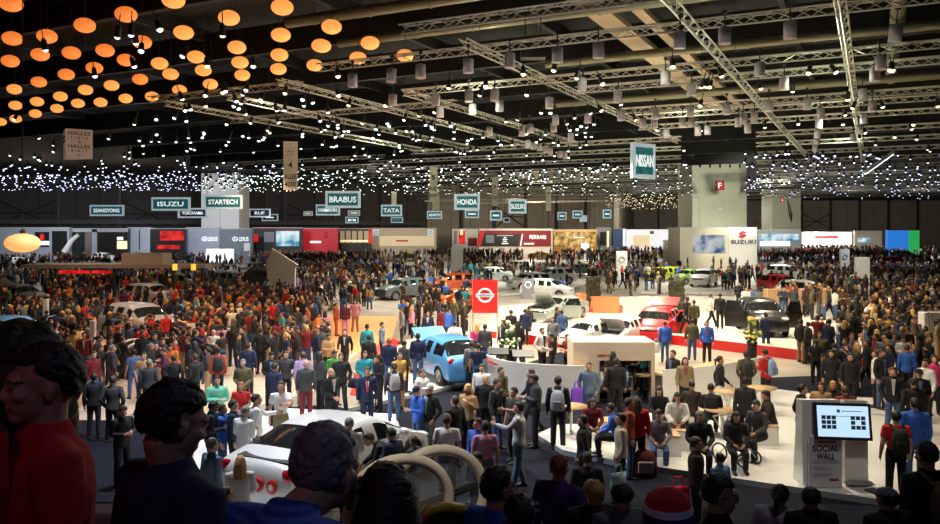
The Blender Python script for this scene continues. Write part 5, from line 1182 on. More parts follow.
def person_parts(pose, detail=True):
    if pose in PB: return PB[pose]
    P = POSES[pose]; D = {}
    b = MB(); torso(b, P, -.012)
    for i in (0, 1):
        arm(b, P, i, .050, .041, .040, .027); hand(b, P, i); leg(b, P, i, .082, .056, .038, .036)
        A = Vector(P['an'][i]); b.rings([(A + Vector((0, .05, -.045)), Vector((.03, 0, 0)), Vector((0, 0, .028))), (A + Vector((0, 0, -.03)), Vector((.036, 0, 0)), Vector((0, 0, .04))), (A + Vector((0, -.1, -.055)), Vector((.042, 0, 0)), Vector((0, 0, .022))), (A + Vector((0, -.17, -.06)), Vector((.03, 0, 0)), Vector((0, 0, .014)))], 10)
    head(b, P)
    me = baked(b, M_skin, [('REMESH', dict(mode='VOXEL', voxel_size=.0085)), ('SMOOTH', dict(factor=.4, iterations=2)), ('DECIMATE', dict(ratio=.45))], name='person')
    me.materials.clear(); face_mats(me, P); D['body'] = me
    for nm, short, g, lo in (('tee', True, .008, -.07), ('jacket', False, .022, -.17)):
        t = MB(); torso(t, P, g, lo=lo, neck=False)
        for i in (0, 1):
            if short: arm(t, P, i, .066, .05, .05, .04, True)
            else: arm(t, P, i, .070, .058, .054, .042, False, .015)
        if not short:
            hip, sh, up, X, Y, L = skel(P); t.rings([(sh + up * .03, X * .085, Y * .08), (sh + up * .06, X * .078, Y * .073), (sh + up * .085, X * .07, Y * .066)], 12)
        D[nm] = baked(t, M_cloth, [('REMESH', dict(mode='VOXEL', voxel_size=.015)), ('SMOOTH', dict(factor=.5, iterations=3)), ('DECIMATE', dict(ratio=.6))], name=nm)
    t = MB(); hip, sh, up, X, Y, L = skel(P)
    t.rings([(hip - up * .04 * (1 if P['hz'] > .7 else .3), X * .17, Y * .125), (hip + up * .04, X * .176, Y * .13), (hip + up * .1, X * .170, Y * .124)], 14)
    for i in (0, 1): leg(t, P, i, .098, .073, .062, .064)
    D['trousers'] = baked(t, M_cloth, [('REMESH', dict(mode='VOXEL', voxel_size=.015)), ('SMOOTH', dict(factor=.5, iterations=3)), ('DECIMATE', dict(ratio=.6))], name='trousers')
    s_ = MB()
    for i in (0, 1):
        A = Vector(P['an'][i])
        s_.rings([(A + Vector((0, .075, -.04)), Vector((.028, 0, 0)), Vector((0, 0, .03))), (A + Vector((0, .04, -.025)), Vector((.042, 0, 0)), Vector((0, 0, .052))), (A + Vector((0, -.04, -.03)), Vector((.045, 0, 0)), Vector((0, 0, .045))), (A + Vector((0, -.12, -.048)), Vector((.05, 0, 0)), Vector((0, 0, .03))), (A + Vector((0, -.19, -.056)), Vector((.035, 0, 0)), Vector((0, 0, .02)))], 12)
    D['shoes'] = s_.mesh('shoes', M_shoe, True)
    for hk in ('short', 'long', 'tail'):
        D['hair_' + hk] = baked(hair_mb(P, hk), M_hair, [('REMESH', dict(mode='VOXEL', voxel_size=.009)), ('SMOOTH', dict(factor=.3, iterations=1)), ('DECIMATE', dict(ratio=.5))], name='hair')
    c = MB(); H = Vector(P['head']); M = head_rot(P)
    c.lathe([(.088, .03), (.09, .06), (.075, .11), (.04, .135), (0, .14)], 18, Matrix.Translation(H + M @ Vector((0, .012, 0))) @ M.to_4x4() @ Matrix.Diagonal((.95, 1.12, 1, 1)))
    c.slab([(-.07, .035), (.07, .035), (.05, .05), (-.05, .05)], .16, Matrix.Translation(H + M @ Vector((0, -.12, 0))) @ M.to_4x4()); D['cap'] = c.mesh('cap', M_cloth, True)
    PB[pose] = D; return D
def joined(parts, ratio):
    """one mesh from several (mesh, slot) pairs, decimated"""
    b = MB(); mats_ = [M_skin, M_hair, M_cloth, mat('trouser_cloth', rough=.9, objcol=False, col=(.02, .02, .028)), M_shoe]
    bm = bmesh.new()
    for me, sl in parts:
        n0 = len(bm.faces); bm.from_mesh(me); bm.faces.ensure_lookup_table()
        for f_ in bm.faces[n0:]: f_.material_index = sl; f_.smooth = True
    m_ = bpy.data.meshes.new('person'); bm.to_mesh(m_); bm.free()
    for q in mats_: m_.materials.append(q)
    return baked(m_, mats_, [('DECIMATE', dict(ratio=ratio))], name='person')

COL = {'black': (.012, .012, .014), 'navy': (.012, .02, .06), 'dark grey': (.045, .045, .05), 'grey': (.16, .165, .18), 'light grey': (.45, .44, .44), 'white': (.72, .71, .69), 'cream': (.62, .52, .36), 'tan': (.38, .22, .10), 'brown': (.09, .042, .022), 'dark brown': (.035, .02, .014), 'olive': (.09, .08, .035), 'red': (.50, .015, .015), 'dark red': (.16, .012, .014), 'orange': (.62, .16, .02), 'rust': (.36, .07, .025), 'mustard': (.48, .28, .05), 'yellow': (.68, .50, .03), 'mint': (.16, .55, .36), 'green': (.08, .3, .06), 'teal': (.02, .26, .30), 'blue': (.03, .12, .50), 'light blue': (.16, .38, .62), 'denim blue': (.05, .10, .22), 'grey-blue': (.10, .15, .22), 'purple': (.08, .02, .16), 'lilac': (.42, .30, .50), 'pink': (.62, .26, .40), 'hot pink': (.6, .04, .18), 'plum': (.10, .02, .06), 'khaki': (.25, .19, .10)}
HAIRC = {'black': (.008, .007, .007), 'dark': (.018, .011, .008), 'brown': (.06, .03, .015), 'fair': (.55, .33, .10), 'grey': (.2, .19, .18), 'ginger': (.28, .09, .02), 'white': (.5, .49, .46)}
SKINC = [(.52, .28, .18), (.46, .24, .15), (.58, .34, .23), (.36, .18, .10), (.18, .085, .045)]
ROT = {'f': 0, 'b': PI, 'l': -PI / 2, 'r': PI / 2, 'fl': -PI / 4, 'fr': PI / 4, 'bl': -3 * PI / 4, 'br': 3 * PI / 4}
FACEW = {'f': 'facing the camera', 'b': 'seen from behind', 'l': 'turned left', 'r': 'turned right', 'fl': 'facing half left', 'fr': 'facing half right', 'bl': 'seen from behind', 'br': 'seen from behind'}
POSEW = {'stand': '', 'shift': '', 'pockets': '', 'cross': 'arms crossed', 'phone': 'holding hands up at chest', 'photo': 'hands raised to face', 'point': 'one arm held out', 'strap': 'hand on shoulder', 'walk': 'walking', 'clasp': 'hands together', 'sit': 'sitting', 'lean': 'leaning forward'}
PEOPLE = []      # (object, descriptor dict)
TAKEN = []       # (x, y) of people
def place_of(px, py):
    best = None
    for nm, x, y in LANDM:
        dx, dy = px - x, (py - y) * 1.6
        q = dx * dx + dy * dy
        if best is None or q < best[0]: best = (q, nm, dx, dy)
    _, nm, dx, dy = best
    rel = ('right of' if dx > 0 else 'left of') if abs(dx) > abs(dy) * .8 else ('before' if dy > 0 else 'behind')
    return '%s the %s' % (rel, nm)
LANDM = [('light blue hatchback', 446, 377), ('white coupe', 320, 465), ('red flag', 485, 346), ('silver estate car', 141, 342), ('kiosk box', 614, 402), ('left reception counter', 530, 402), ('right reception counter', 712, 406), ('lit screen kiosk', 835, 487), ('bright red hatchback', 657, 339), ('black open-doored car', 761, 332), ('silver-green sedan', 556, 319), ('motorcycle', 266, 345), ('electric two-seater', 134, 376), ('peach floor', 345, 332), ('escalator arches', 420, 500), ('lounge seats', 690, 450), ('aisle totem', 862, 300), ('emblem totem', 934, 350), ('light blue car at left', 30, 345), ('dark grey-green car', 403, 299), ('orange-red car', 452, 292), ('white flowers', 508, 372), ('yellow-green flowers', 752, 366), ('right stage corner', 864, 360), ('sloping panel', 284, 300), ('lime vehicle', 178, 293)]
def fmt_col(spec):
    w = spec.split(' '); garment = w[-1]; c = ' '.join(w[:-1]); return c, garment
SHORT = ('t-shirt', 'tee', 'shirtsleeves')
def put_person(p, h, rz, pose, top, trousers, hair, hk, skin, face, place=None, cap=None, px=None, py=None):
    D = person_parts(pose); c, g = fmt_col(top); s = h / 1.75
    o = link('person', D['body'], None, p, rz); o.scale = (s * R.uniform(.96, 1.06), s * R.uniform(.96, 1.06), s); o.color = (*skin, 1)
    short = g in SHORT
    j = link('shirt' if short else 'jacket', D['tee' if short else 'jacket'], o, color=COL[c])
    tc, _ = fmt_col(trousers); link('trousers', D['trousers'], o, color=COL[tc]); link('shoes', D['shoes'], o)
    if cap: link('cap', D['cap'], o, color=COL[cap])
    elif hk != 'bald': link('hair', D['hair_' + hk], o, color=HAIRC[hair])
    PEOPLE.append((o, dict(top=top, tr=trousers, hair='bald' if hk == 'bald' else hair, hk=hk, pose=pose, face=face, place=place or place_of(px, py), px=px, cap=cap)))
    TAKEN.append((p[0], p[1], .42)); return o
def solve(px, yt, h):
    z = 0.
    for _ in range(3):
        d = (CAM_H - z - h) * F / (yt - YH); p = Vector(((px - CX) * d / F, d, z)); z2 = stage_z(p)
        if z2 == z: break
        z = z2
    return p
def H(px, yt, top, tr='black trousers', hair='dark', face='b', pose='stand', h=1.72, hk='short', skin=0, place=None, cap=None, z=None):
    """a visitor whose head top is seen at px, yt"""
    hs = {'sit': .765, 'lean': .90}.get(pose, 1.) * h
    if z is None: p = solve(px, yt, hs)
    else: d = (CAM_H - z - hs) * F / (yt - YH); p = Vector(((px - CX) * d / F, d, z))
    rz = ROT[face] + R.uniform(-.18, .18) + math.atan2(-p.x, p.y) * .6
    if pose == 'lean':       # the head, not the feet, is seen at px
        p = p - Matrix.Rotation(rz, 3, 'Z') @ Vector((0, -.5, 0)) * .8
    yf = YH + (CAM_H - p.z) * F / p.y
    return put_person(p, h, rz, pose, top, tr, hair, hk, SKINC[skin], face, place, cap, px, yf)
# ---------------------------------------------------------------- visitors one by one (head position, clothes, pose)
J, T = 'black trousers', 'denim blue jeans'
# left
H(24, 300, 'yellow t-shirt', J, 'dark', 'f', hk='long'); H(57, 322, 'white jacket', J, 'dark', 'r', hk='long'); H(74, 330, 'mustard jacket', J, 'brown', 'b'); H(84, 332, 'dark red jacket', T, 'dark', 'f')
H(102, 301, 'navy jacket', T, 'black', 'b', 'stand', 1.75); H(111, 308, 'black jacket', J, 'dark', 'bl', 'shift'); H(132, 321, 'navy jacket', J, 'brown', 'l', 'lean', skin=1, hk='bald'); H(146, 318, 'black jacket', J, 'dark', 'f', 'clasp')
H(158, 323, 'dark brown jacket', J, 'dark', 'l', 'phone'); H(111, 337, 'black jacket', J, 'dark', 'f', 'pockets', hk='long', h=1.7); H(93, 351, 'dark red jacket', T, 'dark', 'fr'); H(144, 352, 'tan t-shirt', J, 'dark', 'f', 'shift'); H(149, 359, 'dark grey jacket', J, 'grey', 'b')
H(69, 341, 'black jacket', J, 'dark', 'fr'); H(94, 373, 'black jacket', J, 'black', 'b'); H(113, 376, 'dark grey jacket', J, 'dark', 'b', 'pockets'); H(122, 405, 'black jacket', J, 'dark', 'fr', 'phone')
H(184, 299, 'light blue t-shirt', J, 'dark', 'f', 'clasp'); H(229, 290, 'dark grey jacket', T, 'dark', 'b'); H(240, 303, 'cream jacket', J, 'white', 'b', 'shift', 1.8); H(256, 297, 'lilac jacket', J, 'dark', 'f', 'clasp'); H(283, 312, 'teal t-shirt', J, 'dark', 'l')
H(293, 317, 'olive jacket', 'tan trousers', 'brown', 'l'); H(254, 315, 'black jacket', T, 'dark', 'r', 'cross'); H(233, 324, 'black jacket', J, 'brown', 'b', hk='long'); H(222, 324, 'pink jacket', T, 'dark', 'b', hk='tail'); H(159, 320, 'dark red jacket', J, 'dark', 'l', 'phone')
H(196, 312, 'red jacket', J, 'fair', 'f', hk='long'); H(180, 326, 'navy t-shirt', 'khaki trousers', 'dark', 'l', 'point', skin=0); H(174, 355, 'black jacket', J, 'dark', 'b', 'pockets'); H(195, 354, 'black jacket', J, 'brown', 'bl', 'stand'); H(218, 347, 'rust jacket', J, 'black', 'b')
H(243, 359, 'olive jacket', J, 'grey', 'f', 'clasp', 1.72); H(271, 352, 'black jacket', J, 'dark', 'f', 'clasp', cap='black'); H(275, 363, 'navy jacket', J, 'dark', 'br'); H(286, 351, 'dark grey jacket', J, 'brown', 'f', 'pockets'); H(303, 352, 'lilac jacket', 'grey trousers', 'brown', 'b', skin=2); H(306, 360, 'dark grey jacket', 'dark red trousers', 'brown', 'b', hk='bald')
H(217, 376, 'mint shirt', T, 'dark', 'f', 'cross'); H(241, 382, 'red t-shirt', T, 'ginger', 'f', 'clasp', h=1.55, hk='long'); H(281, 381, 'white t-shirt', 'khaki trousers', 'brown', 'f', 'point', 1.8); H(248, 343, 'navy jacket', J, 'dark', 'b')
H(308, 306, 'rust jacket', J, 'dark', 'l'); H(298, 296, 'orange jacket', J, 'brown', 'f', hk='long'); H(313, 300, 'blue jacket', J, 'dark', 'b')
# by the white coupe
H(211, 401, 'black jacket', T, 'black', 'r', 'phone', skin=4); H(222, 404, 'blue jacket', T, 'dark', 'r', h=1.6); H(233, 400, 'navy jacket', J, 'dark', 'r'); H(244, 406, 'white jacket', 'white trousers', 'grey', 'br', 'phone'); H(256, 394, 'white jacket', J, 'black', 'r', 'point', 1.75)
H(212, 438, 'grey-blue jacket', J, 'brown', 'br', 'stand', 1.78); H(240, 456, 'white jacket', J, 'fair', 'b', 'phone', 1.66, 'long'); H(226, 487, 'dark grey jacket', J, 'black', 'br', 'stand', 1.6)
H(349, 418, 'light grey jacket', J, 'grey', 'b', 'phone', 1.8, z=.0, place='behind the white coupe'); H(376, 431, 'black jacket', J, 'brown', 'l', 'lean', 1.75, z=0., place='at the nose of the white coupe'); H(393, 428, 'navy jacket', J, 'black', 'bl', 'phone', 1.7, z=0., place='at the nose of the white coupe'); H(414, 436, 'dark grey jacket', J, 'brown', 'bl', 'stand', 1.5)
# centre left
suit = H(367, 367, 'navy jacket', 'navy trousers', 'brown', 'f', 'stand', 1.74, place='in suit and red tie on dark carpet')
H(399, 352, 'mustard jacket', 'tan trousers', 'dark', 'fr', 'clasp', 1.75); H(394, 363, 'dark grey jacket', T, 'dark', 'b', 'stand', 1.62, 'tail'); H(418, 386, 'blue jacket', T, 'dark', 'fl', 'phone', 1.7, cap='navy'); H(430, 384, 'black jacket', 'grey trousers', 'dark', 'fl', 'pockets', 1.75, cap='white'); H(422, 369, 'white jacket', J, 'brown', 'fr', 'stand')
H(325, 311, 'pink shirt', J, 'dark', 'b', 'stand', hk='long'); H(345, 303, 'plum jacket', 'pink trousers', 'dark', 'f', hk='long'); H(355, 300, 'pink jacket', 'tan trousers', 'brown', 'f', 'pockets', hk='long'); H(336, 303, 'rust jacket', 'rust trousers', 'dark', 'r'); H(345, 329, 'black jacket', J, 'dark', 'f', 'walk'); H(328, 333, 'tan jacket', J, 'brown', 'fr', 'phone')
H(367, 324, 'teal jacket', J, 'dark', 'b', 'stand', 1.76); H(369, 335, 'black jacket', J, 'black', 'b'); H(382, 322, 'grey-blue jacket', J, 'dark', 'r'); H(389, 338, 'navy jacket', T, 'ginger', 'b'); H(365, 351, 'teal jacket', J, 'dark', 'f', 'clasp', hk='bob' if 0 else 'long'); H(379, 354, 'black jacket', J, 'dark', 'fl', 'phone', hk='long'); H(334, 350, 'green jacket', J, 'dark', 'fr', 'phone'); H(341, 353, 'black jacket', J, 'brown', 'f', 'pockets', 1.78); H(331, 368, 'black jacket', J, 'grey', 'fr', 'clasp', hk='bald'); H(320, 352, 'dark grey jacket', J, 'dark', 'br', hk='long')
H(418, 333, 'navy jacket', T, 'dark', 'b', 'stand', 1.78); H(404, 340, 'dark grey jacket', J, 'dark', 'br'); H(447, 308, 'blue jacket', J, 'dark', 'b'); H(443, 308, 'dark red jacket', J, 'dark', 'b'); H(456, 299, 'black jacket', J, 'dark', 'b'); H(464, 299, 'dark brown jacket', J, 'dark', 'b', 'shift'); H(428, 311, 'navy jacket', J, 'dark', 'f'); H(455, 321, 'white jacket', T, 'black', 'b'); H(402, 308, 'grey jacket', J, 'dark', 'l'); H(412, 306, 'pink jacket', J, 'fair', 'r', hk='long')
# centre group on dark carpet
H(447, 414, 'white t-shirt', 'grey trousers', 'brown', 'b', 'stand', 1.8); H(455, 396, 'black jacket', J, 'brown', 'bl', 'stand', 1.72); H(468, 384, 'tan jacket', J, 'fair', 'fl', 'strap', hk='long'); H(478, 418, 'blue jacket', T, 'dark', 'fl', 'stand', 1.7); H(485, 421, 'pink t-shirt', 'grey trousers', 'black', 'b', 'stand', 1.74); H(479, 451, 'navy jacket', J, 'black', 'fl', 'phone', 1.7, skin=1, place='below the pink t-shirt, beside the escalator arches')
H(519, 402, 'light grey jacket', 'grey-blue jeans', 'dark', 'l', 'point', 1.82, place='in the middle of the dark carpet'); H(497, 379, 'dark grey jacket', T, 'dark', 'fr', 'strap', 1.75); H(514, 387, 'dark grey t-shirt', J, 'dark', 'fl', 'point', 1.76); H(536, 374, 'dark grey jacket', J, 'dark', 'l', 'phone', 1.84); H(531, 369, 'black jacket', J, 'dark', 'l', 'walk', 1.76)
H(558, 376, 'black jacket', J, 'dark', 'b', 'stand', 1.84, place='wearing a grey backpack before the left reception counter')
H(583, 415, 'black jacket', J, 'black', 'l', 'pockets', 1.76); H(501, 367, 'olive jacket', J, 'dark', 'fr'); H(485, 375, 'black jacket', J, 'dark', 'f', hk='bald'); H(482, 364, 'white jacket', J, 'dark', 'f'); H(589, 362, 'grey-blue shirt', T, 'brown', 'f', 'pockets', 1.74); H(613, 351, 'dark brown t-shirt', J, 'dark', 'b', hk='long'); H(616, 358, 'black jacket', J, 'dark', 'b', 'stand', 1.76)
H(592, 397, 'dark red jacket', J, 'dark', 'f', 'sit', hk='long', h=1.6); H(615, 403, 'blue jacket', J, 'dark', 'l', 'sit', 1.65, z=.14)
# behind the flag and counter
H(485, 324, 'dark grey jacket', T, 'dark', 'b', 'stand', 1.76); H(477, 324, 'hot pink jacket', J, 'fair', 'b', hk='long'); H(472, 341, 'grey jacket', J, 'brown', 'b'); H(478, 343, 'navy t-shirt', T, 'dark', 'b', 'stand', 1.76); H(542, 328, 'white jacket', J, 'dark', 'fr', 'pockets', 1.76); H(552, 333, 'black t-shirt', J, 'black', 'l', 'phone'); H(568, 334, 'dark red t-shirt', J, 'dark', 'fl', 'phone')
H(557, 307, 'black jacket', J, 'dark', 'r', 'shift', 1.78); H(562, 310, 'denim blue jacket', T, 'dark', 'b'); H(553, 317, 'grey jacket', J, 'brown', 'f', hk='long'); H(503, 320, 'black jacket', J, 'black', 'fl'); H(511, 310, 'black jacket', J, 'dark', 'b'); H(525, 309, 'navy jacket', J, 'dark', 'b'); H(518, 321, 'black jacket', J, 'dark', 'b', hk='long'); H(529, 306, 'black jacket', J, 'brown', 'bl')
H(643, 344, 'teal t-shirt', J, 'dark', 'bl', 'phone', 1.78, z=0); H(673, 350, 'black jacket', J, 'brown', 'fl', 'shift', 1.78, z=0); H(685, 357, 'khaki jacket', J, 'dark', 'f', 'stand', hk='long', z=0); H(720, 356, 'black jacket', 'white trousers', 'dark', 'r', 'walk', 1.74, 'tail', z=0); H(746, 351, 'olive jacket', J, 'dark', 'b', 'pockets', z=0); H(766, 349, 'red jacket', J, 'dark', 'bl', 'phone', 1.78, z=0)
H(665, 321, 'blue jacket', T, 'brown', 'b', z=0); H(692, 319, 'olive jacket', T, 'dark', 'b', 'stand', 1.74, z=0); H(707, 321, 'blue jacket', J, 'dark', 'f', 'stand', 1.74, z=0); H(766, 313, 'navy jacket', 'navy trousers', 'black', 'b', 'clasp', 1.8)
H(687, 297, 'black jacket', J, 'dark', 'bl', 'walk', 1.8); H(694, 300, 'olive jacket', J, 'brown', 'b'); H(711, 294, 'white jacket', J, 'dark', 'r', 'walk'); H(720, 293, 'black jacket', J, 'dark', 'b', 'stand', 1.84); H(739, 282, 'black jacket', J, 'dark', 'f'); H(746, 287, 'white jacket', T, 'dark', 'f', hk='long'); H(751, 289, 'blue jacket', J, 'brown', 'f', h=1.5)
# main aisle at right
H(801, 319, 'black jacket', 'khaki trousers', 'dark', 'br', 'stand', 1.8, z=0); H(808, 322, 'dark grey jacket', J, 'dark', 'bl', z=0); H(852, 333, 'grey jacket', J, 'brown', 'f', 'clasp', 1.74); H(850, 353, 'black jacket', J, 'dark', 'f', 'stand', 1.72); H(857, 343, 'dark grey jacket', J, 'fair', 'l', 'photo', hk='long'); H(881, 349, 'black jacket', T, 'dark', 'fr', 'stand', 1.78); H(907, 345, 'blue jacket', J, 'brown', 'b', 'stand', 1.72); H(926, 359, 'white jacket', J, 'dark', 'fl', 'stand', 1.76); H(919, 369, 'black jacket', J, 'dark', 'f', 'clasp', cap='black'); H(934, 355, 'hot pink jacket', J, 'dark', 'f', hk='long')
H(893, 367, 'black jacket', T, 'brown', 'f', 'pockets', 1.76); H(873, 300, 'cream jacket', J, 'dark', 'b'); H(889, 315, 'mustard jacket', J, 'brown', 'b'); H(907, 327, 'dark brown jacket', J, 'dark', 'f', 'phone'); H(843, 305, 'dark grey jacket', T, 'brown', 'f'); H(854, 310, 'olive jacket', J, 'dark', 'f', 'phone'); H(831, 350, 'black jacket', J, 'dark', 'f', hk='long'); H(868, 312, 'black jacket', J, 'dark', 'b'); H(884, 335, 'grey jacket', J, 'grey', 'f', hk='bald'); H(876, 350, 'white jacket', J, 'brown', 'l')
H(821, 382, 'tan jacket', J, 'dark', 'f', 'clasp', hk='long', h=1.6); H(833, 381, 'black jacket', J, 'fair', 'f', hk='long', h=1.62); H(845, 386, 'dark red jacket', J, 'brown', 'b', h=1.6); H(802, 384, 'black jacket', J, 'black', 'r', 'pockets', 1.78)
H(896, 411, 'red t-shirt', J, 'black', 'b', 'stand', 1.76, place='wearing a black backpack right of the screen kiosk'); H(915, 398, 'blue shirt', T, 'black', 'b', 'stand', 1.86); H(914, 378, 'black jacket', J, 'dark', 'b', 'stand', 1.76)
# lounge
H(629, 398, 'rust jacket', T, 'dark', 'r', 'stand', 1.76); H(637, 397, 'red jacket', J, 'brown', 'b', hk='long'); H(621, 413, 'cream jacket', J, 'dark', 'l', 'stand', 1.78); H(658, 408, 'grey jacket', T, 'dark', 'f', 'sit', 1.75); H(699, 409, 'black jacket', J, 'grey', 'f', 'sit', 1.8, skin=2); H(677, 391, 'white jacket', J, 'dark', 'f', 'sit', hk='long'); H(692, 381, 'dark brown jacket', J, 'dark', 'b', 'sit', 1.75); H(711, 384, 'black jacket', J, 'dark', 'b', 'sit', 1.75); H(659, 385, 'black jacket', J, 'brown', 'f', 'sit', hk='long')
H(696, 437, 'dark brown jacket', J, 'brown', 'r', 'stand', 1.76, skin=1, place='carrying a red bag before the lounge seats'); H(720, 453, 'light blue jacket', J, 'black', 'bl', 'stand', 1.5, place='small, before the lounge seats'); H(735, 410, 'black jacket', J, 'dark', 'f', 'sit', 1.7, 'long'); H(759, 399, 'dark grey jacket', J, 'dark', 'fl', 'sit', 1.78); H(745, 377, 'dark grey jacket', J, 'dark', 'b', 'stand', 1.74, z=0.14); H(770, 390, 'dark brown jacket', T, 'dark', 'l', 'sit', 1.7)
H(587, 452, 'black jacket', J, 'dark', 'b', 'stand', 1.7); 

for o_, d_ in list(PEOPLE):
    if o_ is suit or 'jacket' not in d_['top'] or d_['pose'] not in ('stand', 'shift', 'pockets', 'walk', 'clasp', 'strap') or d_['face'] not in ('f', 'fl', 'fr') or d_['hk'] == 'long' and R.random() < .5 or R.random() < .5: continue
    k = MB(); z1 = R.choice([1.14, 1.05, 1.22]); wd = R.choice([.05, .065, .045]); k.slab([(-wd, 1.46), (wd, 1.46), (.012, z1), (-.012, z1)], .03, Matrix.Translation((0, -.128, 0)))
    q = k.build('shirt_front', M_cloth, o_); q.color = (*R.choice([(.5, .5, .5), (.3, .32, .36), (.1, .15, .3), (.02, .02, .02), (.3, .05, .05), (.45, .42, .36)]), 1)
# suit details
k = MB(); k.slab([(-.045, 1.40), (.045, 1.40), (.012, 1.12), (-.012, 1.12)], .02, Matrix.Translation((0, -.142, 0))); k.build('shirt_front', M_wmatt, suit)
k = MB(); k.slab([(-.018, 1.41), (.018, 1.41), (.026, 1.14), (0, 1.10), (-.026, 1.14)], .02, Matrix.Translation((0, -.155, 0))); k.build('necktie', M_red, suit)
# ---------------------------------------------------------------- bags and backpacks (things carried by visitors)
M_pack = {}
def backpack(o, col, label, sc=1., front=0):
    P0 = o.matrix_basis; s = o.scale.z
    b = thing('backpack', label, 'backpack', o.location, o.rotation_euler.z); b.scale = (s, s, s)
    m = lambda: None
    k = MB(); k.rings([((0, .23, .98), (.12, 0, 0), (0, .06, 0)), ((0, .25, 1.02), (.16, 0, 0), (0, .1, 0)), ((0, .25, 1.2), (.165, 0, 0), (0, .1, 0)), ((0, .225, 1.38), (.14, 0, 0), (0, .08, 0)), ((0, .2, 1.45), (.08, 0, 0), (0, .04, 0))], 14); q = k.build('pack_body', M_cloth, b, True); q.color = (*col, 1)
    k = MB(); k.box((0, .345, 1.12), (.2, .06, .2)); q = k.build('pocket', M_cloth, b, bevel=.015); q.color = (*[c * .6 for c in col], 1)
    for sx in (-1, 1):
        k = MB(); k.tube([(sx * .1, .2, 1.43), (sx * .115, .05, 1.505), (sx * .125, -.11, 1.44), (sx * .14, -.155, 1.3), (sx * .155, -.10, 1.12), (sx * .15, .16, 1.02)], [(.025, .008)] * 6, 6); q = k.build('strap', M_cloth, b); q.color = (*[c * .7 for c in col], 1)
def who(px, place=None): return min(PEOPLE, key=lambda q: abs((q[1]['px'] or 9999) - px[0]) + abs(YH + (CAM_H - q[0].location.z - 1.72) * F / q[0].location.y - px[1]))[0]
backpack(who((558, 376)), (.32, .33, .36), 'grey backpack on the visitor before the left reception counter')
backpack(who((896, 411)), (.012, .012, .014), 'black backpack on the red-shirted visitor right of the screen kiosk')
backpack(who((229, 290)), (.62, .22, .02), 'orange backpack in the crowd left of the sloping panel')
backpack(who((218, 347)), (.015, .015, .02), 'black backpack on the rust-jacketed visitor at left')
backpack(who((394, 363)), (.3, .29, .28), 'pale grey backpack on the visitor beside the mustard jacket')
backpack(who((766, 349)), (.2, .3, .5), 'light blue backpack on the red-jacketed visitor at the right counter')
backpack(who((746, 351)), (.015, .014, .014), 'black backpack on the visitor left of the red jacket at the right counter')
def bag(px, py, col, label, w=.34, h=.36, z=0., hang=0.):
    p = gp(px, py, z); o = thing('carrier_bag', label, 'bag', p, R.uniform(-.6, .6))
    k = MB(); k.rings([((0, 0, 0), (w * .42, 0, 0), (0, .07, 0)), ((0, 0, h * .1), (w / 2, 0, 0), (0, .09, 0)), ((0, 0, h * .8), (w * .48, 0, 0), (0, .06, 0)), ((0, 0, h), (w * .45, 0, 0), (0, .02, 0))], 14); q = k.build('bag_body', M_cloth, o, True); q.color = (*col, 1)
    for sy in (-.02, .02): k = MB(); k.tube([(-w * .2, sy, h), (-w * .15, sy, h + .16), (w * .15, sy, h + .16), (w * .2, sy, h)], .01, 5); q = k.build('handle', M_cloth, o); q.color = (*col, 1)
p_ = who((696, 437)).location
def held(pw, dx, dy, z, col, label, w=.34, h=.36):
    b_ = bag(0, 300, col, label, w, h); o_ = [q for q in bpy.data.objects if q.get('label') == label][0]; o_.location = (pw.x + dx, pw.y + dy, pw.z + z)
held(p_, -.34, -.1, .52, (.62, .02, .05), 'bright red carrier bag held by the visitor before the lounge seats', .42, .4)
p_ = who((621, 413)).location; held(p_, -.12, -.36, .30, (.45, .7, .75), 'pale blue carrier bag held by the cream-jacketed visitor', .38, .4)
p_ = who((665, 321)).location; held(p_, -.38, -.05, .42, (.75, .75, .72), 'white carrier bag held by the blue-jacketed visitor at the main stage', .36, .4)
p_ = who((589, 362)).location; held(p_, -.36, -.14, .6, (.16, .05, .45), 'purple-blue bag held by the visitor left of the kiosk box', .4, .45)
p_ = who((365, 351)).location; held(p_, -.36, -.1, .6, (.02, .03, .06), 'dark shoulder bag held by the teal-jacketed visitor', .4, .3)
# red backpack standing on carpet
p = gp(644, 476); o = thing('backpack', 'red and grey backpack standing on the dark carpet before the lounge', 'backpack', p)
k = MB(); k.rings([((0, 0, 0), (.26, 0, 0), (0, .16, 0)), ((0, 0, .1), (.31, 0, 0), (0, .2, 0)), ((0, 0, .4), (.28, 0, 0), (0, .18, 0)), ((0, 0, .56), (.16, 0, 0), (0, .1, 0))], 16); q = k.build('pack_body', M_cloth, o, True); q.color = (.10, .012, .016, 1)
k = MB(); k.box((0, -.19, .24), (.34, .08, .26)); q = k.build('pocket', M_cloth, o, bevel=.03); q.color = (.3, .25, .24, 1); k = MB(); k.tube([(-.08, 0, .55), (0, 0, .64), (.08, 0, .55)], .015, 6); k.build('handle', M_black, o)
p = gp(738, 463, .14); o = thing('pushchair', 'dark folded pushchair parked beside the lounge seats', 'pushchair', p, .6)
for x_, y_, r_ in [(-.25, -.3, .13), (.25, -.3, .13), (-.27, .3, .2), (.27, .3, .2)]:
    k = MB(); k.tube([(x_, y_ + r_ * math.cos(2 * PI * i / 16), r_ + .025 + r_ * math.sin(2 * PI * i / 16)) for i in range(17)], .022, 6); k.build('wheel', M_tyre, o, True)
k = MB()
for sx in (-.24, .24): k.tube([(sx, -.3, .15), (sx, .1, .55), (sx, .5, 1.0)], .016, 6); k.tube([(sx, .3, .22), (sx, -.05, .6)], .016, 6)
k.tube([(-.24, .5, 1.), (.24, .5, 1.)], .02, 6); k.build('frame', M_alu, o)
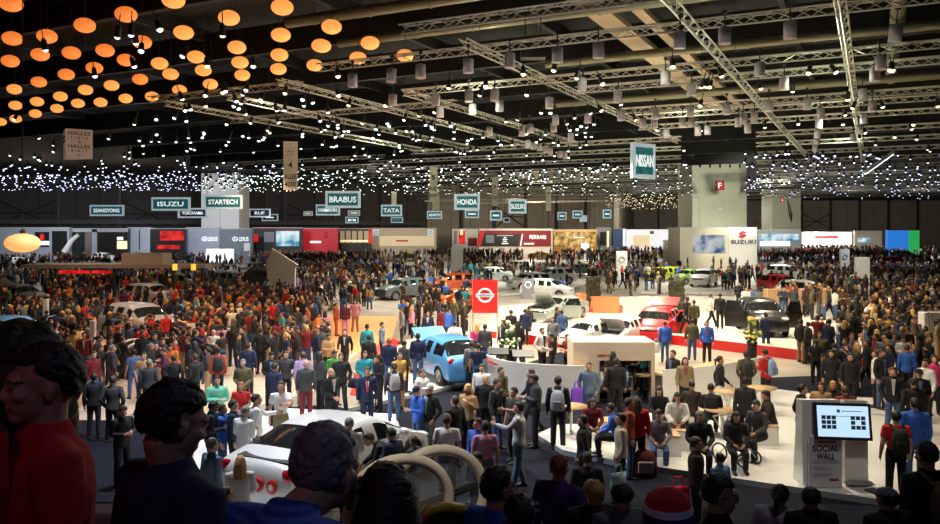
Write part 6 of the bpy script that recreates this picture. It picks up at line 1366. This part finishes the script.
k = MB(); k.rings([((0, -.2, .42), (.2, 0, 0), (0, .06, .04)), ((0, .05, .4), (.21, 0, 0), (0, .08, .08)), ((0, .25, .75), (.2, 0, 0), (0, .05, .08)), ((0, .15, .95), (.18, 0, 0), (0, .1, .08))], 12); k.build('seat', M_black, o, True)

# ---------------------------------------------------------------- foreground visitors on the balcony and stairs
def big(px, yt, d, top, hair, yaw, pitch, label, skin=0, hk='short', face='b', extra=None, top_mat=None, glasses=False, hcol=None, tr='black trousers', pose='stand', turn=None):
    x = (px - CX) * d / F; zt = CAM_H - (yt - YH) * d / F; zf = stair_z(x, d); h = zt - zf
    if pose == 'hunch': h *= 1.75 / 1.64
    base = POSES[pose]; key = 'big_%s_%s_%s' % (pose, yaw, pitch); POSES[key] = dict(base, yaw=yaw, pitch=pitch)
    POSEW[key] = ''
    if key not in PB:
        P = POSES[key]; D = dict(person_parts(pose)); b = MB(); torso(b, P, -.012)
        for i in (0, 1): arm(b, P, i, .050, .041, .040, .027); hand(b, P, i); leg(b, P, i, .082, .056, .038, .036)
        head(b, P); me = baked(b, M_skin, [('REMESH', dict(mode='VOXEL', voxel_size=.005)), ('SMOOTH', dict(factor=.5, iterations=4))], name='person'); me.materials.clear(); face_mats(me, P); D['body'] = me
        mb = hair_mb(P, hk, len(PB)); D['hair_' + hk] = baked(mb, M_hair, [('REMESH', dict(mode='VOXEL', voxel_size=.004)), ('SMOOTH', dict(factor=.3, iterations=1))], name='hair'); PB[key] = D
    rz = ROT[face] + (turn or 0)
    if pose == 'hunch': off = Matrix.Rotation(rz, 3, 'Z') @ Vector((0, -.33, 0)); x -= off.x; d -= off.y
    o = put_person(Vector((x, d, zf)), h * 1.0, rz, key, top, tr, hair, hk, SKINC[skin], face, 'x', None, px, yt)
    PEOPLE.pop(); tag(o, label, 'person', 'visitors watching from the balcony and stairs')
    o.scale = (max(o.scale.z, .96),) * 2 + (o.scale.z,)
    if glasses:
        P = POSES[key]; Hh_ = Vector(P['head']); M = head_rot(P); k = MB()
        for s in (-1, 1):
            k.tube([Hh_ + M @ Vector((s * .032 + .022 * math.cos(2 * PI * i / 14), -.102, .004 + .017 * math.sin(2 * PI * i / 14))) for i in range(15)], .0028, 5)
            k.tube([Hh_ + M @ Vector((s * .055, -.1, .008)), Hh_ + M @ Vector((s * .082, -.04, .006)), Hh_ + M @ Vector((s * .084, .02, .0))], .0028, 5)
        k.tube([Hh_ + M @ Vector((-.011, -.104, .008)), Hh_ + M @ Vector((.011, -.104, .008))], .0028, 5); k.build('glasses', M_black, o)
    return o
M_stripe = bpy.data.materials.new('striped_shirt'); M_stripe.use_nodes = True
nt = M_stripe.node_tree; wv = nt.nodes.new('ShaderNodeTexWave'); wv.inputs['Scale'].default_value = 14; wv.bands_direction = 'Z'; wv.inputs['Distortion'].default_value = .4
tc = nt.nodes.new('ShaderNodeTexCoord'); nt.links.new(tc.outputs['Object'], wv.inputs['Vector']); cr = nt.nodes.new('ShaderNodeValToRGB')
cr.color_ramp.elements[0].color = (.02, .07, .34, 1); cr.color_ramp.elements[1].color = (.08, .20, .62, 1); nt.links.new(wv.outputs['Fac'], cr.inputs['Fac']); nt.links.new(cr.outputs['Color'], nt.nodes['Principled BSDF'].inputs['Base Color']); nt.nodes['Principled BSDF'].inputs['Roughness'].default_value = .8
M_check = bpy.data.materials.new('checked_shirt'); M_check.use_nodes = True; nt = M_check.node_tree; ck = nt.nodes.new('ShaderNodeTexBrick'); ck.offset = 0; ck.inputs['Scale'].default_value = 28; ck.inputs['Brick Width'].default_value = 1; ck.inputs['Row Height'].default_value = 1; ck.inputs['Mortar Size'].default_value = .12
ck.inputs['Color1'].default_value = ck.inputs['Color2'].default_value = (.05, .06, .12, 1); ck.inputs['Mortar'].default_value = (.4, .42, .5, 1); tc = nt.nodes.new('ShaderNodeTexCoord'); mp = nt.nodes.new('ShaderNodeMapping'); mp.inputs['Rotation'].default_value = (PI / 2, 0, 0); nt.links.new(tc.outputs['Object'], mp.inputs['Vector']); nt.links.new(mp.outputs[0], ck.inputs['Vector']); nt.links.new(ck.outputs['Color'], nt.nodes['Principled BSDF'].inputs['Base Color'])
o = big(47, 344, 2.4, 'red jacket', 'dark', 0, .0, 'smiling person in a red jacket turned left, biggest figure at left edge', face='l', turn=.62)
k = MB(); k.slab([(-.075, 1.50), (.075, 1.50), (.05, 1.2), (.03, .95), (-.03, .95), (-.05, 1.2)], .04, Matrix.Translation((0, -.124, 0))); q = k.build('shirt_front', M_cloth, o); q.color = (.012, .012, .014, 1)
for sx in (-1, 1):
    k = MB(); k.slab([(sx * .05, 1.51), (sx * .11, 1.5), (sx * .12, 1.36), (sx * .055, 1.12)], .03, Matrix.Translation((0, -.128, 0))); q = k.build('lapel', M_cloth, o); q.color = (*COL['red'], 1)
big(12, 326, 3.2, 'black jacket', 'black', .0, .0, 'dark-haired person in black mostly hidden at far left behind the red jacket', face='b', turn=.3)
big(170, 383, 2.3, 'navy jacket', 'black', .0, .36, 'dark-haired person in navy looking down to the right, large at lower left', face='b', turn=-.75)
o = big(326, 427, 2.3, 'blue jacket', 'grey', .0, .2, 'grey-haired person in a blue striped shirt seen from behind, bottom', face='b', turn=-.5, hk='short', pose='hunch')
for c_ in o.children:
    if c_.name.startswith('jacket') or c_.name.startswith('shirt'):
        c_.data = c_.data.copy(); c_.data.materials.clear(); c_.data.materials.append(M_stripe)
big(385, 466, 2.35, 'black jacket', 'black', .2, .1, 'black-haired person seen from behind at bottom centre, beside the grey-haired one', face='b', hk='long')
big(497, 467, 4.9, 'blue jacket', 'dark', .0, .05, 'person in a bright blue jacket with glasses at bottom centre', face='b', turn=-.9, glasses=True)
o = big(520, 496, 4.7, 'grey jacket', 'dark', .0, .3, 'person in a checked shirt bending low at bottom centre', face='b', turn=.4)
for c_ in o.children:
    if c_.name.startswith('jacket'): c_.data = c_.data.copy(); c_.data.materials.clear(); c_.data.materials.append(M_check)
o = big(559, 455, 7.2, 'purple jacket', 'ginger', .0, .1, 'ginger-haired person in a purple sweater with white shoulder stripes', face='b', turn=-.6, tr='denim blue jeans')
for s in (-1, 1):
    k = MB(); E = Vector((s * .245, .03, 1.13)); S = Vector((s * .185, 0, 1.4)); a, b_ = S.lerp(E, .42), S.lerp(E, .53); k.tube([a, b_], [.075, .0735], 14); a, b_ = S.lerp(E, .66), S.lerp(E, .77); k.tube([a, b_], [.0715, .07], 14); k.build('sleeve_stripe', M_wmatt, o)
big(594, 481, 6.4, 'dark brown jacket', 'fair', .0, .2, 'tousled fair-haired person in dark brown seen from behind, bottom', face='b', turn=.2)
big(622, 484, 6.2, 'grey jacket', 'dark', .0, .2, 'person in a grey hooded top seen from behind, left of the striped beanie', face='b', turn=.3)
bn = big(668, 496, 3.1, 'navy jacket', 'dark', .0, .1, 'person in a red, white and blue knitted hat at the bottom edge', face='b', turn=-.2)
P = POSES['stand']; Hc = Vector(P['head'])
m_ = bpy.data.materials.new('beanie_knit'); m_.use_nodes = True; nt = m_.node_tree; tc = nt.nodes.new('ShaderNodeTexCoord'); sx_ = nt.nodes.new('ShaderNodeSeparateXYZ'); nt.links.new(tc.outputs['Object'], sx_.inputs[0]); mr = nt.nodes.new('ShaderNodeMapRange'); mr.inputs[1].default_value = 1.60; mr.inputs[2].default_value = 1.78; nt.links.new(sx_.outputs['Z'], mr.inputs[0]); cr = nt.nodes.new('ShaderNodeValToRGB'); cr.color_ramp.interpolation = 'CONSTANT'
e = cr.color_ramp.elements; e[0].color = (.03, .03, .14, 1); e[1].position = .50; e[1].color = (.7, .68, .7, 1); q = e.new(.66); q.color = (.5, .015, .02, 1); nt.links.new(mr.outputs[0], cr.inputs['Fac']); nt.links.new(cr.outputs['Color'], nt.nodes['Principled BSDF'].inputs['Base Color']); nt.nodes['Principled BSDF'].inputs['Roughness'].default_value = .95
k = MB(); k.lathe([(.098, -.03), (.102, 0), (.100, .05), (.085, .095), (.05, .125), (0, .137)], 22, Matrix.Translation(Hc + Vector((0, .015, .025))) @ Matrix.Diagonal((1, 1.18, 1, 1))); k.build('knitted_hat', m_, bn, True)
big(718, 475, 5.1, 'black jacket', 'black', .0, .1, 'black-haired person in glasses and black looking right, bottom right of centre', face='r', turn=-.15, glasses=True)
big(780, 485, 7.6, 'light grey jacket', 'dark', .0, .2, 'person in a pale hooded top seen from behind, below the screen kiosk', face='b', turn=-.6, hk='tail')
big(811, 488, 7.4, 'black jacket', 'black', .0, .1, 'dark figure in black seen from behind directly below the screen kiosk', face='b')
o = big(888, 489, 6.9, 'black jacket', 'dark', .0, .1, 'person in a grey peaked cap at the bottom right', face='b', turn=.3)
link('cap', person_parts('stand')['cap'], o, color=COL['grey'])
o = big(927, 442, 7.1, 'black jacket', 'black', .0, .15, 'person in black with a mustard backpack strap at the right edge', face='b', turn=.2, tr='denim blue jeans')
backpack(o, (.10, .06, .02), 'dark striped backpack with mustard strap on the person at the right edge')
o = big(365, 481, 5.6, 'dark brown jacket', 'brown', .0, .1, 'small brown-haired person behind the grey and black-haired pair at the bottom', face='f')

# ---------------------------------------------------------------- the rest of the crowd
def blocked(x, y):
    for c_, rz, hw, hl in FOOT:
        dx, dy = x - c_.x, y - c_.y
        if dx * dx + dy * dy > 16: continue
        ca, sa = math.cos(-rz), math.sin(-rz); lx, ly = dx * ca - dy * sa, dx * sa + dy * ca
        if abs(lx) < hw + .2 and abs(ly) < hl + .2: return True
    return False
def too_near(x, y, r=.5):
    return any((x - a) ** 2 + (y - b) ** 2 < r * r for a, b, _ in TAKEN)
OPEN = [(470, 296, 560, 318), (345, 378, 512, 412), (318, 312, 400, 352), (540, 296, 745, 356), (165, 440, 330, 530), (690, 322, 850, 352), (470, 318, 640, 350), (500, 405, 640, 520), (640, 345, 780, 520), (780, 440, 940, 520), (400, 380, 520, 520), (262, 340, 330, 350), (478, 350, 560, 400), (560, 338, 670, 412), (700, 276, 770, 284)]
def open_floor(px, py): return any(a <= px <= c and b <= py <= d for a, b, c, d in OPEN)
# wood/box obstacles
for q in list(bpy.data.objects):
    if q.parent is None and q.get('category') in ('totem', 'post', 'sign', 'display', 'hedge', 'kiosk', 'counter', 'seat', 'table', 'wall', 'flowers', 'tyre') and q.location.z < 1:
        FOOT.append((q.location.copy(), q.rotation_euler.z, 1.0 if q['category'] in ('kiosk', 'counter', 'wall') else .5, 1.0 if q['category'] in ('kiosk', 'counter', 'wall') else .4))
WARM = ['dark red', 'rust', 'dark red', 'red', 'brown', 'dark brown', 'black', 'white', 'denim blue', 'red', 'black', 'black', 'plum', 'cream', 'navy', 'black', 'dark grey', 'dark brown', 'dark red', 'black', 'grey', 'navy', 'orange']
MIX = ['black', 'black', 'navy', 'dark grey', 'grey', 'white', 'teal', 'blue', 'dark red', 'brown', 'tan', 'light grey', 'denim blue', 'olive', 'red', 'cream', 'grey-blue']
DRK = ['black', 'black', 'dark grey', 'dark brown', 'navy', 'brown', 'olive', 'dark red', 'rust', 'tan', 'grey', 'khaki', 'white']
def palette(px):
    return WARM if px < 330 else (MIX if px < 780 else DRK)
small = {}
def small_person(pose, hk, short, far=False):
    k_ = (pose, hk, short, far)
    if k_ not in small:
        D = person_parts(pose); small[k_] = joined([(D['body'], 0), (D['tee' if short else 'jacket'], 2), (D['trousers'], 3), (D['shoes'], 4), (D['hair_' + hk], 1)], .05 if far == 'mid' else .01 if far else .10)
    return small[k_]
TRM = {n: mat('trouser_' + n.replace(' ', '_'), COL[n], .9) for n in ('black', 'denim blue', 'navy', 'dark grey', 'khaki', 'brown', 'tan')}
HRM = {n: mat('hair_' + n, HAIRC[n], .6) for n in HAIRC}; SKM = [mat('skin_tone_%d' % i, SKINC[i], .6) for i in range(5)]
N_MID = 345 - len(PEOPLE) - 17
poses = ['stand', 'shift', 'pockets', 'phone', 'walk', 'clasp', 'photo', 'stand', 'strap', 'cross']
rects_mid = [(60, 346, 330, 380, 6.5), (90, 378, 210, 400, 1.6), (815, 346, 940, 392, 3.2), (0, 345, 60, 372, .2), (420, 400, 520, 430, .4), (560, 455, 640, 480, .2)]
wts = [r_[4] for r_ in rects_mid]; cnt = 0; tries = 0
while cnt < N_MID and tries < 20000:
    tries += 1
    a, b_, c_, d_, _ = R.choices(rects_mid, wts)[0]; px, py = R.uniform(a, c_), R.uniform(b_, d_)
    if open_floor(px, py): continue
    p = gp(px, py); z = stage_z(p); p = gp(px, py, z)
    if blocked(p.x, p.y) or too_near(p.x, p.y, .55): continue
    pose = R.choice(poses); hk = R.choice(['short', 'short', 'short', 'long', 'tail']); short = R.random() < .2; c = R.choice(palette(px) if py < 346 else palette(px) + ['black'] * 16 + ['navy'] * 3 + ['dark grey'] * 3); t_ = R.choice(list(TRM)); hr = R.choice(['black', 'dark', 'dark', 'brown', 'brown', 'fair', 'grey']); sk = R.choice([0, 0, 1, 2, 3, 4 if R.random() < .3 else 1])
    fc = R.choice(list(ROT)); h = R.uniform(1.58, 1.82)
    o = link('person', small_person(pose, hk, short), None, p, ROT[fc] + R.uniform(-.3, .3)); s = h / 1.75; o.scale = (s * R.uniform(.95, 1.08), s * R.uniform(.95, 1.08), s); o.color = (*COL[c], 1)
    for i_, m_ in ((0, SKM[sk]), (1, HRM[hr]), (3, TRM[t_])): o.material_slots[i_].link = 'OBJECT'; o.material_slots[i_].material = m_
    PEOPLE.append((o, dict(top=c + (' t-shirt' if short else ' jacket'), tr=t_ + ' trousers', hair=hr, hk=hk, pose=pose, face=fc, place=place_of(px, py), px=px, cap=None))); TAKEN.append((p.x, p.y, .4)); cnt += 1
# far crowd: nobody could count it
PALM = {n: mat('far_cloth_' + n.replace(' ', '_').replace('-', '_'), COL[n], .9) for n in set(WARM + MIX + DRK + ['lilac', 'hot pink', 'yellow', 'green'])}
pn = list(PALM); mats_ = [PALM[n] for n in pn] + [HRM['dark'], HRM['brown'], HRM['fair'], SKM[0], SKM[3], TRM['black'], TRM['denim blue'], TRM['khaki'], M_shoe]
i0 = len(pn); crowd = MB()
lod = [small_person(p_, hk, False, True) for p_, hk in (('stand', 'short'), ('shift', 'long'), ('walk', 'short'), ('phone', 'tail'), ('pockets', 'short'), ('clasp', 'long'))]
lod2 = [small_person(p_, hk, False, 'mid') for p_, hk in (('stand', 'short'), ('shift', 'long'), ('walk', 'short'), ('phone', 'tail'), ('pockets', 'short'), ('clasp', 'long'), ('photo', 'short'), ('cross', 'short'))]
lodd = [([Vector(v.co) for v in m.vertices], [tuple(f_.vertices) for f_ in m.polygons], [f_.material_index for f_ in m.polygons]) for m in lod]
lodm = [([Vector(v.co) for v in m.vertices], [tuple(f_.vertices) for f_ in m.polygons], [f_.material_index for f_ in m.polygons]) for m in lod2]
rects_far = [(0, 314, 335, 346, 300), (300, 312, 480, 338, 70), (780, 312, 940, 346, 190), (0, 256, 330, 262, 330), (0, 262, 330, 278, 420), (0, 278, 345, 296, 380), (0, 296, 335, 316, 270), (250, 252, 480, 262, 460), (300, 262, 480, 280, 330), (345, 280, 480, 300, 170), (340, 296, 470, 312, 60), (480, 250, 690, 262, 460), (480, 262, 690, 285, 400), (560, 285, 680, 296, 40), (757, 246, 900, 262, 700), (640, 268, 800, 290, 130), (780, 262, 940, 290, 330), (790, 288, 940, 312, 190), (880, 250, 940, 262, 160)]
FAROPEN = [(158, 278, 196, 303), (205, 266, 278, 300), (374, 285, 432, 312), (425, 278, 482, 306), (640, 266, 722, 293), (763, 278, 808, 302), (880, 258, 922, 272), (384, 250, 424, 263), (522, 250, 562, 263), (272, 268, 300, 306), (500, 280, 592, 301), (380, 258, 455, 273), (10, 286, 45, 318), (100, 296, 172, 350), (500, 264, 640, 276), (690, 262, 800, 274)]
ncr = 0
for a, b_, c_, d_, n in rects_far:
    for _ in range(n):
        px, py = R.uniform(a, c_), R.uniform(b_, d_)
        p = gp(px, py); z = stage_z(p); p = gp(px, py, z)
        if py > 300 and (open_floor(px, py) or too_near(p.x, p.y, .5)): continue
        if py > 300: TAKEN.append((p.x, p.y, .4))
        if blocked(p.x, p.y) or (R.random() < .72 and any(a_ <= px <= c2 and b2 <= py <= d2 for a_, b2, c2, d2 in FAROPEN)): continue
        vs, fs, ms = R.choice(lodd if py < 285 else lodm); rz = R.uniform(0, 2 * PI); s = R.uniform(.9, 1.06); ca, sa = math.cos(rz) * s, math.sin(rz) * s
        c = pn.index(R.choice(('black', 'black', 'dark grey', 'navy', 'dark brown')) if R.random() < .48 else R.choice(palette(px) if R.random() < .9 else pn)); hr = i0 + R.choice([0, 0, 1, 2]); sk = i0 + R.choice([3, 3, 4]); tr_ = i0 + R.choice([5, 5, 6, 7]); mp_ = [sk, hr, c, tr_, i0 + 8]
        crowd.add([(p.x + v.x * ca - v.y * sa, p.y + v.x * sa + v.y * ca, p.z + v.z * s) for v in vs], fs, 0); crowd.m[-len(ms):] = [mp_[q] for q in ms]; ncr += 1
tag(crowd.build('crowd', mats_, smooth=True), 'dense crowd of visitors packing the hall behind the nearest people', 'crowd', None, 'stuff')
open('/tmp/stats.txt', 'w').write('%d %d %d %s' % (len(PEOPLE), ncr, len(crowd.f), [len(m[1]) for m in lodd + lodm])) if 0 else None

# ---------------------------------------------------------------- labels that single out each visitor
def mk(d, lv):
    g = d['top'] if lv < 9 else d['top']
    s = 'person in %s' % g
    if lv >= 1: s += ' and %s' % d['tr'].replace('denim blue trousers', 'jeans').replace('denim blue jeans', 'jeans')
    if lv >= 2 and d['hk'] != 'bald' and not d['cap']: s += ', %s hair' % d['hair']
    if lv >= 2 and d['hk'] == 'bald': s += ', bald'
    if d['cap'] and lv >= 1: s += ', %s cap' % d['cap']
    if d['pose'] in POSEW and POSEW[d['pose']] and lv != 1: s += ', ' + POSEW[d['pose']]
    return s + ', ' + d['place']
def cut(s): return s if len(s.split()) <= 16 else None
pend = list(PEOPLE); used = {}
for lv in (0, 1, 2):
    g = {}
    for q in pend: g.setdefault(mk(q[1], lv), []).append(q)
    nxt = []
    for s, qs in g.items():
        if len(qs) == 1 and cut(s) and s not in used: tag(qs[0][0], s, 'person', 'visitors in the hall'); used[s] = 1
        else: nxt += qs
    pend = nxt
g = {}
for q in pend: g.setdefault('person in %s, %s' % (q[1]['top'], q[1]['place']), []).append(q)
for s, qs in g.items():
    qs.sort(key=lambda q: q[1]['px'])
    for i, q in enumerate(qs):
        w = 'leftmost' if i == 0 else 'rightmost' if i == len(qs) - 1 else ordn(i) + ' from left'
        t_ = '%s, %s of its kind' % (s, w) if len(qs) > 1 else s + ', ' + (FACEW[q[1]['face']])
        k_ = 2
        while t_ in used: t_ = '%s, %s and nearer' % (s, w) if k_ == 2 else s + ', ' + FACEW[q[1]['face']] + (' ' + q[1]['hair'] + ' hair'); k_ += 1
        used[t_] = 1; tag(q[0], t_, 'person', 'visitors in the hall')

# ================================================================ LIGHTS, CAMERA
def lamp(name, p, col, w, r=.16, spot=None, label=None):
    l = bpy.data.lights.new(name, 'SPOT' if spot else 'POINT'); l.energy = w; l.color = col; l.shadow_soft_size = r
    if spot: l.spot_size = spot; l.spot_blend = .6
    o = bpy.data.objects.new(name, l); C.objects.link(o); o.location = p; return o
WW = (1, .82, .58); NW = (1, .925, .77); CW = (.82, .88, 1.); OW = (1, .58, .36)
def down(x, y, col, w, ang=1.9, z=11.1, r=.2): return lamp('stage_light', (x, y, z), col, w, r, ang)
for x, y, c, w in [(-1, 27, NW, 8200), (3, 33, NW, 6500), (-4, 33, NW, 3600), (6, 40, WW, 11000), (13, 40, WW, 10000), (-2, 44, WW, 7000), (10, 50, WW, 10000), (-1, 56, NW, 8500), (18, 48, WW, 5200), (2, 60, NW, 8000), (14, 64, NW, 10000), (-8, 66, NW, 7000),
        (-6, 18.5, CW, 6200), (-7.5, 24, CW, 1300), (-12, 33, OW, 5000), (-18, 38, WW, 4200), (-14, 50, OW, 2800), (-24, 48, OW, 2700), (-30, 60, OW, 2300), (-18, 64, OW, 2300), (-34, 76, NW, 3000), (-20, 82, NW, 4500), (-48, 80, CW, 4000),
        (3, 19.5, NW, 1300), (7.5, 19.5, WW, 3000), (7, 26, WW, 2600), (14, 27, WW, 700), (17, 33, WW, 1300), (22, 42, WW, 1800), (26, 52, WW, 2600), (32, 66, NW, 4200),
        (0, 85, NW, 12000), (20, 84, NW, 12000), (-10, 105, NW, 9000), (12, 110, NW, 11000), (34, 92, NW, 9000), (36, 120, NW, 10000), (58, 130, CW, 9000), (52, 95, CW, 7000), (-44, 100, CW, 5500), (-70, 120, CW, 7000), (-40, 125, CW, 7000), (-12, 135, NW, 9000), (14, 145, NW, 10000), (60, 170, CW, 14000), (40, 150, NW, 12000), (30, 180, NW, 12000), (75, 215, NW, 18000), (100, 170, CW, 12000), (60, 245, NW, 20000), (110, 250, NW, 20000)]:
    down(x, y, c, w)
def aim(x, y, z, tx, ty, tz, c, w, ang=.9):
    o = lamp('added_spot', (x, y, z), c, w, .2, ang); o.rotation_euler = (Vector((tx, ty, tz)) - Vector((x, y, z))).to_track_quat('-Z', 'Y').to_euler(); return o  # added spot, aimed at a surface to brighten it
aim(33, 96, 11.5, 33, 118, 3., NW, 9000); aim(39, 98, 11.5, 40, 118, 3., NW, 12000, .7); aim(40, 100, 11.5, 41, 131, 11, (1, 1, .8), 20000, .8)  # added to brighten the cream block and the massive pillar
for px, d in [(20, 128), (90, 128), (160, 128), (215, 132), (245, 132), (320, 145), (400, 160), (515, 165), (640, 190), (780, 175), (870, 200)]:
    x = (px - CX) * d / F; xe = (px - CX) * (d + 25) / F; aim(x, d, 11.4, xe, d + 25, 3.5, CW if px < 260 else NW, 9000, 1.25)  # row of added spots lifting the stand fronts
for px, d in [(40, 140), (130, 140), (300, 155), (440, 170), (530, 180), (590, 190), (650, 240), (720, 240), (790, 190), (850, 240), (920, 240)]:
    x = (px - CX) * d / F; lamp('wall_lamp', (x, d, 11.), WW if px < 600 else NW, 900 if px < 500 else 5200, .25)  # unseen point lights added to brighten the hall walls
GR = (.94, 1., .72)
for x, y, w, c in [(6, 30, 230, GR), (14, 32, 230, GR), (0, 38, 240, GR), (12, 46, 300, GR), (20, 44, 230, GR), (2, 52, 330, GR), (14, 62, 420, GR), (28, 60, 330, GR), (-6, 62, 300, GR), (-10, 44, 170, NW), (-16, 52, 200, NW), (-28, 70, 260, CW), (-10, 84, 400, NW), (22, 88, 600, GR), (44, 90, 420, CW), (-45, 88, 220, CW), (10, 112, 600, NW)]:
    lamp('truss_fill', (x, y, 11.), c, w, .2)  # omni fill lights added below the trusses to brighten them
lamp('kiosk_lamp', (pz(622, 402, 0).x, gp(614, 402).y + .5, 1.75), WW, 25, .1)
aim(-.8, 5.5, 10.5, -.4, 9.2, 2.6, WW, 1300, .36); aim(5.5, 9.5, 10.5, 7.4, 16.5, 1., NW, 900, .5)  # added spots brightening the escalator handrails and the screen kiosk
lamp('balcony_fill', (-2.6, .4, 7.5), (1, .12, .08), 16, .2); lamp('balcony_fill', (1., -.5, 8.), (.35, .45, 1), 45, .2); lamp('balcony_fill', (3.5, 7, 9.5), (.8, .8, 1), 120, .2)  # unseen coloured fill lights tinting the balcony and stair figures
w = bpy.data.worlds.new('World'); SC.world = w; w.use_nodes = True; w.node_tree.nodes['Background'].inputs[0].default_value = (.02, .02, .025, 1); w.node_tree.nodes['Background'].inputs[1].default_value = .3
cam = bpy.data.cameras.new('Camera'); co = bpy.data.objects.new('Camera', cam); C.objects.link(co)
co.location = (0, 0, CAM_H); co.rotation_euler = (PI / 2, 0, 0); cam.sensor_width = 36; cam.lens = F / 940 * 36; cam.shift_y = -(262 - YH) / 940; cam.clip_end = 600; cam.clip_start = .05
SC.camera = co
vs = SC.view_settings; vs.view_transform = 'Standard'; vs.look = 'None'; vs.exposure = 0.; vs.gamma = 1; vs.use_curve_mapping = False
SC.cycles.max_bounces = 5; SC.cycles.diffuse_bounces = 3; SC.cycles.glossy_bounces = 3; SC.cycles.transmission_bounces = 4; SC.cycles.transparent_max_bounces = 8; SC.cycles.use_denoising = True; SC.cycles.caustics_reflective = False; SC.cycles.caustics_refractive = False
for q in bpy.data.objects:
    for kk in ('_d', '_x'):
        if kk in q.keys(): del q[kk]
